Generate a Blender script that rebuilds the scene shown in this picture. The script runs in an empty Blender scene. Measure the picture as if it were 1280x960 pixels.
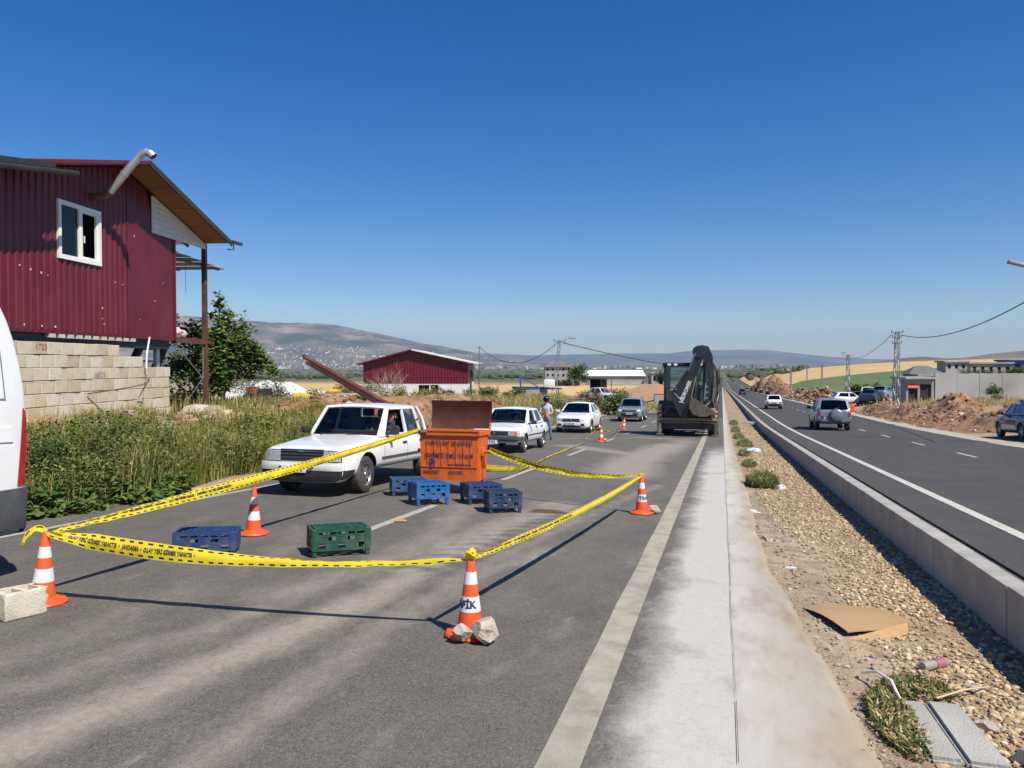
import bpy, bmesh, math, random
import numpy as np
from mathutils import Vector, Matrix, Euler, noise
from mathutils.bvhtree import BVHTree
R = math.radians
S = bpy.context.scene
C = S.collection
random.seed(7)
RNG = np.random.default_rng(7)

# ------------------------------------------------------------------ camera
cam_d = bpy.data.cameras.new('camera')
cam = bpy.data.objects.new('camera', cam_d)
C.objects.link(cam)
cam.location = (0, 0, 1.75)
cam.rotation_euler = (R(90 - 1.43), 0, R(15.3))
cam_d.sensor_width = 36
cam_d.lens = 27
cam_d.clip_start = 0.05
cam_d.clip_end = 60000
S.camera = cam
# ------------------------------------------------------------------ world, sun, exposure
SUN_EL, SUN_AZ = 51.0, 121.5
W = bpy.data.worlds.new('World')
S.world = W
W.use_nodes = True
wn, wl = W.node_tree.nodes, W.node_tree.links
wn.clear()
sky = wn.new('ShaderNodeTexSky')
sky.sky_type = 'NISHITA'
sky.sun_disc = False
sky.sun_elevation = R(SUN_EL)
sky.sun_rotation = R(SUN_AZ)
sky.altitude = 600
sky.air_density = 1.0
sky.dust_density = 0.25
sky.ozone_density = 3.0
hs = wn.new('ShaderNodeHueSaturation')
hs.inputs['Saturation'].default_value = 1.46
hs.inputs['Hue'].default_value = 0.512
hs.inputs['Value'].default_value = 1.0
bg = wn.new('ShaderNodeBackground')
bg.inputs['Strength'].default_value = 0.088
wo = wn.new('ShaderNodeOutputWorld')
wl.new(sky.outputs[0], hs.inputs['Color'])
wl.new(hs.outputs[0], bg.inputs['Color'])
wl.new(bg.outputs[0], wo.inputs['Surface'])
sun_d = bpy.data.lights.new('sun', 'SUN')
sun_d.energy = 5.0
sun_d.angle = R(0.5)
sun_d.color = (1.0, 0.94, 0.84)
sun = bpy.data.objects.new('sun', sun_d)
C.objects.link(sun)
to_sun = Vector((math.sin(R(SUN_AZ)) * math.cos(R(SUN_EL)), math.cos(R(SUN_AZ)) * math.cos(R(SUN_EL)), math.sin(R(SUN_EL))))
sun.rotation_euler = (-to_sun).to_track_quat('-Z', 'Y').to_euler()
sun.location = (20, -12, 30)
S.view_settings.view_transform = 'Standard'
S.view_settings.look = 'None'
S.view_settings.exposure = 0.36
S.view_settings.gamma = 1
S.cycles.max_bounces = 6
S.cycles.transparent_max_bounces = 12
S.cycles.volume_bounces = 0
S.cycles.caustics_reflective = False
S.cycles.caustics_refractive = False
S.cycles.use_denoising = True

# ------------------------------------------------------------------ materials
MATS = {}
def mat(name, c, c2=None, scale=6.0, rough=0.6, metal=0.0, bump=0.0, bscale=40.0, spec=0.5, detail=6.0, lo=0.35, hi=0.65,
        attr=None, coat=0.0, stretch=(1, 1, 1), dirt=None, dirt_amt=0.5, dirt_scale=2.0, emit=None, geo=False):
    """principled material: two-tone noise base, fine bump, optional dirt layer and per-piece colour attribute"""
    m = bpy.data.materials.new(name)
    m.use_nodes = True
    n, l = m.node_tree.nodes, m.node_tree.links
    b = n['Principled BSDF']
    b.inputs['Roughness'].default_value = rough
    b.inputs['Metallic'].default_value = metal
    b.inputs['Specular IOR Level'].default_value = spec
    b.inputs['Coat Weight'].default_value = coat
    col = None
    if geo:
        co = n.new('ShaderNodeNewGeometry').outputs['Position']
    else:
        co = n.new('ShaderNodeTexCoord').outputs['Object']
    mp = n.new('ShaderNodeMapping')
    mp.inputs['Scale'].default_value = stretch
    l.new(co, mp.inputs['Vector'])
    vec = mp.outputs[0]
    def nz(sc, det=detail):
        t = n.new('ShaderNodeTexNoise')
        t.inputs['Scale'].default_value = sc
        t.inputs['Detail'].default_value = det
        t.inputs['Roughness'].default_value = 0.6
        l.new(vec, t.inputs['Vector'])
        return t.outputs['Fac']
    def ramp(f, a, b_):
        r = n.new('ShaderNodeMapRange')
        r.inputs['From Min'].default_value = a
        r.inputs['From Max'].default_value = b_
        l.new(f, r.inputs['Value'])
        return r.outputs[0]
    def mix(fac, a, b_, blend='MIX'):
        x = n.new('ShaderNodeMix')
        x.data_type = 'RGBA'
        x.blend_type = blend
        if isinstance(fac, float): x.inputs[0].default_value = fac
        else: l.new(fac, x.inputs[0])
        for k, v in ((6, a), (7, b_)):
            if isinstance(v, tuple): x.inputs[k].default_value = (*v, 1)
            else: l.new(v, x.inputs[k])
        return x.outputs[2]
    col = c
    if c2 is not None:
        col = mix(ramp(nz(scale), lo, hi), c, c2)
    if dirt is not None:
        f = ramp(nz(dirt_scale), 0.5, 0.72)
        mm = n.new('ShaderNodeMath'); mm.operation = 'MULTIPLY'
        l.new(f, mm.inputs[0]); mm.inputs[1].default_value = dirt_amt
        col = mix(mm.outputs[0], col, dirt)
    if attr:
        a = n.new('ShaderNodeAttribute')
        a.attribute_name = attr
        col = mix(1.0, col, a.outputs['Color'], 'MULTIPLY')
    if isinstance(col, tuple): b.inputs['Base Color'].default_value = (*col, 1)
    else: l.new(col, b.inputs['Base Color'])
    if bump:
        bp = n.new('ShaderNodeBump')
        bp.inputs['Strength'].default_value = bump
        bp.inputs['Distance'].default_value = 0.02
        l.new(nz(bscale, 4), bp.inputs['Height'])
        l.new(bp.outputs[0], b.inputs['Normal'])
    if emit:
        b.inputs['Emission Color'].default_value = (*emit, 1)
        b.inputs['Emission Strength'].default_value = 1
    MATS[name] = m
    return m

def leaf_mat(name, c, c2, attr='Col'):
    m = mat(name, c, c2, scale=1.2, rough=0.55, attr=attr, spec=0.3, geo=True)
    n, l = m.node_tree.nodes, m.node_tree.links
    b = n['Principled BSDF']
    o = n['Material Output']
    t = n.new('ShaderNodeBsdfTranslucent')
    src = b.inputs['Base Color'].links[0].from_socket
    l.new(src, t.inputs['Color'])
    x = n.new('ShaderNodeMixShader'); x.inputs[0].default_value = 0.3
    l.new(b.outputs[0], x.inputs[1]); l.new(t.outputs[0], x.inputs[2])
    l.new(x.outputs[0], o.inputs['Surface'])
    return m

def glass_mat(name, tint, refl=1.0):
    m = bpy.data.materials.new(name)
    m.use_nodes = True
    n, l = m.node_tree.nodes, m.node_tree.links
    n.remove(n['Principled BSDF'])
    t = n.new('ShaderNodeBsdfTransparent'); t.inputs[0].default_value = (*tint, 1)
    g = n.new('ShaderNodeBsdfGlossy'); g.inputs['Roughness'].default_value = 0.03
    g.inputs[0].default_value = (refl, refl, refl, 1)
    f = n.new('ShaderNodeFresnel'); f.inputs[0].default_value = 1.5
    x = n.new('ShaderNodeMixShader')
    l.new(f.outputs[0], x.inputs[0]); l.new(t.outputs[0], x.inputs[1]); l.new(g.outputs[0], x.inputs[2])
    l.new(x.outputs[0], n['Material Output'].inputs['Surface'])
    MATS[name] = m
    return m

M = MATS
mat('white_paint', (.80, .80, .79), (.74, .74, .72), 3, rough=.28, coat=.4, dirt=(.45, .40, .33), dirt_amt=.18, dirt_scale=1.6)
mat('cool_white_paint', (.74, .79, .82), (.68, .73, .77), 3, rough=.3, coat=.3, dirt=(.45, .40, .33), dirt_amt=.2, dirt_scale=1.6)
mat('silver_paint', (.38, .41, .45), (.33, .36, .40), 4, rough=.32, metal=.55, coat=.4, dirt=(.3, .26, .2), dirt_amt=.25)
mat('grey_silver_paint', (.24, .27, .31), (.20, .22, .26), 4, rough=.32, metal=.4, coat=.4, dirt=(.26, .22, .17), dirt_amt=.35)
mat('navy_paint', (.022, .035, .085), (.03, .04, .09), 4, rough=.3, coat=.5, dirt=(.2, .17, .13), dirt_amt=.25)
mat('dark_paint', (.03, .033, .04), None, rough=.3, coat=.5)
mat('black_plastic', (.022, .022, .024), (.03, .03, .03), 12, rough=.55, bump=.1, dirt=(.12, .10, .08), dirt_amt=.35)
mat('grey_plastic', (.055, .06, .068), (.075, .078, .082), 9, rough=.62, bump=.1, dirt=(.16, .14, .11), dirt_amt=.5)
mat('seam', (.05, .05, .05), None, rough=.9)
mat('tyre_rubber', (.03, .029, .028), (.06, .055, .05), 8, rough=.85, bump=.3, dirt=(.16, .14, .11), dirt_amt=.5)
mat('rim_metal', (.42, .42, .43), (.33, .33, .34), 10, rough=.35, metal=.8, dirt=(.2, .17, .13), dirt_amt=.4)
mat('chrome', (.6, .6, .62), None, rough=.18, metal=1.0)
mat('lamp_clear', (.30, .31, .32), (.42, .43, .44), 14, rough=.12, spec=.8, coat=.8)
mat('lamp_bright', (.75, .76, .78), None, rough=.1, spec=.8, coat=.8)
mat('lamp_amber', (.55, .13, .02), None, rough=.2, coat=.6)
mat('lamp_red', (.32, .012, .015), None, rough=.2, coat=.6)
mat('plate_white', (.72, .73, .74), None, rough=.5)
mat('plate_blue', (.02, .06, .3), None, rough=.5)
mat('print_black', (.015, .015, .015), None, rough=.6)
mat('print_navy', (.022, .022, .085), (.035, .03, .09), 20, rough=.7)
mat('print_red', (.55, .06, .03), None, rough=.5)
mat('interior', (.018, .019, .022), (.03, .03, .034), 6, rough=.85)
mat('seat_cloth', (.03, .033, .042), (.045, .047, .055), 20, rough=.95)
glass_mat('car_glass', (.80, .84, .84))
glass_mat('dark_glass', (.22, .25, .27))
glass_mat('window_glass', (.30, .36, .40), 1.0)

# ------------------------------------------------------------------ object helpers
def link(name, me, m=None, parent=None, loc=None):
    o = bpy.data.objects.new(name, me)
    C.objects.link(o)
    if m is not None:
        for k in (m if isinstance(m, (list, tuple)) else [m]):
            me.materials.append(MATS[k] if isinstance(k, str) else k)
    if parent is not None: o.parent = parent
    if loc is not None: o.location = loc
    return o

def obj(name, bm, m, parent=None, smooth=None, loc=None):
    me = bpy.data.meshes.new(name)
    bmesh.ops.recalc_face_normals(bm, faces=bm.faces[:])
    if smooth is not None:
        for f in bm.faces: f.smooth = True
        for e in bm.edges:
            if len(e.link_faces) == 2 and e.calc_face_angle(0) > R(smooth): e.smooth = False
    bm.to_mesh(me)
    bm.free()
    return link(name, me, m, parent, loc)

def tag(o, label=None, cat=None, group=None, kind=None):
    if label: o['label'] = label
    if cat: o['category'] = cat
    if group: o['group'] = group
    if kind: o['kind'] = kind
    return o

def thing(name, label, cat, loc=(0, 0, 0), rot=(0, 0, 0), group=None):
    o = bpy.data.objects.new(name, None)
    C.objects.link(o)
    o.location = loc
    o.rotation_euler = rot
    o.empty_display_size = .2
    return tag(o, label, cat, group)

def kids(o):
    return list(o.children)

def copy_tree(o, parent=None):
    c = o.copy()
    C.objects.link(c)
    if parent is not None:
        c.parent = parent
        c.matrix_parent_inverse = o.matrix_parent_inverse.copy()
    for ch in kids(o): copy_tree(ch, c)
    return c

def BM(): return bmesh.new()

def box(bm, x0, x1, y0, y1, z0, z1, mtx=None, mi=0):
    vs = [bm.verts.new(p) for p in ((x0, y0, z0), (x1, y0, z0), (x1, y1, z0), (x0, y1, z0), (x0, y0, z1), (x1, y0, z1), (x1, y1, z1), (x0, y1, z1))]
    fs = [bm.faces.new([vs[i] for i in q]) for q in ((3, 2, 1, 0), (4, 5, 6, 7), (0, 1, 5, 4), (1, 2, 6, 5), (2, 3, 7, 6), (3, 0, 4, 7))]
    for f in fs: f.material_index = mi
    if mtx is not None: bmesh.ops.transform(bm, matrix=mtx, verts=vs)
    return vs

def bbox(bm, x0, x1, y0, y1, z0, z1, bev=.01, seg=2, mtx=None, mi=0):
    vs = box(bm, x0, x1, y0, y1, z0, z1, None, mi)
    es = list({e for v in vs for e in v.link_edges})
    r = bmesh.ops.bevel(bm, geom=es, offset=bev, segments=seg, affect='EDGES', profile=.6)
    if mtx is not None:
        vv = list({v for f in r['faces'] for v in f.verts} | {v for v in vs if v.is_valid})
        bmesh.ops.transform(bm, matrix=mtx, verts=vv)

def bar(bm, a, b, w=.05, h=None, mi=0, up=(0, 0, 1)):
    """rectangular bar from a to b"""
    a, b = Vector(a), Vector(b)
    h = h or w
    d = (b - a)
    L = d.length
    d.normalize()
    u = Vector(up)
    if abs(d.dot(u)) > .97: u = Vector((0, 1, 0))
    s = d.cross(u).normalized()
    u = s.cross(d)
    m = Matrix((s, d, u)).transposed().to_4x4()
    m.translation = a
    return box(bm, -w / 2, w / 2, 0, L, -h / 2, h / 2, m, mi)

def tube(bm, pts, r, n=8, cap=True, mi=0):
    """tube along points; r a number or a list of radii"""
    pts = [Vector(p) for p in pts]
    rr = r if isinstance(r, (list, tuple)) else [r] * len(pts)
    rings = []
    prev = None
    for i, p in enumerate(pts):
        d = (pts[min(i + 1, len(pts) - 1)] - pts[max(i - 1, 0)])
        if d.length < 1e-9: d = Vector((0, 0, 1))
        d.normalize()
        if prev is None:
            u = Vector((0, 0, 1)) if abs(d.z) < .9 else Vector((1, 0, 0))
        else: u = prev
        s = d.cross(u)
        if s.length < 1e-6: s = d.cross(Vector((0, 1, 0)))
        s.normalize()
        u = s.cross(d)
        prev = u
        rings.append([bm.verts.new(p + (s * math.cos(a) + u * math.sin(a)) * rr[i]) for a in [2 * math.pi * k / n for k in range(n)]])
    for a, b in zip(rings, rings[1:]):
        for k in range(n):
            f = bm.faces.new((a[k], a[(k + 1) % n], b[(k + 1) % n], b[k]))
            f.material_index = mi
    if cap:
        bm.faces.new(rings[0][::-1]).material_index = mi
        bm.faces.new(rings[-1]).material_index = mi
    return rings

def lathe(bm, prof, n=24, axis='Z', mtx=None, mi=0, caps=True):
    """revolve (r, h) profile about an axis"""
    rings = []
    allv = []
    for r, h in prof:
        ring = []
        for k in range(n):
            a = 2 * math.pi * k / n
            c, s = r * math.cos(a), r * math.sin(a)
            p = (c, s, h) if axis == 'Z' else (h, c, s)
            ring.append(bm.verts.new(p))
        rings.append(ring); allv += ring
    for a, b in zip(rings, rings[1:]):
        for k in range(n):
            f = bm.faces.new((a[k], a[(k + 1) % n], b[(k + 1) % n], b[k])); f.material_index = mi
    if caps and prof[0][0] > 1e-6: bm.faces.new(rings[0][::-1]).material_index = mi
    if caps and prof[-1][0] > 1e-6: bm.faces.new(rings[-1]).material_index = mi
    if mtx is not None: bmesh.ops.transform(bm, matrix=mtx, verts=allv)
    bmesh.ops.remove_doubles(bm, verts=allv, dist=1e-6)

def prism(bm, poly, h0, h1, plane='XZ', mi=0):
    """extrude a 2-D polygon"""
    def P(a, b, h): return {'XZ': (a, h, b), 'YZ': (h, a, b), 'XY': (a, b, h)}[plane]
    A = [bm.verts.new(P(a, b, h0)) for a, b in poly]
    B = [bm.verts.new(P(a, b, h1)) for a, b in poly]
    bm.faces.new(A).material_index = mi
    bm.faces.new(B[::-1]).material_index = mi
    n = len(poly)
    for k in range(n):
        bm.faces.new((A[k], B[k], B[(k + 1) % n], A[(k + 1) % n])).material_index = mi
    return A + B

def rock(bm, c, r, seed, sq=(1, 1, .7), sub=2, amp=.35, flat=False):
    t = bmesh.ops.create_icosphere(bm, subdivisions=sub, radius=1)
    o = Vector((seed * 3.7, seed * 1.3, seed * 2.1))
    for v in t['verts']:
        p = v.co.copy()
        k = 1 + amp * noise.noise(p * 1.3 + o) + amp * .4 * noise.noise(p * 3.1 + o)
        p = Vector((round(p.x * 1.4) / 1.4 * .3 + p.x * .7, p.y, p.z)) * k
        v.co = Vector((p.x * sq[0], p.y * sq[1], p.z * sq[2])) * r + Vector(c)

def mesh_np(name, V, F, m, parent=None, col=None, smooth=False, uv=None):
    """mesh from numpy arrays; F (n,k) faces of one size or a list of such arrays"""
    me = bpy.data.meshes.new(name)
    Fs = F if isinstance(F, list) else [F]
    nl = sum(f.size for f in Fs); nf = sum(len(f) for f in Fs)
    me.vertices.add(len(V)); me.vertices.foreach_set('co', np.asarray(V, np.float32).ravel())
    me.loops.add(nl); me.loops.foreach_set('vertex_index', np.concatenate([f.ravel() for f in Fs]).astype(np.int32))
    me.polygons.add(nf)
    tot = np.concatenate([np.full(len(f), f.shape[1], np.int32) for f in Fs])
    st = np.concatenate([[0], np.cumsum(tot)[:-1]]).astype(np.int32)
    me.polygons.foreach_set('loop_start', st)
    try: me.polygons.foreach_set('loop_total', tot)
    except Exception: pass
    me.polygons.foreach_set('use_smooth', np.full(nf, smooth))
    me.update(calc_edges=True)
    if col is not None:
        a = me.color_attributes.new('Col', 'FLOAT_COLOR', 'POINT')
        cc = np.ones((len(V), 4), np.float32); cc[:, :3] = col
        a.data.foreach_set('color', cc.ravel())
    me.validate()
    return link(name, me, m, parent)

def text_mesh(body, size, space=1.0, align='CENTER', bold=0.0):
    cu = bpy.data.curves.new('lettering', 'FONT')
    cu.body = body
    cu.size = size
    cu.align_x = align
    cu.align_y = 'CENTER'
    cu.space_character = space
    cu.offset = bold
    cu.resolution_u = 3
    o = bpy.data.objects.new('lettering', cu)
    C.objects.link(o)
    me = bpy.data.meshes.new_from_object(o)
    bpy.data.objects.remove(o)
    bpy.data.curves.remove(cu)
    return me

def text(body, size, mtx, m, parent=None, space=1.0, align='CENTER', bold=0.0, sx=1.0, name='lettering'):
    me = text_mesh(body, size, space, align, bold)
    me.transform(Matrix.Diagonal((sx, 1, 1, 1)))
    me.transform(mtx)
    me.materials.clear()
    return link(name, me, m, parent)

def bool_cut(o, cutters):
    """cut meshes out of o for good"""
    for c in cutters:
        md = o.modifiers.new('cut', 'BOOLEAN')
        md.operation = 'DIFFERENCE'
        md.object = c
        md.solver = 'EXACT'
        md.material_mode = 'TRANSFER'
    dg = bpy.context.evaluated_depsgraph_get()
    me = bpy.data.meshes.new_from_object(o.evaluated_get(dg))
    o.modifiers.clear()
    old = o.data
    o.data = me
    bpy.data.meshes.remove(old)
    for c in cutters:
        d = c.data
        bpy.data.objects.remove(c)
        bpy.data.meshes.remove(d)

def bake(o):
    dg = bpy.context.evaluated_depsgraph_get()
    me = bpy.data.meshes.new_from_object(o.evaluated_get(dg))
    o.modifiers.clear()
    old = o.data
    o.data = me
    bpy.data.meshes.remove(old)

def autosmooth(me, ang=35):
    bm = bmesh.new(); bm.from_mesh(me)
    for f in bm.faces: f.smooth = True
    for e in bm.edges:
        e.smooth = not (len(e.link_faces) == 2 and e.calc_face_angle(0) > R(ang))
    bm.to_mesh(me); bm.free()

# ------------------------------------------------------------------ lie of the land
PROF = [(-80, 3.36), (45, -1.89), (330, -8.9), (700, -13.3), (1700, -20.5), (3000, -22), (90000, -22)]
def zr0(y):
    for (a, za), (b, zb) in zip(PROF, PROF[1:]):
        if y <= b: return za + (zb - za) * (y - a) / (b - a)
    return PROF[-1][1]
def zr(y):
    """height of the road surface along its length, bends rounded off"""
    k = 8 if y < 120 else 40
    return sum(zr0(y + d * k) for d in (-1, -.5, 0, .5, 1)) / 5
def sst(a, b, x):
    t = min(1, max(0, (x - a) / (b - a)))
    return t * t * (3 - 2 * t)
SLOPE = math.atan(-.042)
def on_road(x, y, rz=0.0, off=0.0):
    """location and rotation of a thing standing on the sloping road"""
    s = math.atan((zr(y + 1) - zr(y - 1)) / 2)
    return (x, y, zr(y) + off), (Matrix.Rotation(s, 3, 'X') @ Matrix.Rotation(rz, 3, 'Z')).to_euler()

# ------------------------------------------------------------------ ground
def ground_z(x, y):
    z = zr(y)
    if x < -9.0:
        up = sst(-9.3, -12.3, x) * 1.12
        far = sst(60, 110, y)
        near = up * (1 - far) + far * sst(-9.3, -20, x) * (.1 + 2.4 * sst(120, 230, y) * (1 - sst(600, 1500, y)))
        z += near
        z += .10 * noise.noise(Vector((x * .45, y * .45, 0))) * sst(-9.3, -10.5, x)
    elif x < .22:
        z -= .16
    elif x < 2.2:
        z -= .045 + .03 * sst(.8, 1.2, x)
    elif x < 10.6:
        z -= .22
    else:
        rise = (12.0 + 6 * sst(250, 600, y)) * (1 - math.exp(-(x - 10) / 58.0)) * sst(50, 260, y) * (1 - .6 * sst(700, 2200, y))
        z += .04 + rise + .9 * sst(11, 20, x) * (1 - sst(90, 160, y)) 
    if y > 300:
        z += 1.2 * noise.noise(Vector((x * .004, y * .004, 3))) * sst(300, 900, y) * (1 if abs(x) > 30 else 0)
    return z

def graded(a, b, s0, g):
    out = [a]; s = s0
    while out[-1] < b:
        out.append(out[-1] + s); s *= g
    return out
xs = sorted(set([round(v, 3) for v in
     [-v for v in graded(9.0, 16000, .5, 1.10)] + [-9.01, -4.5, -1.2, .21, .23, .4, .55, .7, .8, .9, 1.1, 1.3, 1.5, 1.7, 1.9, 2.19, 2.21, 5, 8, 10.59, 10.61] + graded(11, 16000, .6, 1.10)]))
ys = [-80, -40, -20, -10, -5, -2] + [i * .8 for i in range(0, 60)] + graded(48, 19000, 1.0, 1.05)
nx, ny = len(xs), len(ys)
V = np.array([(x, y, ground_z(x, y)) for y in ys for x in xs])
idx = np.arange(nx * ny).reshape(ny, nx)
F = np.stack([idx[:-1, :-1], idx[:-1, 1:], idx[1:, 1:], idx[1:, :-1]], -1).reshape(-1, 4)

def ground_mat():
    m = bpy.data.materials.new('earth')
    m.use_nodes = True
    n, l = m.node_tree.nodes, m.node_tree.links
    b = n['Principled BSDF']
    b.inputs['Roughness'].default_value = .95
    b.inputs['Specular IOR Level'].default_value = .2
    g = n.new('ShaderNodeNewGeometry').outputs['Position']
    sp = n.new('ShaderNodeSeparateXYZ'); l.new(g, sp.inputs[0])
    def nz(sc, det=5, dist=0.0):
        t = n.new('ShaderNodeTexNoise'); t.inputs['Scale'].default_value = sc; t.inputs['Detail'].default_value = det
        t.inputs['Distortion'].default_value = dist
        l.new(g, t.inputs['Vector']); return t.outputs['Fac']
    def mr(f, a, c):
        r = n.new('ShaderNodeMapRange'); r.inputs[1].default_value = a; r.inputs[2].default_value = c
        l.new(f, r.inputs[0]); return r.outputs[0]
    def mix(f, a, c):
        x = n.new('ShaderNodeMix'); x.data_type = 'RGBA'
        l.new(f, x.inputs[0])
        for k, v in ((6, a), (7, c)):
            if isinstance(v, tuple): x.inputs[k].default_value = (*v, 1)
            else: l.new(v, x.inputs[k])
        return x.outputs[2]
    near = mix(mr(nz(.9), .38, .62), (.27, .19, .115), (.40, .31, .20))
    near = mix(mr(nz(6.0), .45, .7), near, (.20, .14, .085))
    fine = mix(mr(nz(45.0), .5, .75), near, (.46, .38, .27))
    # plain: patchwork of fields, strips running across the valley
    mp = n.new('ShaderNodeMapping'); mp.inputs['Scale'].default_value = (.0022, .0052, 0)
    mp.inputs['Rotation'].default_value = (0, 0, .3)
    l.new(g, mp.inputs[0])
    vo = n.new('ShaderNodeTexVoronoi'); vo.inputs['Scale'].default_value = 1.0; l.new(mp.outputs[0], vo.inputs['Vector'])
    hv = n.new('ShaderNodeSeparateColor'); l.new(vo.outputs['Color'], hv.inputs[0])
    rp = n.new('ShaderNodeValToRGB')
    el = rp.color_ramp.elements
    el[0].position = 0; el[0].color = (.10, .115, .055, 1)
    el[1].position = 1; el[1].color = (.30, .24, .13, 1)
    for p, c in ((.25, (.14, .135, .075)), (.45, (.075, .10, .045)), (.6, (.21, .17, .10)), (.8, (.12, .13, .07))):
        e = el.new(p); e.color = (*c, 1)
    rp.color_ramp.interpolation = 'CONSTANT'
    l.new(hv.outputs[0], rp.inputs[0])
    plain = mix(mr(nz(.012, 8), .42, .62), rp.outputs[0], (.12, .12, .065))
    plain = mix(mr(nz(.06, 8), .55, .72), plain, (.055, .075, .035))
    c = mix(mr(sp.outputs['Y'], 200, 420), fine, plain)
    l.new(c, b.inputs['Base Color'])
    bp = n.new('ShaderNodeBump'); bp.inputs['Strength'].default_value = .6; bp.inputs['Distance'].default_value = .04
    l.new(nz(14.0, 6), bp.inputs['Height']); l.new(bp.outputs[0], b.inputs['Normal'])
    MATS['earth'] = m
    return m
ground_mat()
tag(mesh_np('ground', V, F, 'earth', smooth=True), kind='structure')

def sheet(name, x0, x1, y0, y1, off, m, nx=2, step=None, zf=None, wob=0.0, seed=0):
    """a strip of surface laid along the road"""
    Y = []
    y = y0
    while y < y1:
        Y.append(y); y += (step or max(.8, y * .03))
    Y.append(y1)
    X = np.linspace(0, 1, nx + 1)
    V = []
    for y in Y:
        a, b = (x0(y) if callable(x0) else x0), x1
        if wob:
            a += wob * noise.noise(Vector((seed, y * .7, 0))) ; b += wob * noise.noise(Vector((seed + 9, y * .7, 0)))
        for t in X:
            x = a + (b - a) * t
            V.append((x, y, (zf(x, y) if zf else zr(y)) + off))
    n1 = nx + 1
    idx = np.arange(len(V)).reshape(len(Y), n1)
    F = np.stack([idx[:-1, :-1], idx[:-1, 1:], idx[1:, 1:], idx[1:, :-1]], -1).reshape(-1, 4)
    return tag(mesh_np(name, np.array(V), F, m, smooth=True), kind='structure')

# --- asphalt of our carriageway: a fine mesh carries where the dust has been spread
def asphalt_mat(name, c0, c1, dust_attr=None):
    m = bpy.data.materials.new(name)
    m.use_nodes = True
    n, l = m.node_tree.nodes, m.node_tree.links
    b = n['Principled BSDF']
    b.inputs['Roughness'].default_value = .85
    b.inputs['Specular IOR Level'].default_value = .35
    g = n.new('ShaderNodeNewGeometry').outputs['Position']
    def nz(sc, det=5, st=(1, 1, 1), rough=.6):
        mp = n.new('ShaderNodeMapping'); mp.inputs['Scale'].default_value = st; l.new(g, mp.inputs[0])
        t = n.new('ShaderNodeTexNoise'); t.inputs['Scale'].default_value = sc; t.inputs['Detail'].default_value = det
        t.inputs['Roughness'].default_value = rough
        l.new(mp.outputs[0], t.inputs['Vector']); return t.outputs['Fac']
    def mr(f, a, c, lo=0, hi=1):
        r = n.new('ShaderNodeMapRange'); r.inputs[1].default_value = a; r.inputs[2].default_value = c
        r.inputs[3].default_value = lo; r.inputs[4].default_value = hi
        l.new(f, r.inputs[0]); return r.outputs[0]
    def mix(f, a, c):
        x = n.new('ShaderNodeMix'); x.data_type = 'RGBA'
        l.new(f, x.inputs[0])
        for k, v in ((6, a), (7, c)):
            if isinstance(v, tuple): x.inputs[k].default_value = (*v, 1)
            else: l.new(v, x.inputs[k])
        return x.outputs[2]
    def mul(a, c):
        x = n.new('ShaderNodeMath'); x.operation = 'MULTIPLY'
        for k, v in ((0, a), (1, c)):
            if isinstance(v, float): x.inputs[k].default_value = v
            else: l.new(v, x.inputs[k])
        return x.outputs[0]
    col = mix(mr(nz(1.1), .35, .65), c0, c1)
    col = mix(mr(nz(.23, 4, (1, .3, 1)), .5, .62, 0, .45), col, tuple(v * .72 for v in c0))
    col = mix(mr(nz(120, 2, (1, 1, 1), .8), .54, .66, 0, .8), col, tuple(v * 3.4 for v in c1))
    col = mix(mr(nz(85, 2, (1, 1, 1), .8), .55, .64, 0, .75), col, tuple(v * .25 for v in c0))
    col = mix(mr(nz(22, 3, (1, 1, 1), .7), .58, .72, 0, .5), col, tuple(v * .55 for v in c0))
    if dust_attr:
        a = n.new('ShaderNodeAttribute'); a.attribute_name = dust_attr
        s = n.new('ShaderNodeSeparateColor'); l.new(a.outputs['Color'], s.inputs[0])
        grain = mr(nz(38, 6, (1, 1, 1), .75), .30, .66)
        blot = mr(nz(2.6, 6, (1, .55, 1)), .28, .68, .25, 1.0)
        # faint overall film, dragged along the wheel paths
        film = mul(mul(mr(nz(1.1, 9, (2.2, 1.2, 1), .78), .30, .72, .12, .85), grain), .74)
        col = mix(film, col, (.30, .265, .215))
        def eroded(a, n_, k, lo, hi):
            # worn edge: the spread of the dust broken up by noise
            x = n.new('ShaderNodeMath'); x.operation = 'MULTIPLY_ADD'
            l.new(n_, x.inputs[0]); x.inputs[1].default_value = k; x.inputs[2].default_value = -k / 2
            y_ = n.new('ShaderNodeMath'); y_.operation = 'ADD'; l.new(x.outputs[0], y_.inputs[0]); l.new(a, y_.inputs[1])
            return mr(y_.outputs[0], lo, hi)
        rough_n = nz(2.4, 14, (1.3, .8, 1), .82)
        fine_n = nz(16, 10, (1, 1, 1), .85)
        d1 = mul(eroded(s.outputs[0], rough_n, 1.5, .18, .95), mr(fine_n, .28, .6, .25, 1))
        col = mix(mul(d1, .62), col, (.46, .395, .315))
        c1_ = mul(eroded(s.outputs[1], rough_n, 1.3, .12, .8), mr(fine_n, .2, .5, .45, 1))
        col = mix(mul(c1_, .92), col, (.53, .505, .45))
        col = mix(s.outputs[2], col, (.10, .025, .02))
    l.new(col, b.inputs['Base Color'])
    bp = n.new('ShaderNodeBump'); bp.inputs['Strength'].default_value = .55; bp.inputs['Distance'].default_value = .006
    l.new(nz(85, 3), bp.inputs['Height']); l.new(bp.outputs[0], b.inputs['Normal'])
    MATS[name] = m
asphalt_mat('dusty_asphalt', (.060, .056, .050), (.088, .082, .072), 'Col')
asphalt_mat('far_asphalt', (.056, .055, .053), (.072, .070, .066))
asphalt_mat('fresh_asphalt', (.052, .050, .046), (.072, .069, .063))

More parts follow.
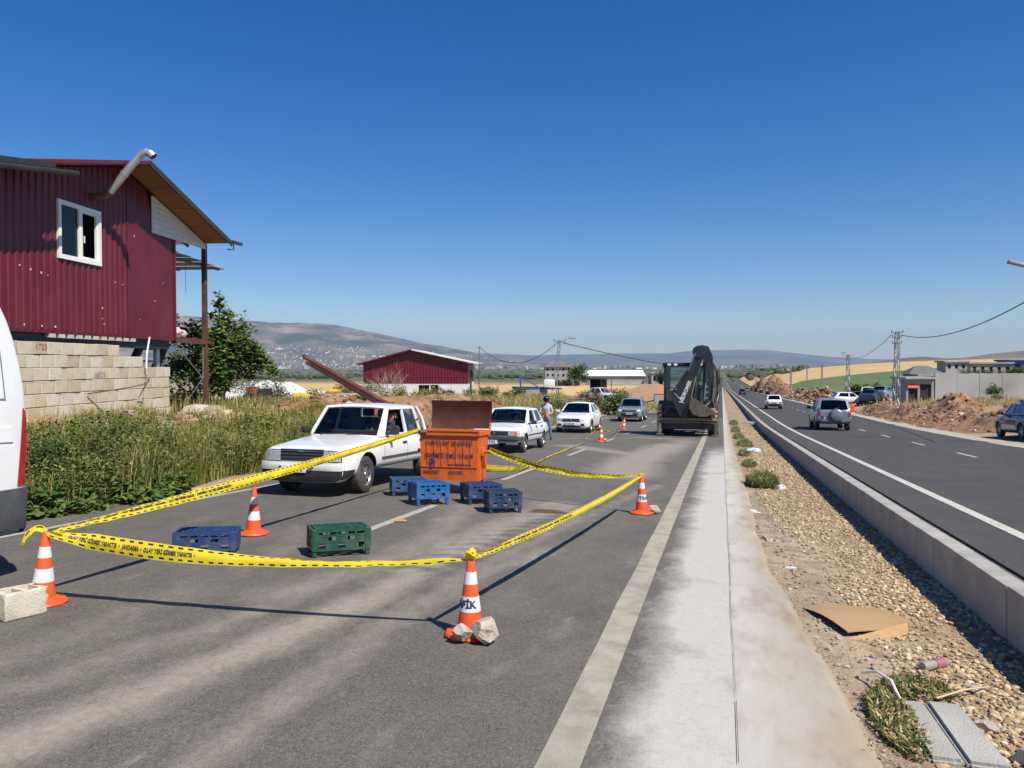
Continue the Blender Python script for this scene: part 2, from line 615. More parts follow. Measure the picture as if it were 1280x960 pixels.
def seg_d(px, py, pts):
    """distance from points to a polyline"""
    best = np.full(px.shape, 1e9)
    for (ax, ay), (bx, by) in zip(pts, pts[1:]):
        dx, dy = bx - ax, by - ay
        t = np.clip(((px - ax) * dx + (py - ay) * dy) / (dx * dx + dy * dy), 0, 1)
        best = np.minimum(best, np.hypot(px - ax - t * dx, py - ay - t * dy))
    return best
def nn(x, y, s, o=0):
    return np.array([noise.noise(Vector((a * s, b * s, o))) for a, b in zip(x.ravel(), y.ravel())]).reshape(x.shape)

RX = np.append(np.arange(-9.25, .05, .1), .088)
RY = np.concatenate([np.arange(-3, 26, .1), np.arange(26, 60.01, .25)])
gx, gy = np.meshgrid(RX, RY)
gz = np.array([zr(y) for y in RY])[:, None] + 0 * gx
n1 = nn(gx, gy, .9); n2 = nn(gx, gy, 3.0, 5)
wx = gx + .07 * n1 + .07 * n2
dust = np.zeros_like(gx)
def streak(pts, w, a):
    global dust
    d = seg_d(wx, gy, pts)
    dust = np.maximum(dust, a * np.clip(1.15 - d / w, 0, 1) ** 1.3)
streak([(-2.3, 12.0), (-2.74, 10.4), (-2.87, 9.0), (-2.9, 7.4), (-2.95, 6.2), (-3.0, 5.3), (-3.1, 4.4), (-3.22, 3.7), (-3.34, 2.8), (-3.4, 1)], .36, 1.0)
streak([(-1.9, 8.6), (-2.25, 7.06), (-2.45, 5.6), (-2.42, 4.4), (-2.4, 3.0), (-2.4, 1)], .3, .62)
streak([(-3.5, 6.2), (-3.62, 5.1), (-3.85, 4.1), (-4.1, 2.5)], .34, .5)
streak([(-3.9, 11.5), (-3.45, 9), (-3.3, 7.2), (-3.75, 5.8)], .5, .6)
streak([(-1.1, 5.9), (-1.3, 4.8), (-1.6, 4.3), (-1.6, 3.2)], .12, .35)
streak([(-5.2, 9.0), (-4.6, 7.0), (-4.4, 5.2), (-4.6, 3)], .5, .3)
streak([(-2.6, 12.2), (-2.9, 9.8), (-3.1, 8.2)], .55, .75)
streak([(-1.2, 15.5), (-1.9, 11.2), (-2.3, 8.0), (-2.5, 6)], .25, .55)
streak([(-2.15, 17.2), (-2.3, 20.5), (-2.2, 23.5), (-1.9, 26.5), (-1.8, 29)], 1.15, 1.2)
streak([(-5.4, 27), (-3.6, 24.8), (-2.4, 23.5)], .8, .9)
streak([(-3.2, 33.5), (-1.4, 33.2)], .9, .7)
streak([(-1.6, 27), (-1.4, 32)], 1.0, .7)
streak([(-3.3, 24.5), (-2.2, 22.5), (-1.9, 20.3)], .75, .8)
streak([(-.75, 6), (-.72, 20)], .35, .25)
# herring-bone print of an excavator tyre in the dust
lug = ((np.sin(gy * 2 * math.pi / .34 + np.abs(gx + 2.75 - (gy - 8.5) * .16) * 9) > .15)).astype(float)
trk = np.clip(1.2 - np.abs(gx + 2.6 - (gy - 9) * .17) / .38, 0, 1) * (gy > 7.0) * (gy < 12.4)
dust = dust * (1 - .6 * trk * lug) + .22 * trk * (1 - lug)
dust = np.clip(dust, 0, 1)
chalk = np.clip(.98 * np.clip((gx + .66) / .42, 0, 1) ** 1.2 * np.clip((30 - gy) / 8, 0, 1) * (1 + .35 * n1 + .35 * n2), 0, 1)
stain = .85 * ((np.hypot((gx + 2.62) / 1.6, gy - 11.35) + .12 * n2 + .08 * n1) < .2)
col = np.stack([dust, chalk, stain.astype(float)], -1).reshape(-1, 3)
V = np.stack([gx, gy, gz], -1).reshape(-1, 3)
idx = np.arange(len(V)).reshape(gx.shape)
F = np.stack([idx[:-1, :-1], idx[:-1, 1:], idx[1:, 1:], idx[1:, :-1]], -1).reshape(-1, 4)
tag(mesh_np('road', V, F, 'dusty_asphalt', col=col, smooth=True), kind='structure')
sheet('road', lambda y: -9.25 + 4.9 * sst(59, 74, y), .088, 60, 760, 0, 'far_asphalt')
sheet("road", -9.25, -.2, -60, -3, 0, 'far_asphalt')
# --- concrete gutter strip where the camera stands
def concrete_strip():
    mat('gutter_concrete', (.45, .428, .385), (.56, .535, .48), .9, rough=.95, bump=.22, bscale=160, dirt=(.36, .30, .235), dirt_amt=.8, dirt_scale=2.6, geo=True, stretch=(1.8, .6, 1), lo=.3, hi=.7, attr='Col')
    Y = np.concatenate([np.arange(-3, 30, .12), np.arange(30, 60, .5), np.arange(60, 420, 8)])
    V, col = [], []
    nxx = 22
    for y in Y:
        edge = .50 + .32 * (1 - sst(3.5, 9.5, y)) - .06 * sst(15, 30, y) + .05 * noise.noise(Vector((0, y * .9, 1))) + .03 * noise.noise(Vector((0, y * 4, 1)))
        inner = .08
        for k in range(nxx + 1):
            t = k / nxx
            x = inner + (edge - inner) * t
            z = zr(y) + .004 - (.07 * max(0, t - .86) / .14 if t > .86 else 0) + .004 * noise.noise(Vector((x * 3, y * 3, 0)))
            V.append((x, y, z - (.004 if k == 0 else 0)))
            d = .5 + .5 * noise.noise(Vector((x * 2.2, y * .8, 7)))
            w = sst(.02, .45, x) * .55 + .35 * d + .3 * max(0, noise.noise(Vector((x * 9, y * 5, 3)))) + .25 * max(0, noise.noise(Vector((x * 30, y * 14, 9))))
            if t > .8: w += .4 * (t - .8) / .2
            b = 1.08 - .30 * w
            q = min(1, max(0, (t - .5) * 2.0 + .75 * noise.noise(Vector((x * 2.5, y * 1.6, 13))) + .3 * noise.noise(Vector((x * 11, y * 8, 14)))))
            col.append((b * (1 - .16 * q), b * (1 - .06 * w) * (1 - .25 * q), b * (1 - .16 * w) * (1 - .42 * q)))
    idx = np.arange(len(V)).reshape(len(Y), nxx + 1)
    F = np.stack([idx[:-1, :-1], idx[:-1, 1:], idx[1:, 1:], idx[1:, :-1]], -1).reshape(-1, 4)
    tag(mesh_np('pavement', np.array(V), F, 'gutter_concrete', col=np.array(col), smooth=True), kind='structure')
    # the saw-cut joint: thin dark filled groove
    bm = BM()
    y = -2.0
    while y < 60:
        L = random.uniform(.6, 1.6)
        w = random.uniform(.0008, .0022)
        x = .085 + .006 * math.sin(y * 1.7) + .004 * random.random()
        x2 = .085 + .006 * math.sin((y + L) * 1.7)
        a = [bm.verts.new(p) for p in ((x - w, y, zr(y) + .0125), (x + w, y, zr(y) + .0125), (x2 + w, y + L, zr(y + L) + .0125), (x2 - w, y + L, zr(y + L) + .0125))]
        bm.faces.new(a)
        y += L + (random.uniform(.02, .15) if random.random() < .4 else 0)
    tag(obj('joint', bm, 'seam'), kind='structure')
concrete_strip()
# --- far carriageway, its shoulder and its old broken edge along the kerb
sheet('road', 2.75, 10.35, -10, 760, .10, 'fresh_asphalt')
mat('old_edge', (.10, .092, .08), (.17, .15, .125), 3, rough=.95, bump=.8, bscale=45, dirt=(.26, .21, .15), dirt_amt=.6, geo=True)
sheet('verge', 2.26, 2.8, -10, 760, .075, 'old_edge', wob=.05, step=.3)
mat('shoulder_gravel', (.36, .31, .24), (.48, .43, .35), 4, rough=.95, bump=.8, bscale=50, geo=True)
sheet('verge', 10.2, 11.4, -10, 700, .112, 'shoulder_gravel', wob=.25, step=1.0)
# --- painted lines
mat('road_paint', (.60, .56, .48), (.48, .45, .38), 18, rough=.8, dirt=(.22, .20, .17), dirt_amt=.6, dirt_scale=9, geo=True)
mat('worn_paint', (.42, .375, .29), (.33, .30, .24), 5, rough=.9, dirt=(.20, .18, .15), dirt_amt=.75, dirt_scale=4, geo=True, bump=.4, bscale=85)
mat('faded_paint', (.46, .44, .40), (.32, .30, .27), 16, rough=.85, dirt=(.13, .125, .12), dirt_amt=.7, dirt_scale=10, geo=True)
sheet('edge_line', -.84, -.63, -3, 420, .006, 'worn_paint', wob=.012, step=.4)
sheet('edge_line', -8.30, -8.18, -3, 58, .006, 'faded_paint', step=.8)
sheet('edge_line', 3.47, 3.64, -10, 700, .106, 'road_paint')
for a, b in ((1.2, 3.6), (8.7, 11.4), (15.3, 18.2), (22.3, 25.2), (29.4, 32.3), (36.5, 39.5), (43.6, 46.6), (50.7, 53.7), (58, 61)):
    sheet('lane_marking', -4.45, -4.31, a, b, .006, 'faded_paint')
y = 19.2
while y < 330:
    sheet('lane_marking', 7.14, 7.25, y, y + 1.9, .106, 'road_paint')
    y += 6.0

# ------------------------------------------------------------------ mountains beyond the plain
def bearing(u): return math.atan((u - 640) / 960) - R(15.3)
def mountain_mat(name, c0, c1, c2, sc):
    m = mat(name, c0, c1, sc, rough=1.0, spec=.05, geo=True, lo=.42, hi=.62, detail=9, dirt=c2, dirt_amt=.8, dirt_scale=sc * 1.7, stretch=(1, 1, 2.4))
    return m
mountain_mat('mountain_scrub', (.060, .072, .055), (.20, .155, .12), (.38, .29, .22), .0016)
mountain_mat('far_range', (.075, .08, .07), (.17, .145, .115), (.22, .18, .14), .0011)
mountain_mat('near_hill', (.10, .085, .06), (.21, .16, .115), (.27, .20, .14), .003)

def range_of_hills(name, crest, r0, rp, r1, m, seed, nphi=220, nr=46, rough=.16):
    """crest: (picture column, height over eye level / distance) pairs read off the skyline"""
    us = [c[0] for c in crest]; hs_ = [c[1] for c in crest]
    V = []
    U = np.linspace(us[0], us[-1], nphi)
    for u in U:
        ph = bearing(u)
        H = np.interp(u, us, hs_)
        top = 1.75 + (456 - H) / 960 * rp * math.cos(ph + R(15.3))
        for k in range(nr):
            t = k / (nr - 1)
            r = r0 + (r1 - r0) * t
            x, y = r * math.sin(ph), r * math.cos(ph)
            tp = (rp - r0) / (r1 - r0)
            if t <= tp:
                q = t / tp
                sh = (.35 * q + .65 * q * q * (3 - 2 * q)) 
            else:
                q = (t - tp) / (1 - tp)
                sh = 1 - q * q * (3 - 2 * q)
            p = Vector((x, y, 0)) / (rp * .11) + Vector((seed, seed, 0))
            rid = sum(abs(noise.noise(p * f)) / f ** .9 for f in (1, 2.1, 4.3, 8.6))
            z = -24 + (top + 24) * sh * (1 + rough * (1.0 - abs(t - tp) * 0) * (.42 - rid) * (1 - sh ** 6 * .75)) 
            V.append((x, y, z))
    V = np.array(V)
    idx = np.arange(len(V)).reshape(nphi, nr)
    F = np.stack([idx[:-1, :-1], idx[1:, :-1], idx[1:, 1:], idx[:-1, 1:]], -1).reshape(-1, 4)
    return tag(mesh_np(name, V, F, m, smooth=True), kind='structure')
range_of_hills('hills', [(-900, 380), (-300, 386), (0, 392), (200, 397), (300, 399.5), (350, 404), (385, 406), (420, 408.5), (450, 414), (490, 422), (530, 430), (560, 435), (600, 442), (660, 449), (740, 458), (800, 461)], 6300, 9800, 13500, 'mountain_scrub', 3.1, rough=.55)
range_of_hills('hills', [(380, 442), (540, 437), (600, 441), (660, 444), (720, 443), (790, 442), (835, 442), (870, 438), (930, 437), (965, 438), (1000, 442), (1040, 446), (1090, 449), (1140, 450), (1220, 452), (1500, 450)], 11500, 15500, 19000, 'far_range', 8.7, rough=.3)
range_of_hills('hills', [(1010, 459), (1060, 455.5), (1100, 452), (1130, 447.5), (1155, 446), (1185, 448), (1205, 447), (1240, 442), (1275, 438.5), (1330, 434), (1500, 424), (2100, 420)], 3600, 5600, 8200, 'near_hill', 5.2, nr=40, rough=.28)

# town at the foot of the mountain: a far mass of small buildings
def town():
    mat('town_wall', (.55, .52, .48), (.70, .67, .62), .05, rough=.9, attr='Col', geo=True)
    V, F, col = [], [], []
    def house(x, y, z, w, d, h, c):
        k = len(V)
        a = random.random() * 3
        ca, sa = math.cos(a), math.sin(a)
        for dz in (-6, h):
            for dx, dy in ((-w, -d), (w, -d), (w, d), (-w, d)):
                V.append((x + (dx * ca - dy * sa) / 2, y + (dx * sa + dy * ca) / 2, z + dz))
            for _ in range(4): col.append(c)
        for q in ((4, 5, 6, 7), (0, 1, 5, 4), (1, 2, 6, 5), (2, 3, 7, 6), (3, 0, 4, 7)): F.append([k + i for i in q])
    def tone():
        g = random.choice((.3, .4, .55, .8, .45, .35)); return (g, g * random.uniform(.9, 1), g * random.uniform(.8, 1))
    deps = bpy.context.evaluated_depsgraph_get()
    deps.update()
    for i in range(1900):
        u = random.choice((random.gauss(395, 60), random.gauss(360, 40), random.uniform(300, 640), random.gauss(410, 60), random.uniform(560, 1000)))
        v = 456 - abs(random.gauss(0, 9)) if u < 480 else 459 + random.uniform(-3, 3)
        ph = bearing(u)
        r = random.uniform(4800, 8300) if u < 520 else random.uniform(4200, 8200)
        x, y = r * math.sin(ph), r * math.cos(ph)
        hit, loc, *_ = S.ray_cast(deps, Vector((x, y, 3000)), Vector((0, 0, -1)))
        z = loc.z if hit else -22
        if z > 190: continue
        big = random.random() < .06
        w = random.uniform(30, 70) if big else random.uniform(9, 22)
        house(x, y, z, w, random.uniform(10, 22), random.uniform(6, 9) if big else random.choice((5, 7, 9, 13, 18)), (1.15, 1.15, 1.15) if big else tone())
    tag(mesh_np('distant_town', np.array(V), np.array(F), 'town_wall', col=np.array(col)), kind='stuff')
    # scattered trees and hedges on the plain, one far mass
    mat('far_foliage', (.05, .065, .03), (.085, .10, .05), .2, rough=.95, geo=True, attr='Col')
    bm = BM()
    for i in range(900):
        u = random.uniform(250, 1010)
        ph = bearing(u)
        r = 10 ** random.uniform(2.72, 3.6)
        x, y = r * math.sin(ph), r * math.cos(ph)
        if -14 < x < 16: continue
        h = random.uniform(1.5, 5)
        z = ground_z(x, y)
        w = random.uniform(.7, 2.2 if random.random() < .7 else 9)
        t = bmesh.ops.create_icosphere(bm, subdivisions=1, radius=1)
        for vv in t['verts']:
            k = 1 + .35 * noise.noise(vv.co * 2 + Vector((i, 0, 0)))
            vv.co = Vector((vv.co.x * h * w * .5 * k, vv.co.y * h * .6 * k, vv.co.z * h * .55 * k)) + Vector((x, y, z + h * .4))
    o = obj('distant_trees', bm, 'far_foliage'); tag(o, kind='stuff')
    a = o.data.color_attributes.new('Col', 'FLOAT_COLOR', 'POINT')
    a.data.foreach_set('color', np.ones(len(o.data.vertices) * 4, np.float32))
town()

# ------------------------------------------------------------------ fields on the rising ground
def drape(name, poly_rows, m, off=.12, seed=0):
    """poly_rows: (y, x_from, x_to) rows of a field's outline"""
    V = []
    nxx = 26
    ys_ = [p[0] for p in poly_rows]
    Y = np.linspace(ys_[0], ys_[-1], 40)
    for y in Y:
        a = np.interp(y, ys_, [p[1] for p in poly_rows]); b = np.interp(y, ys_, [p[2] for p in poly_rows])
        for k in range(nxx + 1):
            x = a + (b - a) * k / nxx
            V.append((x, y, GZ(x, y) + off))
    idx = np.arange(len(V)).reshape(len(Y), nxx + 1)
    F = np.stack([idx[:-1, :-1], idx[:-1, 1:], idx[1:, 1:], idx[1:, :-1]], -1).reshape(-1, 4)
    return tag(mesh_np(name, np.array(V), F, m, smooth=True), kind='structure')
GX, GY = np.array(xs), np.array(ys)
GZV = np.array([(x, y, ground_z(x, y)) for y in ys for x in xs])[:, 2].reshape(ny, nx)
def GZ(x, y):
    """height of the ground mesh itself"""
    i = min(max(np.searchsorted(GX, x) - 1, 0), nx - 2); j = min(max(np.searchsorted(GY, y) - 1, 0), ny - 2)
    a = (x - GX[i]) / (GX[i + 1] - GX[i]); b = (y - GY[j]) / (GY[j + 1] - GY[j])
    return float((GZV[j, i] * (1 - a) + GZV[j, i + 1] * a) * (1 - b) + (GZV[j + 1, i] * (1 - a) + GZV[j + 1, i + 1] * a) * b)
mat('wheat_stubble', (.50, .33, .125), (.60, .42, .18), .05, rough=.95, geo=True, dirt=(.36, .25, .12), dirt_amt=.7, dirt_scale=.03, stretch=(1, .35, 1), bump=.4, bscale=3)
mat('green_crop', (.075, .125, .028), (.115, .165, .045), .12, rough=.95, geo=True, stretch=(2.2, .25, 1), dirt=(.17, .16, .07), dirt_amt=.5, dirt_scale=.06, bump=.6, bscale=4)
drape('wheat_field', [(165, 13, 18), (230, 12.5, 46), (330, 13, 110), (520, 14, 330), (760, 16, 600), (1000, 30, 760)], 'wheat_stubble', .25)
drape('green_field', [(120, 15, 25), (150, 14, 34), (185, 15.5, 44), (240, 19, 60), (300, 28, 76)], 'green_crop', .6)
drape('wheat_field', [(108, -62, -11.5), (150, -90, -12), (196, -120, -12.5)], 'wheat_stubble', .12)
mat('cut_earth', (.30, .15, .075), (.40, .23, .12), .5, rough=.95, geo=True, bump=.8, bscale=5, dirt=(.46, .33, .2), dirt_amt=.6, dirt_scale=.7)
drape('bare_earth', [(88, -26, -9.6), (108, -34, -9.6), (150, -20, -9.8), (240, -19, -10)], 'cut_earth', .2)

# ------------------------------------------------------------------ lattice poles and cables
mat('galvanised', (.25, .26, .27), (.33, .34, .35), 6, rough=.5, metal=.6, dirt=(.22, .16, .11), dirt_amt=.5)
mat('cable_black', (.03, .03, .032), None, rough=.6)
mat('porcelain', (.30, .20, .15), None, rough=.3)
def lattice_pole(label, x, y, z, h, w0=.42, w1=.2, lean=(0, 0), arms=((.97, 1.1), (.88, 1.0)), lamp=None, group=None, th=.05):
    t = thing('power_pole', label, 'power pole', (x, y, z), (lean[1], lean[0], R(15)), group)
    bm = BM()
    n = max(5, int(h / .75))
    C4 = ((-1, -1), (1, -1), (1, 1), (-1, 1))
    for sx, sy in C4:
        bar(bm, (sx * w0 / 2, sy * w0 / 2, -.3), (sx * w1 / 2, sy * w1 / 2, h), th)
    for i in range(n):
        za, zb = h * i / n, h * (i + 1) / n
        wa = w0 + (w1 - w0) * i / n; wb = w0 + (w1 - w0) * (i + 1) / n
        for k in range(4):
            p, q = C4[k], C4[(k + 1) % 4]
            if (i + k) % 2: p, q = q, p
            bar(bm, (p[0] * wa / 2, p[1] * wa / 2, za), (q[0] * wb / 2, q[1] * wb / 2, zb), th * .55)
    obj('mast', bm, 'galvanised', t)
    for f, L in arms:
        bm = BM(); bar(bm, (-L / 2, 0, h * f), (L / 2, 0, h * f), .08)
        a = obj('crossarm', bm, 'galvanised', t)
        for s in (-1, 0, 1) if L > 1 else (-1, 1):
            bm = BM()
            lathe(bm, [(.03, 0), (.05, .03), (.045, .06), (.06, .08), (.05, .12), (.03, .16), (.0, .165)], 8, mtx=Matrix.Translation((s * L * .46, 0, h * f + .04)))
            obj('insulator', bm, 'porcelain', a)
    if lamp:
        bm = BM()
        tube(bm, [(0, 0, h * .97), (lamp * .5, 0, h * 1.03), (lamp, 0, h * 1.06)], .03, 6)
        a = obj('lamp_arm', bm, 'galvanised', t)
        bm = BM()
        bbox(bm, lamp - .05, lamp + .6, -.11, .11, h * 1.06 - .05, h * 1.06 + .08, .04)
        obj('lamp_head', bm, 'galvanised', a)
    return t
def cable(label, a, b, sag, r=.02, group='overhead power cables'):
    a, b = Vector(a), Vector(b)
    bm = BM()
    pts = []
    for i in range(33):
        t = i / 32
        p = a.lerp(b, t); p.z -= sag * 4 * t * (1 - t)
        pts.append(p)
    tube(bm, pts, r, 5)
    tag(obj('power_cable', bm, 'cable_black'), label, 'cable', group)
P1 = (13.6, 68.0); P1z = GZ(*P1)
lattice_pole('tall steel lattice pole rising out of the brown rubble mound by the grey wall', *P1, P1z - .2, 4.45 - P1z + .2, .42, .24, arms=((.985, .95), (.93, .8), (.86, .8)), group='lattice poles', th=.05)
P2 = (17.4, 118.8)
lattice_pole('lattice pole standing in front of the green crop field', *P2, GZ(*P2) - .1, 3.3 - GZ(*P2) , .5, .28, arms=((.98, 1.5), (.9, .8)), lamp=-.9, group='lattice poles', th=.06)
PL = (-15.9, 73.4)
lattice_pole('leaning lattice pole with a lamp between the red barn and the excavator', *PL, GZ(*PL) - .1, 5.9, .5, .2, lean=(.105, 0), arms=((.985, 1.2),), lamp=.9, group='lattice poles', th=.06)
for x, y, h, lab in ((15.5, 190, 5.5, 'thin pole beside the third earth heap below the stubble hill'), (24, 205, 5.5, 'thin pole standing at the upper edge of the green field'), (14.5, 280, 6, 'thin pole just behind the dark far earth heaps'), (13.5, 330, 6, 'farthest thin pole near the end of the road'), (30, 300, 6, 'thin pole alone on the middle of the stubble field')):
    lattice_pole(lab, x, y, GZ(x, y), h, .4, .22, arms=((.97, 1.3),), group=None, th=.07)
cable('black cable sweeping up from the tall lattice pole towards the street lamp', (13.9, 68, 4.15), (13.6, 30, 6.7), 1.5, .028)
cable('black cable hanging from the tall lattice pole down to the distant pole', (13.2, 68, 4.2), (17.4, 118.8, 2.9), .8, .024)
cable('slack black cable spanning the road from leaning pole over the excavator', (-15.0, 73.6, 3.9), (14.8, 190, 1.4), 1.9, .045)
cable('black cable sagging from leaning pole to the thin post at the red barn', (-15.4, 73.4, 4.0), (-25.6, 80, 3.7), 1.9, .03)
lp = thing('power_pole', 'thin bare steel post at the rear corner of the red barn', 'post', (-25.6, 80, -1.6), (0, 0, 0))
bm = BM(); tube(bm, [(0, 0, 0), (0, 0, 5.4)], [.07, .05], 8); obj('mast', bm, 'galvanised', lp)
bm = BM(); bar(bm, (-.25, 0, 5.2), (.25, 0, 5.2), .06); obj('crossarm', bm, 'galvanised', lp)
# street lamp on the far verge: its head reaches into the picture
sl = thing('street_lamp', 'street lamp head on a curved arm above the far roadside', 'street lamp', (11.75, 34.0, zr(34) + .1), (0, 0, 0))
bm = BM(); tube(bm, [(0, 0, 0), (0, 0, 6.4)], [.09, .06], 10); obj('post', bm, 'galvanised', sl)
bm = BM(); tube(bm, [(0, 0, 6.3), (-.05, 0, 6.62), (-.22, 0, 6.82), (-.45, 0, 6.9)], .035, 8); ar = obj('arm', bm, 'galvanised', sl)
bm = BM()
bbox(bm, -.36, .36, -.12, .12, -.06, .07, .05, 3, Matrix.Translation((-.72, 0, 6.98)) @ Matrix.Rotation(R(16), 4, 'Y'))
obj('lamp_head', bm, 'galvanised', ar)

# ------------------------------------------------------------------ red sheet-metal house on posts
mat('grey_render', (.30, .29, .27), (.36, .35, .33), .5, rough=.95, dirt=(.22, .2, .18), dirt_amt=.6, dirt_scale=.4)
mat('red_sheet', (.105, .009, .019), (.135, .013, .025), 1.6, rough=.42, spec=.45, dirt=(.16, .045, .045), dirt_amt=.3, dirt_scale=2.5, stretch=(1, 1, .4))
mat('red_sheet_dark', (.10, .012, .02), (.13, .016, .025), 2, rough=.5)
mat('osb', (.36, .17, .06), (.24, .10, .035), 9, rough=.85, stretch=(1, 4, 1), dirt=(.10, .05, .025), dirt_amt=.6, dirt_scale=1.2)
mat('white_siding', (.72, .70, .67), (.64, .62, .59), 4, rough=.6, stretch=(1, 1, 6))
mat('pvc_white', (.80, .79, .76), None, rough=.35, dirt=(.5, .45, .38), dirt_amt=.25)
mat('brown_steel', (.085, .03, .022), (.13, .05, .035), 7, rough=.6, dirt=(.2, .10, .06), dirt_amt=.5)
mat('dark_steel', (.035, .035, .038), (.05, .05, .05), 6, rough=.5, metal=.3)
mat('zinc_sheet', (.5, .51, .52), (.40, .41, .42), 5, rough=.38, metal=.85)
mat('pipe_metal', (.66, .67, .68), (.56, .57, .58), 3, rough=.36, metal=.75)
mat('rust', (.12, .06, .04), (.20, .10, .06), 14, rough=.85, bump=.3)
mat('old_timber', (.55, .50, .43), (.42, .37, .30), 6, rough=.9, stretch=(1, 8, 1))
mat('block', (.56, .49, .35), (.48, .41, .285), 3, rough=.95, bump=.7, bscale=40, dirt=(.36, .30, .20), dirt_amt=.5, dirt_scale=2.2, attr=None)
mat('mortar', (.20, .17, .13), None, rough=1)

HO = Vector((-14.02, 16.41, 2.47))
house = thing('house', 'dark red corrugated metal house raised above a pale block wall', 'house', HO, (0, 0, R(100.5)))
RDG = -1.17
def roof_z(x): return 4.0 - (.253 * (RDG - x) if x < RDG else .285 * (x - RDG))
def corrugated(x0, x1, zb, zt, per=.2, dep=.028, holes=(), y=0.0, flat=.5):
    """ribbed sheet in the XZ plane; zt a function of x; holes (x0,x1,z0,z1)"""
    bm = BM()
    X = []
    x = x0
    while x < x1 - 1e-6:
        for f, d in ((0, 0), (flat, 0), (flat + .12, -dep), (.88, -dep)):
            xx = x + f * per
            if xx < x1: X.append((xx, d))
        x += per
    X.append((x1, 0))
    for h in holes:
        X += [(h[0], 0), (h[1], 0)]
    X.sort()
    for (xa, da), (xb, db) in zip(X, X[1:]):
        if xb - xa < 1e-5: continue
        spans = [(zb, None)]
        hs2 = [h for h in holes if xa >= h[0] - 1e-6 and xb <= h[1] + 1e-6]
        cuts = [(zb, hs2[0][2]), (hs2[0][3], None)] if hs2 else [(zb, None)]
        for a, b in cuts:
            p = [(xa, y + da, a), (xb, y + db, a), (xb, y + db, zt(xb) if b is None else b), (xa, y + da, zt(xa) if b is None else b)]
            bm.faces.new([bm.verts.new(q) for q in p])
    bmesh.ops.remove_doubles(bm, verts=bm.verts[:], dist=1e-4)
    return bm
WIN = (-3.47, -2.06, 1.53, 2.72)
wall = obj('wall', corrugated(-7.4, -.97, -.02, lambda x: roof_z(x) - .02, holes=[WIN]), 'red_sheet', house)
w2 = obj('wall', corrugated(-.95, 1.22, -.02, lambda x: roof_z(x) - .02 if x < .1 else 2.80, per=.42, dep=.012, flat=.78), 'red_sheet', house)
bm = BM(); box(bm, -.995, -.935, -.035, .0, -.03, roof_z(-.97) - .03); obj('corner_trim', bm, 'red_sheet_dark', house)
bm = BM(); box(bm, 1.19, 1.25, -.03, .06, -.04, 2.79); box(bm, -7.4, 1.2, -.012, .02, -.07, -.022); obj('corner_trim', bm, 'red_sheet_dark', house)
# side and rear walls, floor, the dark space below
bm = BM(); box(bm, 1.19, 1.24, .07, 7.5, -.05, 3.2); obj('wall', bm, 'red_sheet_dark', house)
bm = BM(); box(bm, -7.4, 1.2, 7.5, 7.56, -.05, 2.6); obj('wall', bm, 'red_sheet_dark', house)
bm = BM(); box(bm, -7.4, 1.2, .06, 7.5, -.06, .0); obj('floor', bm, 'dark_steel', house)
bm = BM(); box(bm, -7.4, 1.1, .10, .24, -.30, -.08); obj('floor_beam', bm, 'dark_steel', house)
for i in range(11):
    x = -3.75 + i * .29
    bm = BM(); box(bm, x, x + .2, -.01, 2.2, -.155, -.075)
    obj('floor_joist', bm, 'old_timber', house)
# window: white frame, sliding sash, dark panes; the right sash stands open
bm = BM()
x0, x1, z0, z1 = WIN
f = .075
for a in ((x0 - .02, x0 + f, z0 - .02, z1 + .02), (x1 - f, x1 + .02, z0 - .02, z1 + .02), (x0 + f, x1 - f, z0 - .02, z0 + f), (x0 + f, x1 - f, z1 - f, z1 + .02)):
    box(bm, a[0], a[1], -.06, .05, a[2], a[3])
win = obj('window', bm, 'pvc_white', house)
xm = (x0 + x1) / 2
bm = BM()
for a in ((xm - .045, xm + .045, z0 + f, z1 - f),): box(bm, a[0], a[1], -.045, .03, a[2], a[3])
for a in ((xm + .047, xm + .10, z0 + f, z1 - f), (x1 - f - .045, x1 - f, z0 + f, z1 - f), (xm + .10, x1 - f - .045, z1 - f - .045, z1 - f), (xm + .10, x1 - f - .045, z0 + f, z0 + f + .045)):
    box(bm, a[0], a[1], -.03, .02, a[2], a[3])
obj('sash', bm, 'pvc_white', win)
bm = BM(); box(bm, x0 + f, xm - .046, -.008, .004, z0 + f, z1 - f); obj('pane', bm, 'window_glass', win)
bm = BM(); box(bm, x0 - .1, x1 + .1, .9, .95, .2, 3.0); obj('room_wall', bm, 'interior', house)
for x in (-1.9, -3.6):
    bm = BM(); box(bm, x, x + .04, .06, .9, .2, 3.0); obj('room_wall', bm, 'interior', house)
bm = BM(); bar(bm, (xm + .14, -.04, 1.95), (xm + .14, -.04, 2.1), .02); obj('handle', bm, 'pvc_white', win)
# roof: two slopes of red sheet, board soffit under the front overhang
OV = .72
def slope_pts(x0, x1, y0, y1, dz0, dz1):
    return [(x0, y0, roof_z(x0) + dz0), (x1, y0, roof_z(x1) + dz0), (x1, y1, roof_z(x1) + dz0), (x0, y1, roof_z(x0) + dz0),
            (x0, y0, roof_z(x0) + dz1), (x1, y0, roof_z(x1) + dz1), (x1, y1, roof_z(x1) + dz1), (x0, y1, roof_z(x0) + dz1)]
def slab(bm, x0, x1, y0, y1, dz0, dz1):
    vs = [bm.verts.new(p) for p in slope_pts(x0, x1, y0, y1, dz0, dz1)]
    for q in ((3, 2, 1, 0), (4, 5, 6, 7), (0, 1, 5, 4), (1, 2, 6, 5), (2, 3, 7, 6), (3, 0, 4, 7)): bm.faces.new([vs[i] for i in q])
def ribbed_roof(x0, x1):
    bm = BM()
    y = -OV
    while y < 8.0:
        slab(bm, x0, x1, y, y + .2, .05, .075)
        slab(bm, x0, x1, y + .01, y + .05, .076, .105)
        y += .2
    return bm
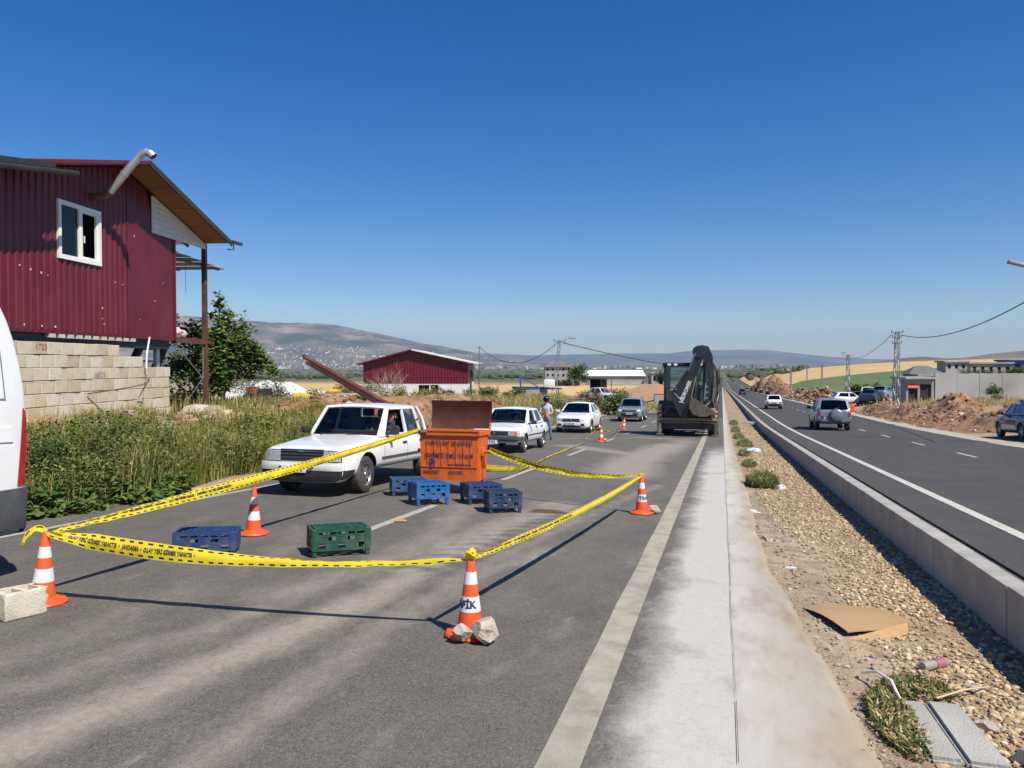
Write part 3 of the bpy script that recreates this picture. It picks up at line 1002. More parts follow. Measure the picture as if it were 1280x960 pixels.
obj('roof', ribbed_roof(-8.0, RDG), 'red_sheet', house)
obj('roof', ribbed_roof(RDG + .004, 3.10), 'red_sheet', house)
xx = RDG + .02
for i in range(4):
    bm = BM(); slab(bm, xx, xx + 1.02, -OV + .03, -.035, .012, .045); obj('soffit_board', bm, 'osb', house); xx += 1.045
xx = RDG - .02
for i in range(6):
    bm = BM(); slab(bm, xx - 1.14, xx, -OV + .03, -.035, .012, .045); obj('soffit_board', bm, 'osb', house); xx -= 1.165
bm = BM(); slab(bm, RDG, 3.12, -OV - .035, -OV - .002, -.03, .11); obj('verge_trim', bm, 'dark_steel', house)
bm = BM(); slab(bm, -8.0, RDG - .005, -OV - .035, -OV - .002, .03, .11); obj('verge_trim', bm, 'red_sheet_dark', house)
# underside of the veranda roof: pale sheets on dark purlins
for i in range(7):
    y = .05 + i * 1.1
    bm = BM(); slab(bm, 1.3, 3.08, y, y + 1.06, .02, .045); obj('ceiling_sheet', bm, 'zinc_sheet', house)
    bm = BM(); slab(bm, 1.3, 3.08, y + .5, y + .56, -.06, .018); obj('purlin', bm, 'dark_steel', house)
# white siding closing the veranda gable, board by board
z = 2.64
for i in range(9):
    za, zb = z + i * .135, z + i * .135 + .128
    xl = .10
    xr = min(2.93, (4.0 - .03 - zb) / .285 + RDG)
    xr0 = min(2.93, (4.0 - .03 - za) / .285 + RDG)
    lo = 2.86 + max(0, (xl - 1.2)) * 0
    if xr0 - xl < .1: continue
    bm = BM(); prism(bm, [(xl, za), (xr0, za), (max(xr, xl + .02), zb), (xl, zb)], -.035, -.012); obj('siding_board', bm, 'white_siding', house)
# veranda post, beams, braces
bm = BM(); box(bm, 2.94, 3.06, -.01, .11, -2.35, roof_z(3.0) - .0); obj('post', bm, 'brown_steel', house)
bm = BM(); box(bm, 2.94, 3.06, 5.5, 5.62, -2.5, roof_z(3.0) - .02); obj('post', bm, 'brown_steel', house)
bm = BM(); box(bm, 1.26, 2.93, .0, .10, -.12, .03); box(bm, 3.07, 3.5, .02, .08, -.10, -.03); obj('floor_beam', bm, 'brown_steel', house)
bm = BM(); box(bm, 1.26, 2.93, .12, 5.4, -.05, .0); obj('veranda_floor', bm, 'old_timber', house)
bm = BM(); tube(bm, [(1.0, .4, -1.55), (1.0, .4, -.08)], .085, 12); obj('post', bm, 'zinc_sheet', house)
bm = BM(); tube(bm, [(1.3, .05, -.15), (2.75, .04, -1.05), (2.84, .04, -1.1), (2.84, .04, -.2)], .018, 6); tube(bm, [(2.84, .04, -1.1), (1.9, .05, -1.75)], .012, 6); obj('brace', bm, 'zinc_sheet', house)
bm = BM(); bar(bm, (1.2, 1.2, -2.2), (2.9, 1.2, -.1), .14, .2); bar(bm, (1.25, 2.0, -2.3), (2.95, 2.0, -.15), .14, .2); obj('stair_stringer', bm, 'dark_steel', house)
for i in range(6):
    t = i / 6 + .08
    bm = BM(); box(bm, 1.2 + 1.7 * t - .12, 1.2 + 1.7 * t + .12, 1.2, 2.0, -2.2 + 2.1 * t, -2.16 + 2.1 * t); obj('stair_tread', bm, 'dark_steel', house)
bm = BM(); tube(bm, [(4.1, 1.2, 2.45), (4.1, 1.2, 1.5)], .006, 4); obj('wire', bm, 'cable_black', house)
bm = BM(); tube(bm, [(3.2, -.75, 2.86), (3.2, -.75, 2.66), (3.1, -.6, 2.66)], .02, 6); bar(bm, (3.13, -.74, 2.88), (3.75, -.74, 2.90), .085); obj('gutter', bm, 'dark_steel', house)
bm = BM(); tube(bm, [(-7.5, -.80, 2.50), (-3.95, -.80, 3.12)], .055, 10); bar(bm, (-7.5, -.78, 2.62), (-4.6, -.78, 3.12), .06, .1); obj('gutter', bm, 'dark_steel', house)
# screw heads and chipped paint spots
bm = BM()
for x, z in ((-4.6, 1.2), (-4.3, 1.15), (-4.0, 1.12), (-3.8, 1.10), (-2.0, .55), (-2.0, .32), (-1.95, .2), (-1.5, 1.2), (-1.2, 1.18), (-.5, .4), (.2, .9), (-.7, 2.4), (-4.5, .05), (-4.0, .05), (-3.6, .05), (.6, 1.4)):
    box(bm, x, x + random.uniform(.008, .022), -.034, -.02, z, z + random.uniform(.012, .05))
obj('paint_chip', bm, 'white_siding', house)
# stove pipe: rusty elbow out of the wall, straight run past the eave, bent top
pp = thing('stove_pipe', 'shiny metal stovepipe angled up past the red house eave', 'chimney pipe', HO, (0, 0, R(100.5)))
bm = BM(); tube(bm, [(-2.25, .1, 3.05), (-2.25, -.12, 3.03), (-2.24, -.28, 3.06), (-2.23, -.40, 3.16)], .08, 14, False); obj('elbow', bm, 'rust', pp)
bm = BM(); tube(bm, [(-2.23, -.385, 3.145), (-2.21, -.72, 3.54)], .083, 16, False); tube(bm, [(-2.212, -.70, 3.515), (-2.208, -.75, 3.575)], .09, 16, False); obj('pipe', bm, 'pipe_metal', pp)
bm = BM(); tube(bm, [(-2.21, -.72, 3.54), (-2.19, -1.06, 3.93)], .083, 16, False); obj('pipe', bm, 'pipe_metal', pp)
bm = BM(); tube(bm, [(-2.19, -1.05, 3.92), (-2.185, -1.13, 3.99), (-2.18, -1.22, 4.02), (-2.175, -1.32, 3.99), (-2.17, -1.39, 3.92)], [.086, .089, .09, .089, .086], 16, False); obj('elbow', bm, 'pipe_metal', pp)

# low sheet roof behind the gable, seen from beneath
for i in range(5):
    x = 1.3 + i * .72
    bm = BM(); box(bm, x, x + .70, .3, 5.0, 2.42 - i * .03, 2.44 - i * .03); obj('porch_sheet', bm, 'grey_render', house)
for i in range(4):
    bm = BM(); box(bm, 1.3, 4.9, .5 + i * 1.3, .56 + i * 1.3, 2.27, 2.31); obj('purlin', bm, 'dark_steel', house)
# bundle of laundry on the veranda
bm = BM(); 
for k in range(5): rock(bm, (random.uniform(1.45, 2.2), .3, .12 + random.uniform(0, .12)), random.uniform(.12, .2), k + 3, (1, .8, .6), 2, .5)
mat('cloth_white', (.66, .60, .58), (.55, .32, .33), 6, rough=.95)
o = obj('laundry', bm, 'cloth_white', None, 60)
o.location = HO; o.rotation_euler = (0, 0, R(100.5)); tag(o, 'crumpled white and pink laundry on the veranda beam beside the red wall', 'laundry')

# ------------------------------------------------------------------ block wall below the house
bw = thing('block_wall', 'pale cream block wall stepped down at its end below the red house', 'block wall', (-12.15, 9.0, .42), (0, 0, math.atan2(16.75 - 9.0, -13.71 + 12.15)))
WL = math.hypot(16.75 - 9.0, 13.71 - 12.15)
bm = BM(); bbox(bm, 0, .392, 0, .2, 0, .244, .008, 1); proto = obj('brick', bm, 'block', bw)
shade = []
for k, (a, b) in enumerate((((.64, .56, .42), (.56, .49, .35)), ((.60, .52, .37), (.52, .45, .31)), ((.67, .60, .47), (.60, .53, .41)), ((.55, .46, .31), (.47, .39, .26)))):
    mat('block_tone', a, b, 4, rough=.95, bump=.8, bscale=40, dirt=(.34, .28, .19), dirt_amt=.55, dirt_scale=2.4)
    me = proto.data.copy(); me.materials.clear(); me.materials.append(MATS['block_tone']); shade.append(me)
first = True
for r in range(7):
    x = -.2 * (r % 2)
    end = WL if r < 5 else (WL - 1.25 if r == 5 else WL - 2.15)
    while x < end - .12:
        L = min(.4, end - x)
        o = proto if first else proto.copy()
        if not first: C.objects.link(o)
        first = False
        o.data = random.choice(shade)
        sagl = -.05 * math.sin(x / WL * 3.1) * (r < 5)
        o.location = (x, random.uniform(-.012, .012), r * .2555 + random.uniform(-.004, .004))
        o.rotation_euler = (0, random.uniform(-.006, .006), random.uniform(-.02, .02))
        o.scale = (L / .4 * random.uniform(.985, 1.0), 1, 1)
        x += L + (.0 if random.random() < .8 else .012)
bm = BM(); box(bm, -.1, WL - .03, .03, .17, 0, 1.27); box(bm, -.1, WL - 1.3, .03, .17, 1.271, 1.52); box(bm, -.1, WL - 2.2, .03, .17, 1.521, 1.75)
obj('mortar', bm, 'mortar', bw)
bm = BM(); tube(bm, [(WL - 1.05, -.05, 2.0), (WL - 1.25, -.09, 1.6), (WL - 1.27, -.08, 1.25), (WL - 1.2, -.06, 1.1)], .02, 6)
o = obj('cable', bm, 'pvc_white', None); o.location = bw.location; o.rotation_euler = bw.rotation_euler
tag(o, 'white cable hanging out under the red house over the block wall', 'cable')
bm = BM()
pts = [(WL - 3.5 + t * 1.9, -.05 - .55 * math.sin(t * 2.6), .72 + t * .28) for t in [i / 12 for i in range(13)]]
tube(bm, pts, .014, 5); tube(bm, [pts[-1], (WL - 1.58, -.06, .55)], .014, 5); tube(bm, [pts[-1], (WL - 1.2, -.03, 1.02)], .01, 5)
o = obj('iron_rod', bm, 'rust', None); o.location = bw.location; o.rotation_euler = bw.rotation_euler
tag(o, 'thin bent iron rod sticking out of the pale block wall', 'rod')
# faded number sprayed on the top row, grey scribble lower down
for body, sz, x, z, m in (('1723', .17, 3.02, 1.68, 'print_red'), ('ABD3', .17, 4.9, 1.12, 'grey_render')):
    text(body, sz, Matrix.Translation((x, -.016, z)) @ Matrix.Rotation(R(90), 4, 'X'), m, bw)
for k, (x0, x1, y0, y1) in enumerate(((-.1, 0, .2, 5), (WL - .3, WL - .1, .22, 5.5))):  # unseen walls added to keep the gap under the house dark
    bm = BM(); box(bm, x0, x1, y0, y1, 0, 1.2 if k else 1.7); obj('shade_wall', bm, 'block', bw)
bm = BM(); box(bm, -.1, WL - .1, 5.5, 5.7, 0, 1.7); obj('shade_wall', bm, 'block', bw)

# ------------------------------------------------------------------ the second red building
mat('barn_white', (.70, .69, .67), (.60, .58, .55), 1.2, rough=.85, dirt=(.42, .38, .33), dirt_amt=.4)
bx, by = -33.8, 68.5
barn = thing('barn', 'long red metal gable barn with white base across the field', 'barn', (bx, by, -1.55), (0, 0, math.atan2(2.74, 9.86)))
BWD, BD, RX0 = 10.25, 12.0, 4.75
def bz(x): return 3.42 + (4.72 - 3.42) * x / RX0 if x < RX0 else 4.72 - (4.72 - 3.55) * (x - RX0) / (BWD - RX0)
obj('wall', corrugated(.0, BWD, 1.46, lambda x: bz(x) - .02, per=.3, dep=.05), 'red_sheet', barn)
WX = ((5.4, 6.45), (6.55, 7.35))
bm = BM()
last = 0
for a, b in WX:
    box(bm, last, a, 0, .2, -.3, 1.45); box(bm, a, b, 0, .2, -.3, .35); box(bm, a, b, 0, .2, 1.33, 1.45); last = b
box(bm, last, BWD, 0, .2, -.3, 1.45)
obj('base_wall', bm, 'barn_white', barn)
for a, b in WX:
    bm = BM()
    box(bm, a, a + .06, .04, .12, .35, 1.33); box(bm, b - .06, b, .04, .12, .35, 1.33); box(bm, (a + b) / 2 - .03, (a + b) / 2 + .03, .04, .12, .35, 1.33)
    box(bm, a + .06, b - .06, .05, .11, .8, .86)
    w = obj('window', bm, 'brown_steel', barn)
    bm = BM(); box(bm, a, b, .13, .14, .35, 1.33); obj('pane', bm, 'window_glass', w)
bm = BM(); box(bm, .2, 9.9, 2.5, 2.6, 0, 3); obj('room_wall', bm, 'interior', barn)
bm = BM(); box(bm, 0, .15, .21, BD, -.3, 3.3); obj('wall', bm, 'red_sheet', barn)
bm = BM(); box(bm, .16, BWD - .16, BD - .15, BD, -.3, 3.4); obj('wall', bm, 'red_sheet', barn)
# right flank: white posts, dark doorway, grey band, sign
bm = BM(); box(bm, BWD - .15, BWD, .21, 2.9, -.3, 1.45); box(bm, BWD - .15, BWD, 9.2, BD, -.3, 1.45); obj('base_wall', bm, 'barn_white', barn)
bm = BM(); box(bm, BWD - .15, BWD - .002, .21, 2.9, 1.455, 3.45); box(bm, BWD - .15, BWD - .002, 9.2, BD, 1.455, 3.45); box(bm, BWD - .15, BWD - .002, 2.9, 9.2, 2.75, 3.45); obj('wall', bm, 'dark_steel', barn)
bm = BM(); box(bm, BWD - .13, BWD - .1, 3.0, 9.1, -.3, 2.74); obj('door', bm, 'interior', barn)
bm = BM(); box(bm, BWD + .02, BWD + .12, 8.0, 12.0, 2.5, 3.35); sg = obj('sign', bm, 'barn_white', barn)
bm = BM(); box(bm, BWD + .122, BWD + .13, 8.4, 11.6, 2.75, 3.1); obj('sign_print', bm, 'brown_steel', sg)
for xa, xb in ((-.5, RX0), (RX0 + .002, BWD + .75)):
    bm = BM()
    def zz(x): return bz(min(max(x, 0), BWD)) + (0 if 0 <= x <= BWD else (-.27 * -x if x < 0 else -.21 * (x - BWD)))
    for (ya, yb) in ((-.6, BD + .4),):
        v = [bm.verts.new(p) for p in ((xa, ya, zz(xa)), (xb, ya, zz(xb)), (xb, yb, zz(xb)), (xa, yb, zz(xa)), (xa, ya, zz(xa) + .12), (xb, ya, zz(xb) + .12), (xb, yb, zz(xb) + .12), (xa, yb, zz(xa) + .12))]
        for q in ((3, 2, 1, 0), (4, 5, 6, 7), (0, 1, 5, 4), (1, 2, 6, 5), (2, 3, 7, 6), (3, 0, 4, 7)): bm.faces.new([v[i] for i in q])
    obj('roof', bm, 'red_sheet' if xa < 0 else 'barn_white', barn)

# ------------------------------------------------------------------ far buildings
mat('raw_concrete', (.44, .42, .40), (.36, .35, .33), .35, rough=.95, bump=.4, bscale=4, dirt=(.27, .26, .24), dirt_amt=.75, dirt_scale=.25, stretch=(1, 1, .6))
mat('digger_like_roof', (.13, .125, .12), (.17, .16, .15), .5, rough=.9)
mat('roof_sheet', (.75, .75, .74), None, rough=.5)
mat('blue_sheet', (.03, .07, .22), None, rough=.5)
mat('brick_red', (.30, .12, .075), (.24, .10, .06), 1, rough=.95)
def far_building(name, label, cat, x, y, rz, w, d, h, floors, cols, m, roof='flat', zoff=0):
    t = thing(name, label, cat, (x, y, GZ(x, y) + zoff), (0, 0, rz))
    fh = h / floors
    bm = BM()
    # front wall with real openings
    cw = w / cols
    ow, oh = cw * .42, fh * .45
    for f_ in range(floors):
        z = f_ * fh
        box(bm, -w / 2, w / 2, -d / 2, -d / 2 + .3, z - (.8 if f_ == 0 else 0), z + fh * .32)
        box(bm, -w / 2, w / 2, -d / 2, -d / 2 + .3, z + fh * .32 + oh, z + fh)
        for c_ in range(cols + 1):
            a = -w / 2 + c_ * cw - (cw - ow) / 2; b = a + (cw - ow)
            box(bm, max(a, -w / 2), min(b, w / 2), -d / 2 + .001, -d / 2 + .299, z + fh * .32, z + fh * .32 + oh)
    box(bm, -w / 2, -w / 2 + .3, -d / 2 + .31, d / 2, -.8, h); box(bm, w / 2 - .3, w / 2, -d / 2 + .31, d / 2, -.8, h); box(bm, -w / 2 + .31, w / 2 - .31, d / 2 - .3, d / 2, -.8, h)
    obj('wall', bm, m, t)
    for f_ in range(floors):
        for c_ in range(cols):
            a = -w / 2 + c_ * cw + (cw - ow) / 2; z = f_ * fh + fh * .32
            bm = BM(); box(bm, a, a + ow, -d / 2 + .2, -d / 2 + .22, z, z + oh); obj('window', bm, 'window_glass' if random.random() < .3 else 'interior', t)
    bm = BM()
    if roof == 'flat': box(bm, -w / 2 - .4, w / 2 + .4, -d / 2 - .4, d / 2 + .4, h + .005, h + .35)
    else:
        e = .6; rh = w * .1 if roof == 'gable' else 1.6
        A = [(-w / 2 - e, -d / 2 - e, h), (w / 2 + e, -d / 2 - e, h), (w / 2 + e, d / 2 + e, h), (-w / 2 - e, d / 2 + e, h), (-w / 2 + d * .3, 0, h + rh), (w / 2 - d * .3, 0, h + rh)]
        v = [bm.verts.new(p) for p in A]
        for q in ((0, 1, 5, 4), (1, 2, 5), (2, 3, 4, 5), (3, 0, 4), (3, 2, 1, 0)): bm.faces.new([v[i] for i in q])
    obj('roof', bm, m if roof == 'flat' else 'digger_like_roof', t)
    return t
RZF = R(15.3)
far_building('apartment_building', 'grey unfinished three storey block behind the leaning pole', 'building', -45.6, 216, RZF, 7.4, 7, 4.9, 3, 5, 'grey_render', 'hip')
wh = thing('warehouse', 'low grey warehouse with a wide pale roof beyond the stubble field', 'warehouse', (-36.5, 260, GZ(-36.5, 260)), (0, 0, RZF))
bm = BM(); box(bm, -11.3, 11.3, 0, 12, -.5, 2.6); obj('wall', bm, 'raw_concrete', wh)
bm = BM(); box(bm, -11.3, 11.3, -.06, -.005, 1.0, 1.5); obj('band', bm, 'grey_render', wh)
bm = BM()
v = [bm.verts.new(p) for p in ((-11.9, -.7, 2.62), (11.9, -.7, 2.62), (11.9, 6, 4.6), (-11.9, 6, 4.6), (11.9, 12.7, 2.62), (-11.9, 12.7, 2.62))]
for q in ((0, 1, 2, 3), (3, 2, 4, 5), (1, 4, 2), (0, 3, 5), (0, 5, 4, 1)): bm.faces.new([v[i] for i in q])
obj('roof', bm, 'roof_sheet', wh)
far_building('house', 'small dark house beyond the stubble just left of the excavator', 'house', -20.5, 262, RZF, 6, 6, 3.6, 1, 3, 'grey_render')
# long raw concrete wall and the dark shed at its end
cw = thing('concrete_wall', 'long bare grey concrete wall behind the rubble mound', 'wall', (19.9, 82.5, GZ(22, 82.5) - .5), (0, 0, R(7)))
x = 0
for i in range(14):
    L = 2.0
    bm = BM(); bbox(bm, x, x + L - .012, random.uniform(-.012, .012), .3, 0, 3.15 + random.uniform(-.05, .05), .015, 1)
    obj('panel', bm, 'raw_concrete', cw); x += L
sh = thing('shed', 'low concrete shed with two dark doorways at the end of the long wall', 'shed', (17.3, 82.2, GZ(18, 82) - .5), (0, 0, R(7))); sh.scale = (.78, .78, .86)
bm = BM(); box(bm, 0, .25, 0, 5, 0, 3.2); box(bm, 1.35, 1.6, .001, .3, 0, 2.6); box(bm, 2.95, 3.2, 0, 5, 0, 3.2); box(bm, .26, 2.94, .002, .3, 2.61, 3.19); box(bm, .26, 2.94, 4.7, 4.99, 0, 3.19); obj('wall', bm, 'grey_render', sh)
bm = BM(); box(bm, -.25, 3.3, -.5, 5.2, 3.21, 3.42); obj('roof', bm, 'raw_concrete', sh)
for a in (.27, 1.62):
    bm = BM(); box(bm, a, a + 1.06, .22, .26, 0, 2.58); obj('door', bm, 'interior', sh)
bm = BM(); box(bm, .1, 1.45, -.16, -.04, 2.15, 2.55); sg = obj('sign', bm, 'print_red', sh)
bm = BM(); box(bm, .2, 1.35, -.168, -.162, 2.29, 2.38); obj('sign_print', bm, 'barn_white', sg)
# cluster of houses on the ridge behind the wall
far_building('house', 'pale flat roofed house tallest on the ridge behind the concrete wall', 'house', 46, 178, R(5), 4, 5, 3.7, 2, 3, 'raw_concrete')
far_building('house', 'long grey house on the ridge right of the tallest one', 'house', 53.5, 184, R(8), 8, 7, 2.8, 1, 5, 'grey_render')
far_building('house', 'dark grey low house on the ridge behind the middle of the wall', 'house', 39, 172, R(5), 5.5, 5, 2.0, 1, 4, 'grey_render', 'hip')
far_building('house', 'small square grey hut above the dark shed', 'hut', 34.8, 150, R(5), 3.2, 3, 2.2, 1, 2, 'grey_render')
far_building('shed', 'blue sheet metal shed at the end of the ridge', 'shed', 62, 190, R(8), 6, 6, 2.7, 1, 2, 'blue_sheet')
far_building('hut', 'brown brick hut near the end of the concrete wall', 'hut', 43, 130, R(8), 3.2, 3, 1.6, 1, 2, 'brick_red')

# ------------------------------------------------------------------ vehicles
def lerp(a, b, t): return a + (b - a) * t
def interp_rows(rows, t):
    ts = [r[0] for r in rows]
    return [float(np.interp(t, ts, [r[k] for r in rows])) for k in range(1, len(rows[0]))]

class Car:
    """rows: (t from the nose, underside, top, half width) along the length; local axes: x across, y from nose (-) to tail (+), z up"""
    def __init__(s, name, label, cat, x, y, rz, off, paint, L, rows, gh, wheels, wr, ww=.19, group=None, extra=None, glass='car_glass', arch=1.22):
        loc, rot = on_road(x, y, rz, off)
        s.root = thing(name, label, cat, loc, rot, group)
        s.L, s.paint, s.glass, s.wr = L, paint, glass, wr
        s.y = lambda t: t - L / 2
        s.rows = rows
        s.shell(rows, wheels, wr, arch, extra or [])
        if gh: s.green(gh)
        s.make_wheels(wheels, wr, ww)

    def shell(s, rows, wheels, wr, arch, extra):
        bm = BM()
        ts = sorted({r[0] for r in rows} | set(np.linspace(rows[0][0] + .12, rows[-1][0] - .12, 22).tolist()))
        rings = []
        for t in ts:
            zb, zt, w = interp_rows(rows, t)[:3]
            h = zt - zb
            half = [(0, zb), (.72 * w, zb), (.93 * w, zb + .05 * h), (.985 * w, zb + .2 * h), (w, zb + .45 * h), (.992 * w, zb + .70 * h), (.955 * w, zb + .88 * h), (.89 * w, zt - .012), (.74 * w, zt + .004), (.40 * w, zt + .022), (0, zt + .028)]
            ring = [(a, b) for a, b in half] + [(-a, b) for a, b in half[-2:0:-1]]
            rings.append([bm.verts.new((a, s.y(t), b)) for a, b in ring])
        n = len(rings[0])
        for a, b in zip(rings, rings[1:]):
            for k in range(n): bm.faces.new((a[k], a[(k + 1) % n], b[(k + 1) % n], b[k]))
        bm.faces.new(rings[0]); bm.faces.new(rings[-1][::-1])
        o = obj('body', bm, [s.paint, 'black_plastic'], s.root, 40)
        md = o.modifiers.new('round', 'SUBSURF'); md.levels = 1
        cut = []
        for t in wheels:
            w = interp_rows(rows, t)[2]
            for sd in (-1, 1):
                cb = BM()
                lathe(cb, [(0, w - .30), (wr * arch, w - .30), (wr * arch, w + .3), (0, w + .3)], 28, 'X')
                c = obj('cut', cb, 'black_plastic')
                c.matrix_world = Matrix.Translation((0, s.y(t), wr * 1.02)) @ Matrix.Diagonal((sd, 1, 1, 1))
                cut.append(c)
        for e in extra:
            cb = BM(); box(cb, *e); cut.append(obj('cut', cb, 'black_plastic'))
        # cutters and shell share one frame while cutting
        p = o.parent; o.parent = None; o.matrix_world = Matrix.Identity(4)
        bpy.context.view_layer.update()
        bool_cut(o, cut)
        o.parent = p
        autosmooth(o.data, 38)
        s.body = o
        s.bvh = BVHTree.FromPolygons([v.co for v in o.data.vertices], [list(f.vertices) for f in o.data.polygons])

    def patch(s, name, m, side, q, off=.006, n=(6, 3), parent=None, label=None, skirt=.03, bulge=0.0):
        """a fitted panel lying on the shell; q: four corners (bl, br, tr, tl), across/height or along/height"""
        a, b, c, d = [Vector((*p, 0)) for p in q]
        bm = BM()
        D = {'F': Vector((0, 1, 0)), 'B': Vector((0, -1, 0)), 'L': Vector((1, 0, 0)), 'R': Vector((-1, 0, 0))}[side]
        grid = []
        for j in range(n[1] + 1):
            row = []
            for i in range(n[0] + 1):
                u, v = i / n[0], j / n[1]
                p = (a.lerp(b, u)).lerp(d.lerp(c, u), v)
                if side in 'FB': o = Vector((p.x, -9 if side == 'F' else 9, p.y))
                else: o = Vector((-9 if side == 'L' else 9, s.y(p.x), p.y))
                hit = s.bvh.ray_cast(o, D)[0]
                if hit is None: hit = s.bvh.find_nearest(o + D * (9 - (s.L / 2 if side in 'FB' else interp_rows(s.rows, s.L / 2)[2])))[0]
                bl = bulge * (1 - (2 * u - 1) ** 4) * (1 - (2 * v - 1) ** 4)
                row.append(bm.verts.new(hit - D * (off + bl)))
            grid.append(row)
        for j in range(n[1]):
            for i in range(n[0]): bm.faces.new((grid[j][i], grid[j][i + 1], grid[j + 1][i + 1], grid[j + 1][i]))
        if skirt:
            r = bmesh.ops.extrude_edge_only(bm, edges=[e for e in bm.edges if e.is_boundary])
            for v in r['geom']:
                if isinstance(v, bmesh.types.BMVert): v.co += D * (skirt + off)
        o = obj(name, bm, m, parent or s.root, 30)
        if label: o['label'] = label
        return o

    def green(s, g):
        """greenhouse: A windscreen foot, B roof front, C roof rear, D rear window foot as (t, z); wb, wr half widths"""
        A, B_, C_, D_ = g['A'], g['B'], g['C'], g['D']
        wb, wr = g['wb'], g['wr']
        zb = min(A[1], D_[1]); zr_ = max(B_[1], C_[1])
        cr = g.get('crown', .035); bl = g.get('bulge', .07); br = g.get('rbulge', .05)
        def hw(t, z):
            k = (z - zb) / (zr_ - zb)
            w = wb + (wr - wb) * k
            tm = (A[0] + D_[0]) / 2
            return w * (1 - .07 * max(0, (tm - t) / (tm - A[0])) ** 2 - .05 * max(0, (t - tm) / (D_[0] - tm)) ** 2)
        def P(sx, t, z, by=0.0, cz=0.0):
            k = 1 - sx * sx
            return Vector((sx * hw(t, z), s.y(t) + by * k, z + cz * k))
        def screen(p, q, by):
            return lambda u, v: P(2 * u - 1, lerp(p[0], q[0], v), lerp(p[1], q[1], v), by * (1 - v * .6), cr * v)
        def ringpane(f, inner, nm, pane_name, nu, nv, depth):
            """frame with an opening plus the pane set into it; inner (u0, u1, v0, v1) or four uv corners"""
            if len(inner) == 4 and not isinstance(inner[0], tuple):
                u0, u1, v0, v1 = inner; inner = ((u0, v0), (u1, v0), (u1, v1), (u0, v1))
            def quad(cs, i, j):
                (a, b, c, d) = cs
                u, v = i / nu, j / nv
                x = lerp(lerp(a[0], b[0], u), lerp(d[0], c[0], u), v); y = lerp(lerp(a[1], b[1], u), lerp(d[1], c[1], u), v)
                return x, y
            full = ((0, 0), (1, 0), (1, 1), (0, 1))
            loop = [(i, 0) for i in range(nu)] + [(nu, j) for j in range(nv)] + [(i, nv) for i in range(nu, 0, -1)] + [(0, j) for j in range(nv, 0, -1)]
            fr = []
            for cs in (full, inner): fr.append([f(*quad(cs, i, j)) for i, j in loop])
            cen = sum((p for p in fr[1]), Vector()) / len(loop)
            nrm = (f(.6, .5) - f(.4, .5)).cross(f(.5, .6) - f(.5, .4)).normalized()
            if nrm.dot(cen - Vector((0, cen.y * .5, .8))) < 0: nrm = -nrm
            return fr, loop, lambda i, j: f(*quad(inner, i, j)) - nrm * depth, nrm
        fb = BM()
        panes = []
        def add(f, inner, pane_name, nu, nv, depth=.018):
            fr, loop, pf, nrm = ringpane(f, inner, '', pane_name, nu, nv, depth)
            o_ = [fb.verts.new(p) for p in fr[0]]; i_ = [fb.verts.new(p) for p in fr[1]]; k_ = [fb.verts.new(p - nrm * .035) for p in fr[1]]
            n = len(loop)
            for k in range(n):
                fb.faces.new((o_[k], o_[(k + 1) % n], i_[(k + 1) % n], i_[k]))
                fb.faces.new((i_[k], i_[(k + 1) % n], k_[(k + 1) % n], k_[k]))
            if pane_name:
                pb = BM()
                gr = [[pb.verts.new(pf(i, j)) for i in range(nu + 1)] for j in range(nv + 1)]
                for j in range(nv):
                    for i in range(nu): pb.faces.new((gr[j][i], gr[j][i + 1], gr[j + 1][i + 1], gr[j + 1][i]))
                panes.append((pane_name, pb))
        add(screen(A, B_, -bl), g.get('ws', (.05, .95, .04, .93)), 'windscreen', 10, 4)
        add(screen(D_, C_, br), g.get('rs', (.08, .92, .10, .88)), 'rear_window', 10, 4)
        for sd in (-1, 1):
            cuts = g['sides']                       # posts: (t at belt, t at roof)
            bb = [A] + [(c[0], lerp(A[1], D_[1], (c[0] - A[0]) / (D_[0] - A[0]))) for c in cuts] + [D_]
            tt = [B_] + [(c[1], lerp(B_[1], C_[1], (c[1] - B_[0]) / (C_[0] - B_[0]))) for c in cuts] + [C_]
            for k in range(len(bb) - 1):
                p0, p1, q1, q0 = bb[k], bb[k + 1], tt[k + 1], tt[k]
                f = lambda u, v, p0=p0, p1=p1, q1=q1, q0=q0: P(sd, lerp(lerp(p0[0], p1[0], u), lerp(q0[0], q1[0], u), v), lerp(lerp(p0[1], p1[1], u), lerp(q0[1], q1[1], u), v))
                inn = g['panes'][k]
                add(f, inn, None if (sd == g.get('open', (0,))[0] and k in g['open'][1:]) else 'side_window', 4, 3)
        # roof skin
        nu, nv = 10, 6
        gr = []
        for j in range(nv + 1):
            v = j / nv
            t, z = lerp(B_[0], C_[0], v), lerp(B_[1], C_[1], v)
            by = -bl * .4 * max(0, 1 - v * 2) + br * .4 * max(0, v * 2 - 1)
            gr.append([fb.verts.new(P(2 * i / nu - 1, t, z, by, cr + g.get('arc', .025) * 4 * v * (1 - v))) for i in range(nu + 1)])
        for j in range(nv):
            for i in range(nu): fb.faces.new((gr[j][i], gr[j][i + 1], gr[j + 1][i + 1], gr[j + 1][i]))
        bmesh.ops.remove_doubles(fb, verts=fb.verts[:], dist=.004)
        o = obj('roof', fb, s.paint, s.root, 30)
        for nm, pb in panes: obj(nm, pb, s.glass, s.root, 40)
        # dark cabin floor, seats, dashboard, steering wheel
        ib = BM()
        t0, t1 = A[0] + .1, D_[0] - .1
        z0 = zb + .034
        box(ib, -wb * .9, wb * .9, s.y(t0), s.y(t1), z0 - .02, z0)
        bbox(ib, -wb * .9, wb * .9, s.y(t0), s.y(t0) + .35, z0, z0 + .07, .03)
        obj('dashboard', ib, 'interior', s.root)
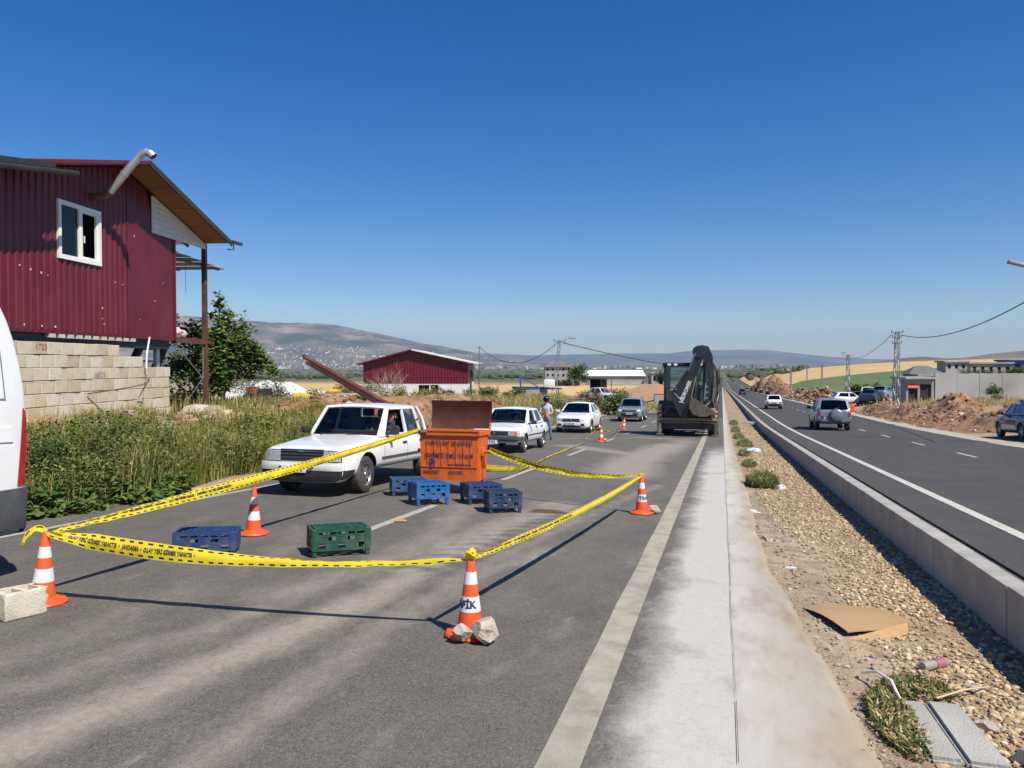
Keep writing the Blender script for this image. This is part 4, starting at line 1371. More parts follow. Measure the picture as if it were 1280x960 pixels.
        for tx in g.get('seats', (lerp(t0, t1, .48),)):
            for sx in (-.42, .42):
                sb = BM()
                bbox(sb, sx * wb - .24, sx * wb + .24, s.y(tx), s.y(tx) + .13, z0 - .15, z0 + .28, .05)
                bbox(sb, sx * wb - .13, sx * wb + .13, s.y(tx) + .03, s.y(tx) + .11, z0 + .30, z0 + .46, .04)
                obj('seat', sb, 'seat_cloth', s.root, 40)
        sw = BM()
        r = .19
        pts = [Vector((math.cos(a) * r, 0, math.sin(a) * r)) for a in [2 * math.pi * k / 20 for k in range(21)]]
        tube(sw, pts, .014, 6)
        bar(sw, (-r, 0, 0), (r, 0, 0), .03); bar(sw, (0, 0, -r), (0, 0, .0), .03)
        bmesh.ops.transform(sw, matrix=Matrix.Translation((.42 * wb, s.y(t0) + .52, z0 + .06)) @ Matrix.Rotation(R(-25), 4, 'X'), verts=sw.verts[:])
        obj('steering_wheel', sw, 'interior', s.root, 40)
        s.P, s.hw = P, hw

    def make_wheels(s, wheels, wr, ww):
        made = None
        for t in wheels:
            w = interp_rows(s.rows, t)[2]
            for sd in (-1, 1):
                M4 = Matrix.Translation((sd * (w - .03 - ww / 2), s.y(t), wr)) @ Matrix.Rotation(0 if sd > 0 else math.pi, 4, 'Z')
                if made is None:
                    bm = BM()
                    lathe(bm, [(wr * .62, -ww * .42), (wr * .93, -ww * .5), (wr * .985, -ww * .42), (wr, -ww * .25), (wr, ww * .25), (wr * .985, ww * .42), (wr * .93, ww * .5), (wr * .64, ww * .44), (wr * .60, ww * .30)], 32, 'X', caps=False)
                    made = obj('wheel', bm, 'tyre_rubber', s.root, 50)
                    bm = BM()
                    lathe(bm, [(wr * .635, ww * .43), (wr * .60, ww * .44), (wr * .56, ww * .30), (wr * .44, ww * .26), (wr * .30, ww * .36), (wr * .16, ww * .40), (wr * .14, ww * .46), (.001, ww * .47)], 32, 'X', caps=False)
                    obj('rim', bm, 'rim_metal', made, 40)
                    bm = BM()
                    for k in range(8):
                        a = 2 * math.pi * k / 8
                        m = Matrix.Translation((ww * .285, math.cos(a) * wr * .46, math.sin(a) * wr * .46)) @ Matrix.Rotation(a, 4, 'X')
                        bbox(bm, -.014, .016, -wr * .10, wr * .10, -wr * .065, wr * .065, .008, 1, m)
                    obj('rim_slot', bm, 'black_plastic', made)
                    made.matrix_local = M4
                    continue
                c = copy_tree(made, s.root)
                c.matrix_local = M4

    def plate(s, side, x, z, body, w=.46, h=.105, off=.02):
        p = s.patch('number_plate', 'plate_white', side, ((x - w / 2, z - h / 2), (x + w / 2, z - h / 2), (x + w / 2, z + h / 2), (x - w / 2, z + h / 2)), off, (1, 1))
        ys_ = [v.co.y for v in p.data.vertices][:4]
        yy = min(ys_) - .003 if side == 'F' else max(ys_) + .003
        rot = Matrix.Rotation(R(90), 4, 'X') if side == 'F' else Matrix.Rotation(R(180), 4, 'Z') @ Matrix.Rotation(R(90), 4, 'X')
        # flatten the plate before lettering it
        y0 = yy + (.003 if side == 'F' else -.003)
        for v in list(p.data.vertices)[:4]: v.co.y = y0
        text(body, h * .95, Matrix.Translation((x + (.02 if side == 'F' else -.02), yy, z)) @ rot, 'print_black', p, sx=.8, bold=.004)
        bm = BM(); 
        xx = x - w / 2 if side == 'F' else x + w / 2 - .045
        box(bm, xx, xx + .045, yy - .001, yy + .001, z - h / 2 + .003, z + h / 2 - .003)
        obj('plate_band', bm, 'plate_blue', p)
        return p

    def mirror(s, t, z, side, m='black_plastic', size=(.18, .09, .12)):
        w = interp_rows(s.rows, t)[2]
        bm = BM()
        x = side * (w + size[0] / 2 + .0)
        bbox(bm, x - size[0] / 2, x + size[0] / 2, s.y(t) - size[1] / 2, s.y(t) + size[1] / 2, z, z + size[2], .03)
        bar(bm, (side * (w - .1), s.y(t), z + .02), (x, s.y(t), z + .03), .05)
        return obj('wing_mirror', bm, m, s.root, 40)

    def seams(s, ts, z0, z1, w=.008, m='seam'):
        for t in ts:
            for sd in 'LR':
                s.patch('door_gap', m, sd, ((t - w, z0), (t + w, z0), (t + w, z1), (t - w, z1)), .0015, (1, 6), skirt=0)

    def handles(s, ts, z, m='black_plastic', w=.17, h=.035):
        for t in ts:
            for sd in 'LR':
                s.patch('door_handle', m, sd, ((t, z), (t + w, z), (t + w, z + h), (t, z + h)), .022, (2, 1))

    def strip(s, z0, z1, t0, t1, m='black_plastic', off=.012, name='side_moulding'):
        for sd in 'LR':
            s.patch(name, m, sd, ((t0, z0), (t1, z0), (t1, z1), (t0, z1)), off, (10, 1), skirt=.02)

# -- white double-cab pickup in front of the bin
pk = Car('pickup_truck', 'white double cab pickup truck with a driver at its open window', 'pickup truck', -6.86, 14.0, 0, .004, 'white_paint', 4.9,
    [(0, .27, .78, .70), (.05, .24, .81, .76), (.16, .23, .835, .80), (.4, .30, .86, .82), (.9, .37, .905, .83), (1.55, .37, .965, .835), (1.75, .37, .975, .835), (3.5, .37, .975, .835), (3.56, .37, .965, .83), (4.8, .38, .965, .82), (4.9, .42, .94, .79)],
    dict(A=(1.50, .955), B=(2.00, 1.515), C=(3.28, 1.515), D=(3.50, .965), wb=.80, wr=.665, sides=((2.62, 2.62),), open=(1, 0), bulge=.08, rbulge=.02,
         panes=(((.14, .10), (.95, .08), (.96, .90), (.10, .90)), ((.05, .08), (.83, .10), (.82, .90), (.05, .90))), seats=(2.45, 3.15)),
    (.84, 3.72), .325, .2, extra=[(-.72, .72, 1.17, 2.38, .62, 1.3)])
F_ = lambda x0, x1, z0, z1, tx=0: ((x0, z0), (x1, z0), (x1 - tx, z1), (x0 + tx, z1))
gr_ = pk.patch('grille', 'black_plastic', 'F', F_(-.40, .40, .60, .79), .010, (8, 2))
for z in (.655, .71, .765): pk.patch('grille_bar', 'grey_plastic', 'F', F_(-.39, .39, z, z + .014), .022, (8, 1), gr_)
pk.patch('emblem', 'rim_metal', 'F', F_(-.055, .055, .755, .785), .03, (2, 2), gr_)
pk.patch('grille_frame', 'chrome', 'F', F_(-.41, .41, .792, .805), .016, (8, 1))
for sx in (-1, 1):
    a, b = sorted((sx * .41, sx * .72))
    hl = pk.patch('headlight', 'lamp_clear', 'F', F_(a, b, .605, .78), .016, (4, 2))
    pk.patch('headlight_frame', 'black_plastic', 'F', F_(a - .012, b + .012, .592, .792), .009, (4, 2))
    a, b = sorted((sx * .60, sx * .72))
    pk.patch('indicator', 'lamp_clear', 'F', F_(a, b, .61, .775), .022, (2, 1), hl)
bp = pk.patch('bumper', 'white_paint', 'F', F_(-.755, .755, .455, .585), .085, (14, 3), skirt=.12, bulge=.012)
pk.patch('bumper', 'black_plastic', 'F', F_(-.735, .735, .27, .452), .075, (14, 3), skirt=.14, bulge=.01)
pk.patch('skid_valance', 'black_plastic', 'F', F_(-.62, .62, .20, .268), .03, (8, 1), skirt=.2)
for sx in (-1, 1):
    pk.patch('bumper_end', 'white_paint', 'L' if sx < 0 else 'R', ((-.02, .455), (.36, .465), (.36, .585), (-.02, .585)), .03, (4, 2), skirt=.05)
    pk.patch('bumper_end', 'black_plastic', 'L' if sx < 0 else 'R', ((-.03, .28), (.32, .36), (.33, .452), (-.03, .452)), .022, (4, 2), skirt=.05)
pk.plate('F', -.12, .475, '46 AS 202', .50, .11, .11)
bm = BM(); bbox(bm, .17, .27, -2.575, -2.53, .495, .53, .01, 1); obj('bumper_slot', bm, 'black_plastic', pk.root)
pk.seams((1.52, 2.60, 3.46), .42, .95)
pk.handles((2.38, 3.22), .80)
pk.strip(.555, .60, 1.40, 3.30, 'grey_plastic')
pk.strip(.40, .415, 1.30, 3.36, 'black_plastic', .006, 'sill')
pk.mirror(1.72, .985, -1)
pk.mirror(1.72, .985, 1)
for sx in (-.45, .1):
    bm = BM(); bar(bm, (sx, pk.y(1.47), .995), (sx + .52, pk.y(1.60), 1.01), .012, .02); bar(bm, (sx, pk.y(1.45), .98), (sx, pk.y(1.49), 1.0), .03); obj('wiper', bm, 'black_plastic', pk.root)
for sx in (-1, 1):
    bm = BM(); tube(bm, [(sx * .62, pk.y(3.48), 1.50), (sx * .70, pk.y(3.62), 1.25), (sx * .76, pk.y(3.70), .97)], .035, 8); obj('roll_bar', bm, 'white_paint', pk.root, 40)
bm = BM(); bbox(bm, -.72, .72, pk.y(.25), pk.y(.7), .80, .81, .004, 1); 
bm.free()
bm = BM()
for k in range(9): box(bm, -.22 + k * .045, -.20 + k * .05, pk.y(.72 + .05 * math.sin(k * 2)), pk.y(.735 + .05 * math.sin(k * 2 + 1)), .905, .925)
bm.free()
# long red steel sections carried in the pickup bed
sb = thing('steel_beams', 'bundle of long dark red steel sections sticking up out of the pickup bed', 'steel beams', (-6.15, 14.85, .5))
mat('red_primer', (.15, .05, .035), (.10, .035, .028), 5, rough=.55, dirt=(.28, .16, .13), dirt_amt=.4)
beam_a, beam_b = Vector((0, 0, 0)), Vector((-3.0, .85, 1.30))
for k, (dx, dz, dl) in enumerate(((0, 0, 0), (.085, .02, -.06), (.02, .08, .12), (.095, .092, .2))):
    bm = BM()
    d = (beam_b - beam_a).normalized()
    bar(bm, beam_a + Vector((0, dx, dz)), beam_b + Vector((0, dx, dz)) + d * dl, .07, .06)
    obj('beam', bm, 'red_primer', sb)

# -- old white saloon behind the bin
rn = Car('sedan', 'old boxy white sedan with amber corner indicator waiting behind the orange bin', 'car', -6.62, 24.2, 0, .004, 'cool_white_paint', 4.1,
    [(0, .40, .70, .70), (.06, .34, .735, .75), (.2, .30, .765, .78), (.7, .28, .81, .80), (1.2, .28, .865, .805), (1.4, .28, .875, .805), (3.2, .28, .885, .80), (3.5, .28, .885, .79), (4.02, .34, .86, .75), (4.1, .40, .83, .72)],
    dict(A=(1.20, .86), B=(1.86, 1.335), C=(2.95, 1.335), D=(3.52, .885), wb=.765, wr=.60, sides=((2.32, 2.36),), bulge=.06,
         panes=(((.22, .12), (.93, .10), (.94, .90), (.10, .90)), ((.06, .10), (.74, .14), (.84, .88), (.06, .90))), seats=(2.15, 2.9)),
    (.78, 3.27), .275, .17, group='white cars queuing in the far lane')
rn.patch('grille', 'black_plastic', 'F', F_(-.44, .44, .555, .685), .01, (8, 2))
rn.patch('emblem', 'rim_metal', 'F', F_(-.03, .03, .59, .65), .02, (2, 2))
rn.patch('badge', 'chrome', 'F', F_(.26, .34, .60, .62), .02, (2, 1))
for sx in (-1, 1):
    a, b = sorted((sx * .43, sx * .63)); rn.patch('headlight', 'lamp_clear', 'F', F_(a, b, .545, .69), .014, (4, 2))
    a, b = sorted((sx * .635, sx * .725)); rn.patch('indicator', 'lamp_amber', 'F', F_(a, b, .545, .69), .012, (3, 2))
    rn.patch('indicator', 'lamp_amber', 'L' if sx < 0 else 'R', ((.02, .55), (.12, .55), (.12, .685), (.02, .685)), .008, (2, 2))
rn.patch('bumper', 'grey_plastic', 'F', F_(-.76, .76, .37, .53), .07, (14, 3), skirt=.11, bulge=.01)
rn.patch('valance', 'black_plastic', 'F', F_(-.66, .66, .20, .365), .0, (8, 1), skirt=.2)
for sx in 'LR': rn.patch('bumper_end', 'grey_plastic', sx, ((.0, .39), (.42, .39), (.42, .52), (.0, .52)), .02, (4, 2), skirt=.05)
for sx in 'LR': rn.patch('bumper_end', 'grey_plastic', sx, ((3.62, .39), (4.1, .39), (4.1, .54), (3.62, .54)), .02, (4, 2), skirt=.05)
rn.plate('F', -.12, .36, '46 P 915', .46, .105, .095)
rn.seams((1.22, 2.30, 3.02), .33, .86)
rn.handles((2.08, 2.84), .74)
rn.strip(.515, .545, 1.05, 3.0)
rn.strip(.285, .33, 1.08, 2.94, 'black_plastic', .004, 'sill')
rn.mirror(1.36, .86, 1); rn.mirror(1.36, .86, -1)

# -- newer white saloon
fi = Car('sedan', 'modern white sedan with black grille and one lit headlamp parked past the rider', 'car', -6.95, 38.3, 0, .004, 'white_paint', 4.5,
    [(0, .36, .66, .66), (.05, .26, .73, .74), (.16, .22, .78, .80), (.45, .20, .84, .855), (1.0, .19, .92, .88), (1.35, .19, .965, .885), (3.3, .19, .99, .885), (3.7, .20, 1.0, .87), (4.25, .24, 1.0, .81), (4.45, .30, .96, .75), (4.5, .36, .92, .70)],
    dict(A=(1.15, .93), B=(1.98, 1.425), C=(3.05, 1.43), D=(3.95, 1.0), wb=.83, wr=.60, sides=((2.42, 2.42),), bulge=.10, rbulge=.07, crown=.04,
         panes=(((.26, .12), (.94, .10), (.94, .88), (.12, .88)), ((.05, .10), (.68, .16), (.80, .86), (.05, .88))), seats=(2.2, 3.0)),
    (.88, 3.52), .305, .2, group='white cars queuing in the far lane', glass='dark_glass')
fi.patch('grille', 'black_plastic', 'F', ((-.42, .55), (.42, .55), (.52, .70), (-.52, .70)), .012, (8, 3))
fi.patch('emblem', 'rim_metal', 'F', F_(-.045, .045, .60, .68), .024, (2, 2))
fi.patch('lower_grille', 'black_plastic', 'F', ((-.50, .25), (.50, .25), (.40, .37), (-.40, .37)), .014, (8, 2))
for sx in (-1, 1):
    q = [(sx * .40, .60), (sx * .66, .66), (sx * .70, .745), (sx * .42, .70)]
    if sx < 0: q = [q[1], q[0], q[3], q[2]]
    fi.patch('headlight', 'lamp_bright' if sx > 0 else 'lamp_clear', 'F', q, .014, (6, 2))
    a, b = sorted((sx * .46, sx * .66)); fi.patch('fog_lamp', 'black_plastic', 'F', F_(a, b, .35, .46, .03), .016, (4, 3))
fi.patch('bumper_lip', 'white_paint', 'F', F_(-.66, .66, .19, .245), .035, (12, 1), skirt=.1)
fi.plate('F', -.05, .45, '46 AEL 027', .5, .11, .03)
fi.seams((1.25, 2.40, 3.35), .27, .95)
fi.handles((2.2, 3.05), .83, 'white_paint')
fi.strip(.195, .235, 1.2, 3.2, 'black_plastic', .004, 'sill')
fi.mirror(1.62, .95, 1, 'white_paint', (.2, .1, .14)); fi.mirror(1.62, .95, -1, 'white_paint', (.2, .1, .14))

# -- silver crossover at the far end of the queue
da = Car('hatchback', 'silver crossover hatchback with roof rails at the far end of the queue', 'car', -5.92, 53.0, 0, .004, 'silver_paint', 4.1,
    [(0, .40, .74, .68), (.05, .30, .84, .76), (.18, .27, .90, .80), (.5, .25, .95, .835), (1.0, .24, 1.0, .845), (1.3, .24, 1.03, .845), (3.6, .25, 1.06, .84), (4.0, .30, 1.04, .79), (4.1, .36, 1.0, .74)],
    dict(A=(1.05, 1.0), B=(1.72, 1.50), C=(3.3, 1.52), D=(3.92, 1.06), wb=.80, wr=.62, sides=((2.2, 2.2), (3.05, 3.0)), bulge=.09,
         panes=(((.2, .12), (.94, .10), (.94, .88), (.1, .88)), ((.05, .10), (.95, .1), (.94, .88), (.05, .88)), ((.1, .2), (.6, .25), (.6, .8), (.1, .85))), seats=(2.0, 2.9)),
    (.8, 3.38), .32, .2, glass='dark_glass')
da.patch('grille', 'black_plastic', 'F', ((-.42, .68), (.42, .68), (.5, .79), (-.5, .79)), .012, (8, 2))
da.patch('grille_bar', 'chrome', 'F', F_(-.4, .4, .735, .755), .02, (8, 1))
da.patch('bumper', 'black_plastic', 'F', ((-.72, .30), (.72, .30), (.56, .60), (-.56, .60)), .014, (10, 3))
da.patch('skid_plate', 'silver_paint', 'F', F_(-.4, .4, .28, .36, .05), .03, (6, 1))
for sx in (-1, 1):
    a, b = sorted((sx * .50, sx * .73)); da.patch('headlight', 'lamp_bright', 'F', F_(a, b, .70, .82), .016, (4, 2))
    q = [(sx * .52, .42), (sx * .72, .34), (sx * .74, .62), (sx * .66, .62)]
    if sx < 0: q = [q[1], q[0], q[3], q[2]]
    da.patch('bumper_corner', 'silver_paint', 'F', q, .022, (4, 3))
    bm = BM(); tube(bm, [(sx * .58, da.y(1.8), 1.54), (sx * .59, da.y(1.95), 1.59), (sx * .59, da.y(3.1), 1.60), (sx * .57, da.y(3.3), 1.55)], .02, 6); obj('roof_rail', bm, 'black_plastic', da.root, 40)
da.plate('F', 0, .55, '46 ADS 318', .48, .11, .04)
da.seams((1.2, 2.2, 3.1), .34, 1.0); da.handles((2.0, 2.85), .90, 'silver_paint')
da.strip(.25, .36, .2, 4.0, 'black_plastic', .006, 'sill')
da.mirror(1.45, 1.03, 1, 'silver_paint', (.2, .1, .14)); da.mirror(1.45, 1.03, -1, 'silver_paint', (.2, .1, .14))

# -- grey SUV driving away on the far carriageway
su = Car('suv', 'grey silver suv with covered spare wheel on its tailgate driving away', 'suv', 5.62, 44.75, math.pi, .104, 'grey_silver_paint', 4.1,
    [(0, .45, .86, .72), (.08, .38, .93, .80), (.3, .34, .98, .86), (1.0, .33, 1.03, .885), (1.3, .33, 1.05, .885), (3.6, .34, 1.06, .885), (3.98, .38, 1.05, .86), (4.06, .42, 1.04, .84), (4.1, .50, 1.0, .80)],
    dict(A=(1.05, 1.02), B=(1.7, 1.63), C=(3.72, 1.64), D=(4.02, 1.05), wb=.845, wr=.68, sides=((2.1, 2.1), (3.0, 2.98)), bulge=.08, rbulge=.03, rs=(.07, .93, .06, .86),
         panes=(((.2, .12), (.94, .10), (.94, .88), (.1, .88)), ((.05, .10), (.95, .1), (.95, .88), (.05, .88)), ((.06, .10), (.78, .12), (.78, .86), (.06, .88))), seats=(2.0, 3.0)),
    (.78, 3.22), .34, .22, glass='dark_glass')
for sx in (-1, 1):
    a, b = sorted((sx * .66, sx * .81)); su.patch('tail_light', 'lamp_red', 'B', F_(a, b, .72, 1.0), .012, (2, 3))
    a, b = sorted((sx * .70, sx * .80)); su.patch('reflector', 'lamp_clear', 'B', F_(a, b, .66, .715), .014, (2, 1))
su.patch('bumper', 'grey_silver_paint', 'B', F_(-.80, .80, .40, .60), .06, (12, 3), skirt=.1, bulge=.02)
su.patch('bumper_step', 'black_plastic', 'B', F_(-.78, .78, .30, .395), .05, (12, 2), skirt=.15)
su.patch('plate_recess', 'black_plastic', 'B', F_(.02, .62, .60, .74), .008, (4, 2))
su.plate('B', .32, .665, '46 DC 401', .46, .1, .014)
bm = BM(); lathe(bm, [(0.001, .20), (.24, .195), (.30, .17), (.335, .12), (.335, .0), (.30, -.02)], 36, 'X', Matrix.Translation((-.10, su.L / 2 + .0, .80)) @ Matrix.Rotation(R(90), 4, 'Z'))
sw_ = obj('spare_wheel_cover', bm, 'grey_silver_paint', su.root, 40)
bm = BM(); lathe(bm, [(.345, .0), (.352, .06), (.345, .12), (.33, .12)], 36, 'X', Matrix.Translation((-.10, su.L / 2 + .0, .80)) @ Matrix.Rotation(R(90), 4, 'Z'))
obj('spare_tyre', bm, 'tyre_rubber', sw_, 40)
bm = BM(); bar(bm, (.05, su.y(4.02), 1.12), (-.3, su.y(3.93), 1.26), .02); obj('wiper', bm, 'black_plastic', su.root)
su.seams((1.2, 2.1, 3.05), .42, 1.03); su.handles((1.9, 2.8), .9, 'grey_silver_paint')
su.strip(.34, .44, .3, 3.9, 'black_plastic', .008, 'sill')
su.mirror(1.45, 1.08, -1, 'black_plastic', (.2, .1, .17)); su.mirror(1.45, 1.08, 1, 'black_plastic', (.2, .1, .17))

# -- small white car further on
wc = Car('hatchback', 'small white hatchback driving away far down the road', 'car', 5.0, 82, math.pi, .104, 'white_paint', 3.8,
    [(0, .40, .72, .66), (.1, .30, .78, .74), (.6, .27, .84, .78), (1.2, .27, .9, .79), (3.4, .28, .92, .79), (3.7, .34, .9, .76), (3.8, .40, .86, .72)],
    dict(A=(1.1, .88), B=(1.8, 1.38), C=(3.3, 1.39), D=(3.68, .92), wb=.75, wr=.60, sides=((2.2, 2.2),), bulge=.06,
         panes=(((.2, .12), (.94, .10), (.94, .88), (.1, .88)), ((.05, .10), (.8, .14), (.8, .88), (.05, .88))), seats=(2.0,)),
    (.75, 3.05), .28, .18, glass='dark_glass')
for sx in (-1, 1):
    a, b = sorted((sx * .52, sx * .72)); wc.patch('tail_light', 'lamp_red', 'B', F_(a, b, .62, .74), .012, (2, 2))
wc.patch('bumper', 'black_plastic', 'B', F_(-.72, .72, .34, .56), .04, (8, 2), skirt=.1)
wc.plate('B', 0, .66, '46 HB 72', .46, .1, .02)
def again(src, label, x, y, rz, off, paint, group=None, on_ground=False):
    """another vehicle from the same parts, repainted"""
    r = copy_tree(src.root)
    loc, rot = on_road(x, y, rz, off)
    if on_ground: loc = (x, y, GZ(x, y) + off)
    r.location = loc; r.rotation_euler = rot
    r['label'] = label
    if group: r['group'] = group
    elif 'group' in r: del r['group']
    cache = {}
    for o in r.children_recursive:
        if o.type == 'MESH' and any(m and m.name == src.paint for m in o.data.materials):
            me = o.data.copy()
            for i, m in enumerate(me.materials):
                if m and m.name == src.paint: me.materials[i] = MATS[paint]
            o.data = me
    return r
again(wc, 'tiny dark car farthest but one on the right carriageway', 4.4, 181, math.pi, .104, 'dark_paint')
again(wc, 'tiny pale car farthest away on the right carriageway', 7.9, 262, 0, .104, 'silver_paint')
again(wc, 'white car with its tail showing just past the grey suv', 13.4, 90, R(100), .1, 'white_paint', 'cars parked beyond the rubble mound', True)
again(fi, 'navy blue car half hidden by the rubble mound', 15.3, 89.0, R(160), .1, 'navy_paint', 'cars parked beyond the rubble mound', True)
again(da, 'silver car parked by the foot of the tall lattice pole', 17.0, 91.0, R(150), .1, 'silver_paint', 'cars parked beyond the rubble mound', True)
again(wc, 'white car roof showing between navy car and silver car', 16.2, 96, R(170), .2, 'white_paint', 'cars parked beyond the rubble mound', True)

# -- patrol car entering at the right edge
po = Car('patrol_car', 'dark blue patrol car with red lettering parked on the far shoulder', 'police car', 12.95, 37.9, math.pi, .13, 'navy_paint', 4.6,
    [(0, .40, .74, .70), (.06, .30, .82, .78), (.2, .26, .88, .83), (.6, .24, .94, .87), (1.2, .23, 1.01, .89), (1.4, .23, 1.04, .89), (3.4, .24, 1.06, .89), (4.2, .27, 1.04, .84), (4.5, .32, 1.0, .78), (4.6, .4, .95, .72)],
    dict(A=(1.12, 1.0), B=(1.9, 1.53), C=(3.2, 1.54), D=(4.0, 1.06), wb=.83, wr=.64, sides=((2.4, 2.4),), bulge=.09,
         panes=(((.26, .12), (.94, .10), (.94, .88), (.12, .88)), ((.05, .10), (.68, .16), (.80, .86), (.05, .88))), seats=(2.2, 3.0)),
    (.86, 3.55), .33, .21, glass='dark_glass')
for sd in 'LR':
    po.patch('livery_panel', 'plate_white', sd, ((1.1, .48), (3.3, .48), (3.3, .60), (1.1, .60)), .006, (8, 1))
    po.patch('livery_stripe', 'print_red', sd, ((1.05, .76), (1.6, .76), (1.6, .88), (1.05, .88)), .006, (4, 1))
    xw = .905 if sd == 'R' else -.905
    rot = Matrix.Rotation(R(90), 4, 'Z') @ Matrix.Rotation(R(90), 4, 'X') if sd == 'R' else Matrix.Rotation(R(-90), 4, 'Z') @ Matrix.Rotation(R(90), 4, 'X')
    text('JANDARMA', .22, Matrix.Translation((xw, po.y(2.4), .74)) @ rot, 'print_red', po.root, bold=.008)
po.patch('grille', 'black_plastic', 'F', F_(-.42, .42, .58, .74), .012, (8, 2))
for sx in (-1, 1):
    a, b = sorted((sx * .50, sx * .74)); po.patch('headlight', 'lamp_clear', 'F', F_(a, b, .66, .79), .014, (4, 2))
    a, b = sorted((sx * .50, sx * .74)); po.patch('tail_light', 'lamp_red', 'B', F_(a, b, .74, .9), .014, (4, 2))
po.seams((1.25, 2.4, 3.4), .32, 1.0); po.handles((2.15, 3.1), .9)
po.mirror(1.6, 1.02, 1, 'dark_paint', (.22, .12, .16)); po.mirror(1.6, 1.02, -1, 'dark_paint', (.22, .12, .16))
bm = BM(); bbox(bm, -.5, -.02, po.y(2.35), po.y(2.6), 1.575, 1.69, .03); lb = obj('light_bar', bm, 'lamp_red', po.root, 40)
bm = BM(); bbox(bm, .02, .5, po.y(2.35), po.y(2.6), 1.575, 1.69, .03); obj('light_bar', bm, 'plate_blue', po.root, 40)

# -- white van at the left edge: side panel, wrap-round tail light and dark bumper
vn = thing('van', 'white van at the roadside with red tail lamp and dark grey bumper', 'van', on_road(-7.20, 3.04, 0, .004)[0], on_road(-7.20, 3.04)[1])
vn.scale = (1.0, 1.0, 1.10)
def van():
    L = 5.3
    # rows along the length (t from nose), sections with leaning sides
    prof_top = lambda t: np.interp(t, [0, .25, .9, 1.25, 2.0, 2.6, 4.2, 4.75, 4.95, 5.1, 5.2, 5.26, 5.3], [.85, 1.05, 1.2, 1.28, 2.15, 2.55, 2.62, 2.60, 2.50, 2.28, 1.95, 1.6, 1.2])
    bm = BM()
    rings = []
    for t in (0, .06, .25, .6, .9, 1.25, 1.6, 2.0, 2.3, 2.6, 3.2, 3.8, 4.2, 4.5, 4.75, 4.95, 5.1, 5.2, 5.26, 5.3):
        H = float(prof_top(t))
        w0 = float(np.interp(t, [0, .1, .4, 1.2, 4.9, 5.15, 5.3], [.72, .82, .92, .98, .98, .955, .93]))
        zb = .36
        half = [(0, zb), (w0 * .96, zb), (w0, zb + .06)]
        for f in (.2, .4, .55, .7, .82, .9, .955):
            z = zb + (H - zb) * f
            half.append((w0 * (1 - .02 * max(0, (z - 1.0)) - .075 * max(0, z - 1.25) ** 1.7), z))
        xe = half[-1][0]
        half += [(xe * .94, zb + (H - zb) * .985), (xe * .80, H), (0, H + .03)]
        ring = half + [(-a, b) for a, b in half[-2:0:-1]]
        rings.append([bm.verts.new((a, t - L / 2, b)) for a, b in ring])
    n = len(rings[0])
    for a, b in zip(rings, rings[1:]):
        for k in range(n): bm.faces.new((a[k], a[(k + 1) % n], b[(k + 1) % n], b[k]))
    bm.faces.new(rings[0]); bm.faces.new(rings[-1][::-1])
    body = obj('body', bm, ['white_paint', 'black_plastic'], vn, 40)
    md = body.modifiers.new('round', 'SUBSURF'); md.levels = 1
    cut = []
    for t in (.95, 4.15):
        for sd in (-1, 1):
            cb = BM(); lathe(cb, [(0, .68), (.42, .68), (.42, 1.3), (0, 1.3)], 24, 'X')
            c = obj('cut', cb, 'black_plastic'); c.matrix_world = Matrix.Translation((0, t - L / 2, .36)) @ Matrix.Diagonal((sd, 1, 1, 1)); cut.append(c)
    p = body.parent; body.parent = None
    bpy.context.view_layer.update(); bool_cut(body, cut); body.parent = p
    autosmooth(body.data, 38)
    h = Car.__new__(Car)
    h.root, h.L, h.rows = vn, L, [(0, .3, 1, .95), (L, .3, 1, .95)]
    h.y = lambda t: t - L / 2
    h.bvh = BVHTree.FromPolygons([v.co for v in body.data.vertices], [list(f.vertices) for f in body.data.polygons])
    for sd in 'LR':
        h.patch('tail_light', 'lamp_red', sd, ((5.165, .79), (5.295, .79), (5.29, 1.36), (5.225, 1.44)), .012, (5, 8), skirt=.02)
        h.patch('reflector', 'lamp_amber', sd, ((5.27, .98), (5.30, .98), (5.295, 1.22), (5.265, 1.22)), .02, (2, 4), skirt=.02)
        h.patch('bumper', 'grey_plastic', sd, ((4.62, .26), (5.30, .22), (5.305, .77), (4.60, .765)), .035, (8, 8), skirt=.05, bulge=.015)
        h.patch('sill', 'grey_plastic', sd, ((1.4, .36), (3.7, .36), (3.7, .55), (1.4, .55)), .012, (8, 2), skirt=.03)
        # pressed side panel: flush grey strips paint the shade of its groove
        for (t0, t1, z0, z1) in ((4.40, 5.02, 1.50, 2.12), (2.3, 4.3, 1.30, 2.05)):
            for q in (((t0, z0), (t1, z0), (t1, z0 + .018), (t0, z0 + .018)), ((t0, z1), (t1 - .06, z1), (t1 - .06, z1 + .018), (t0, z1 + .018)), ((t1, z0), (t1 + .014, z0), (t1 - .046, z1), (t1 - .06, z1)), ((t0, z0), (t0 + .014, z0), (t0 + .014, z1), (t0, z1))):
                h.patch('crease_shade', 'grey_silver_paint', sd, q, .002, (6, 2), skirt=0)
        h.patch('rubbing_strip', 'white_paint', sd, ((1.9, 1.16), (5.10, 1.16), (5.10, 1.28), (1.9, 1.28)), .014, (14, 2), skirt=.02)
    h.patch('windscreen', 'dark_glass', 'F', F_(-.74, .74, 1.36, 2.2, .06), .01, (8, 5))
    h.patch('bumper', 'grey_plastic', 'F', F_(-.8, .8, .36, .75), .05, (10, 3), skirt=.1)
    for sx in (-1, 1):
        a, b = sorted((sx * .5, sx * .8)); h.patch('headlight', 'lamp_clear', 'F', F_(a, b, .85, 1.05), .015, (4, 2))
    h.patch('bumper', 'grey_plastic', 'B', F_(-.88, .88, .24, .77), .05, (12, 4), skirt=.08)
    h.wr = .34
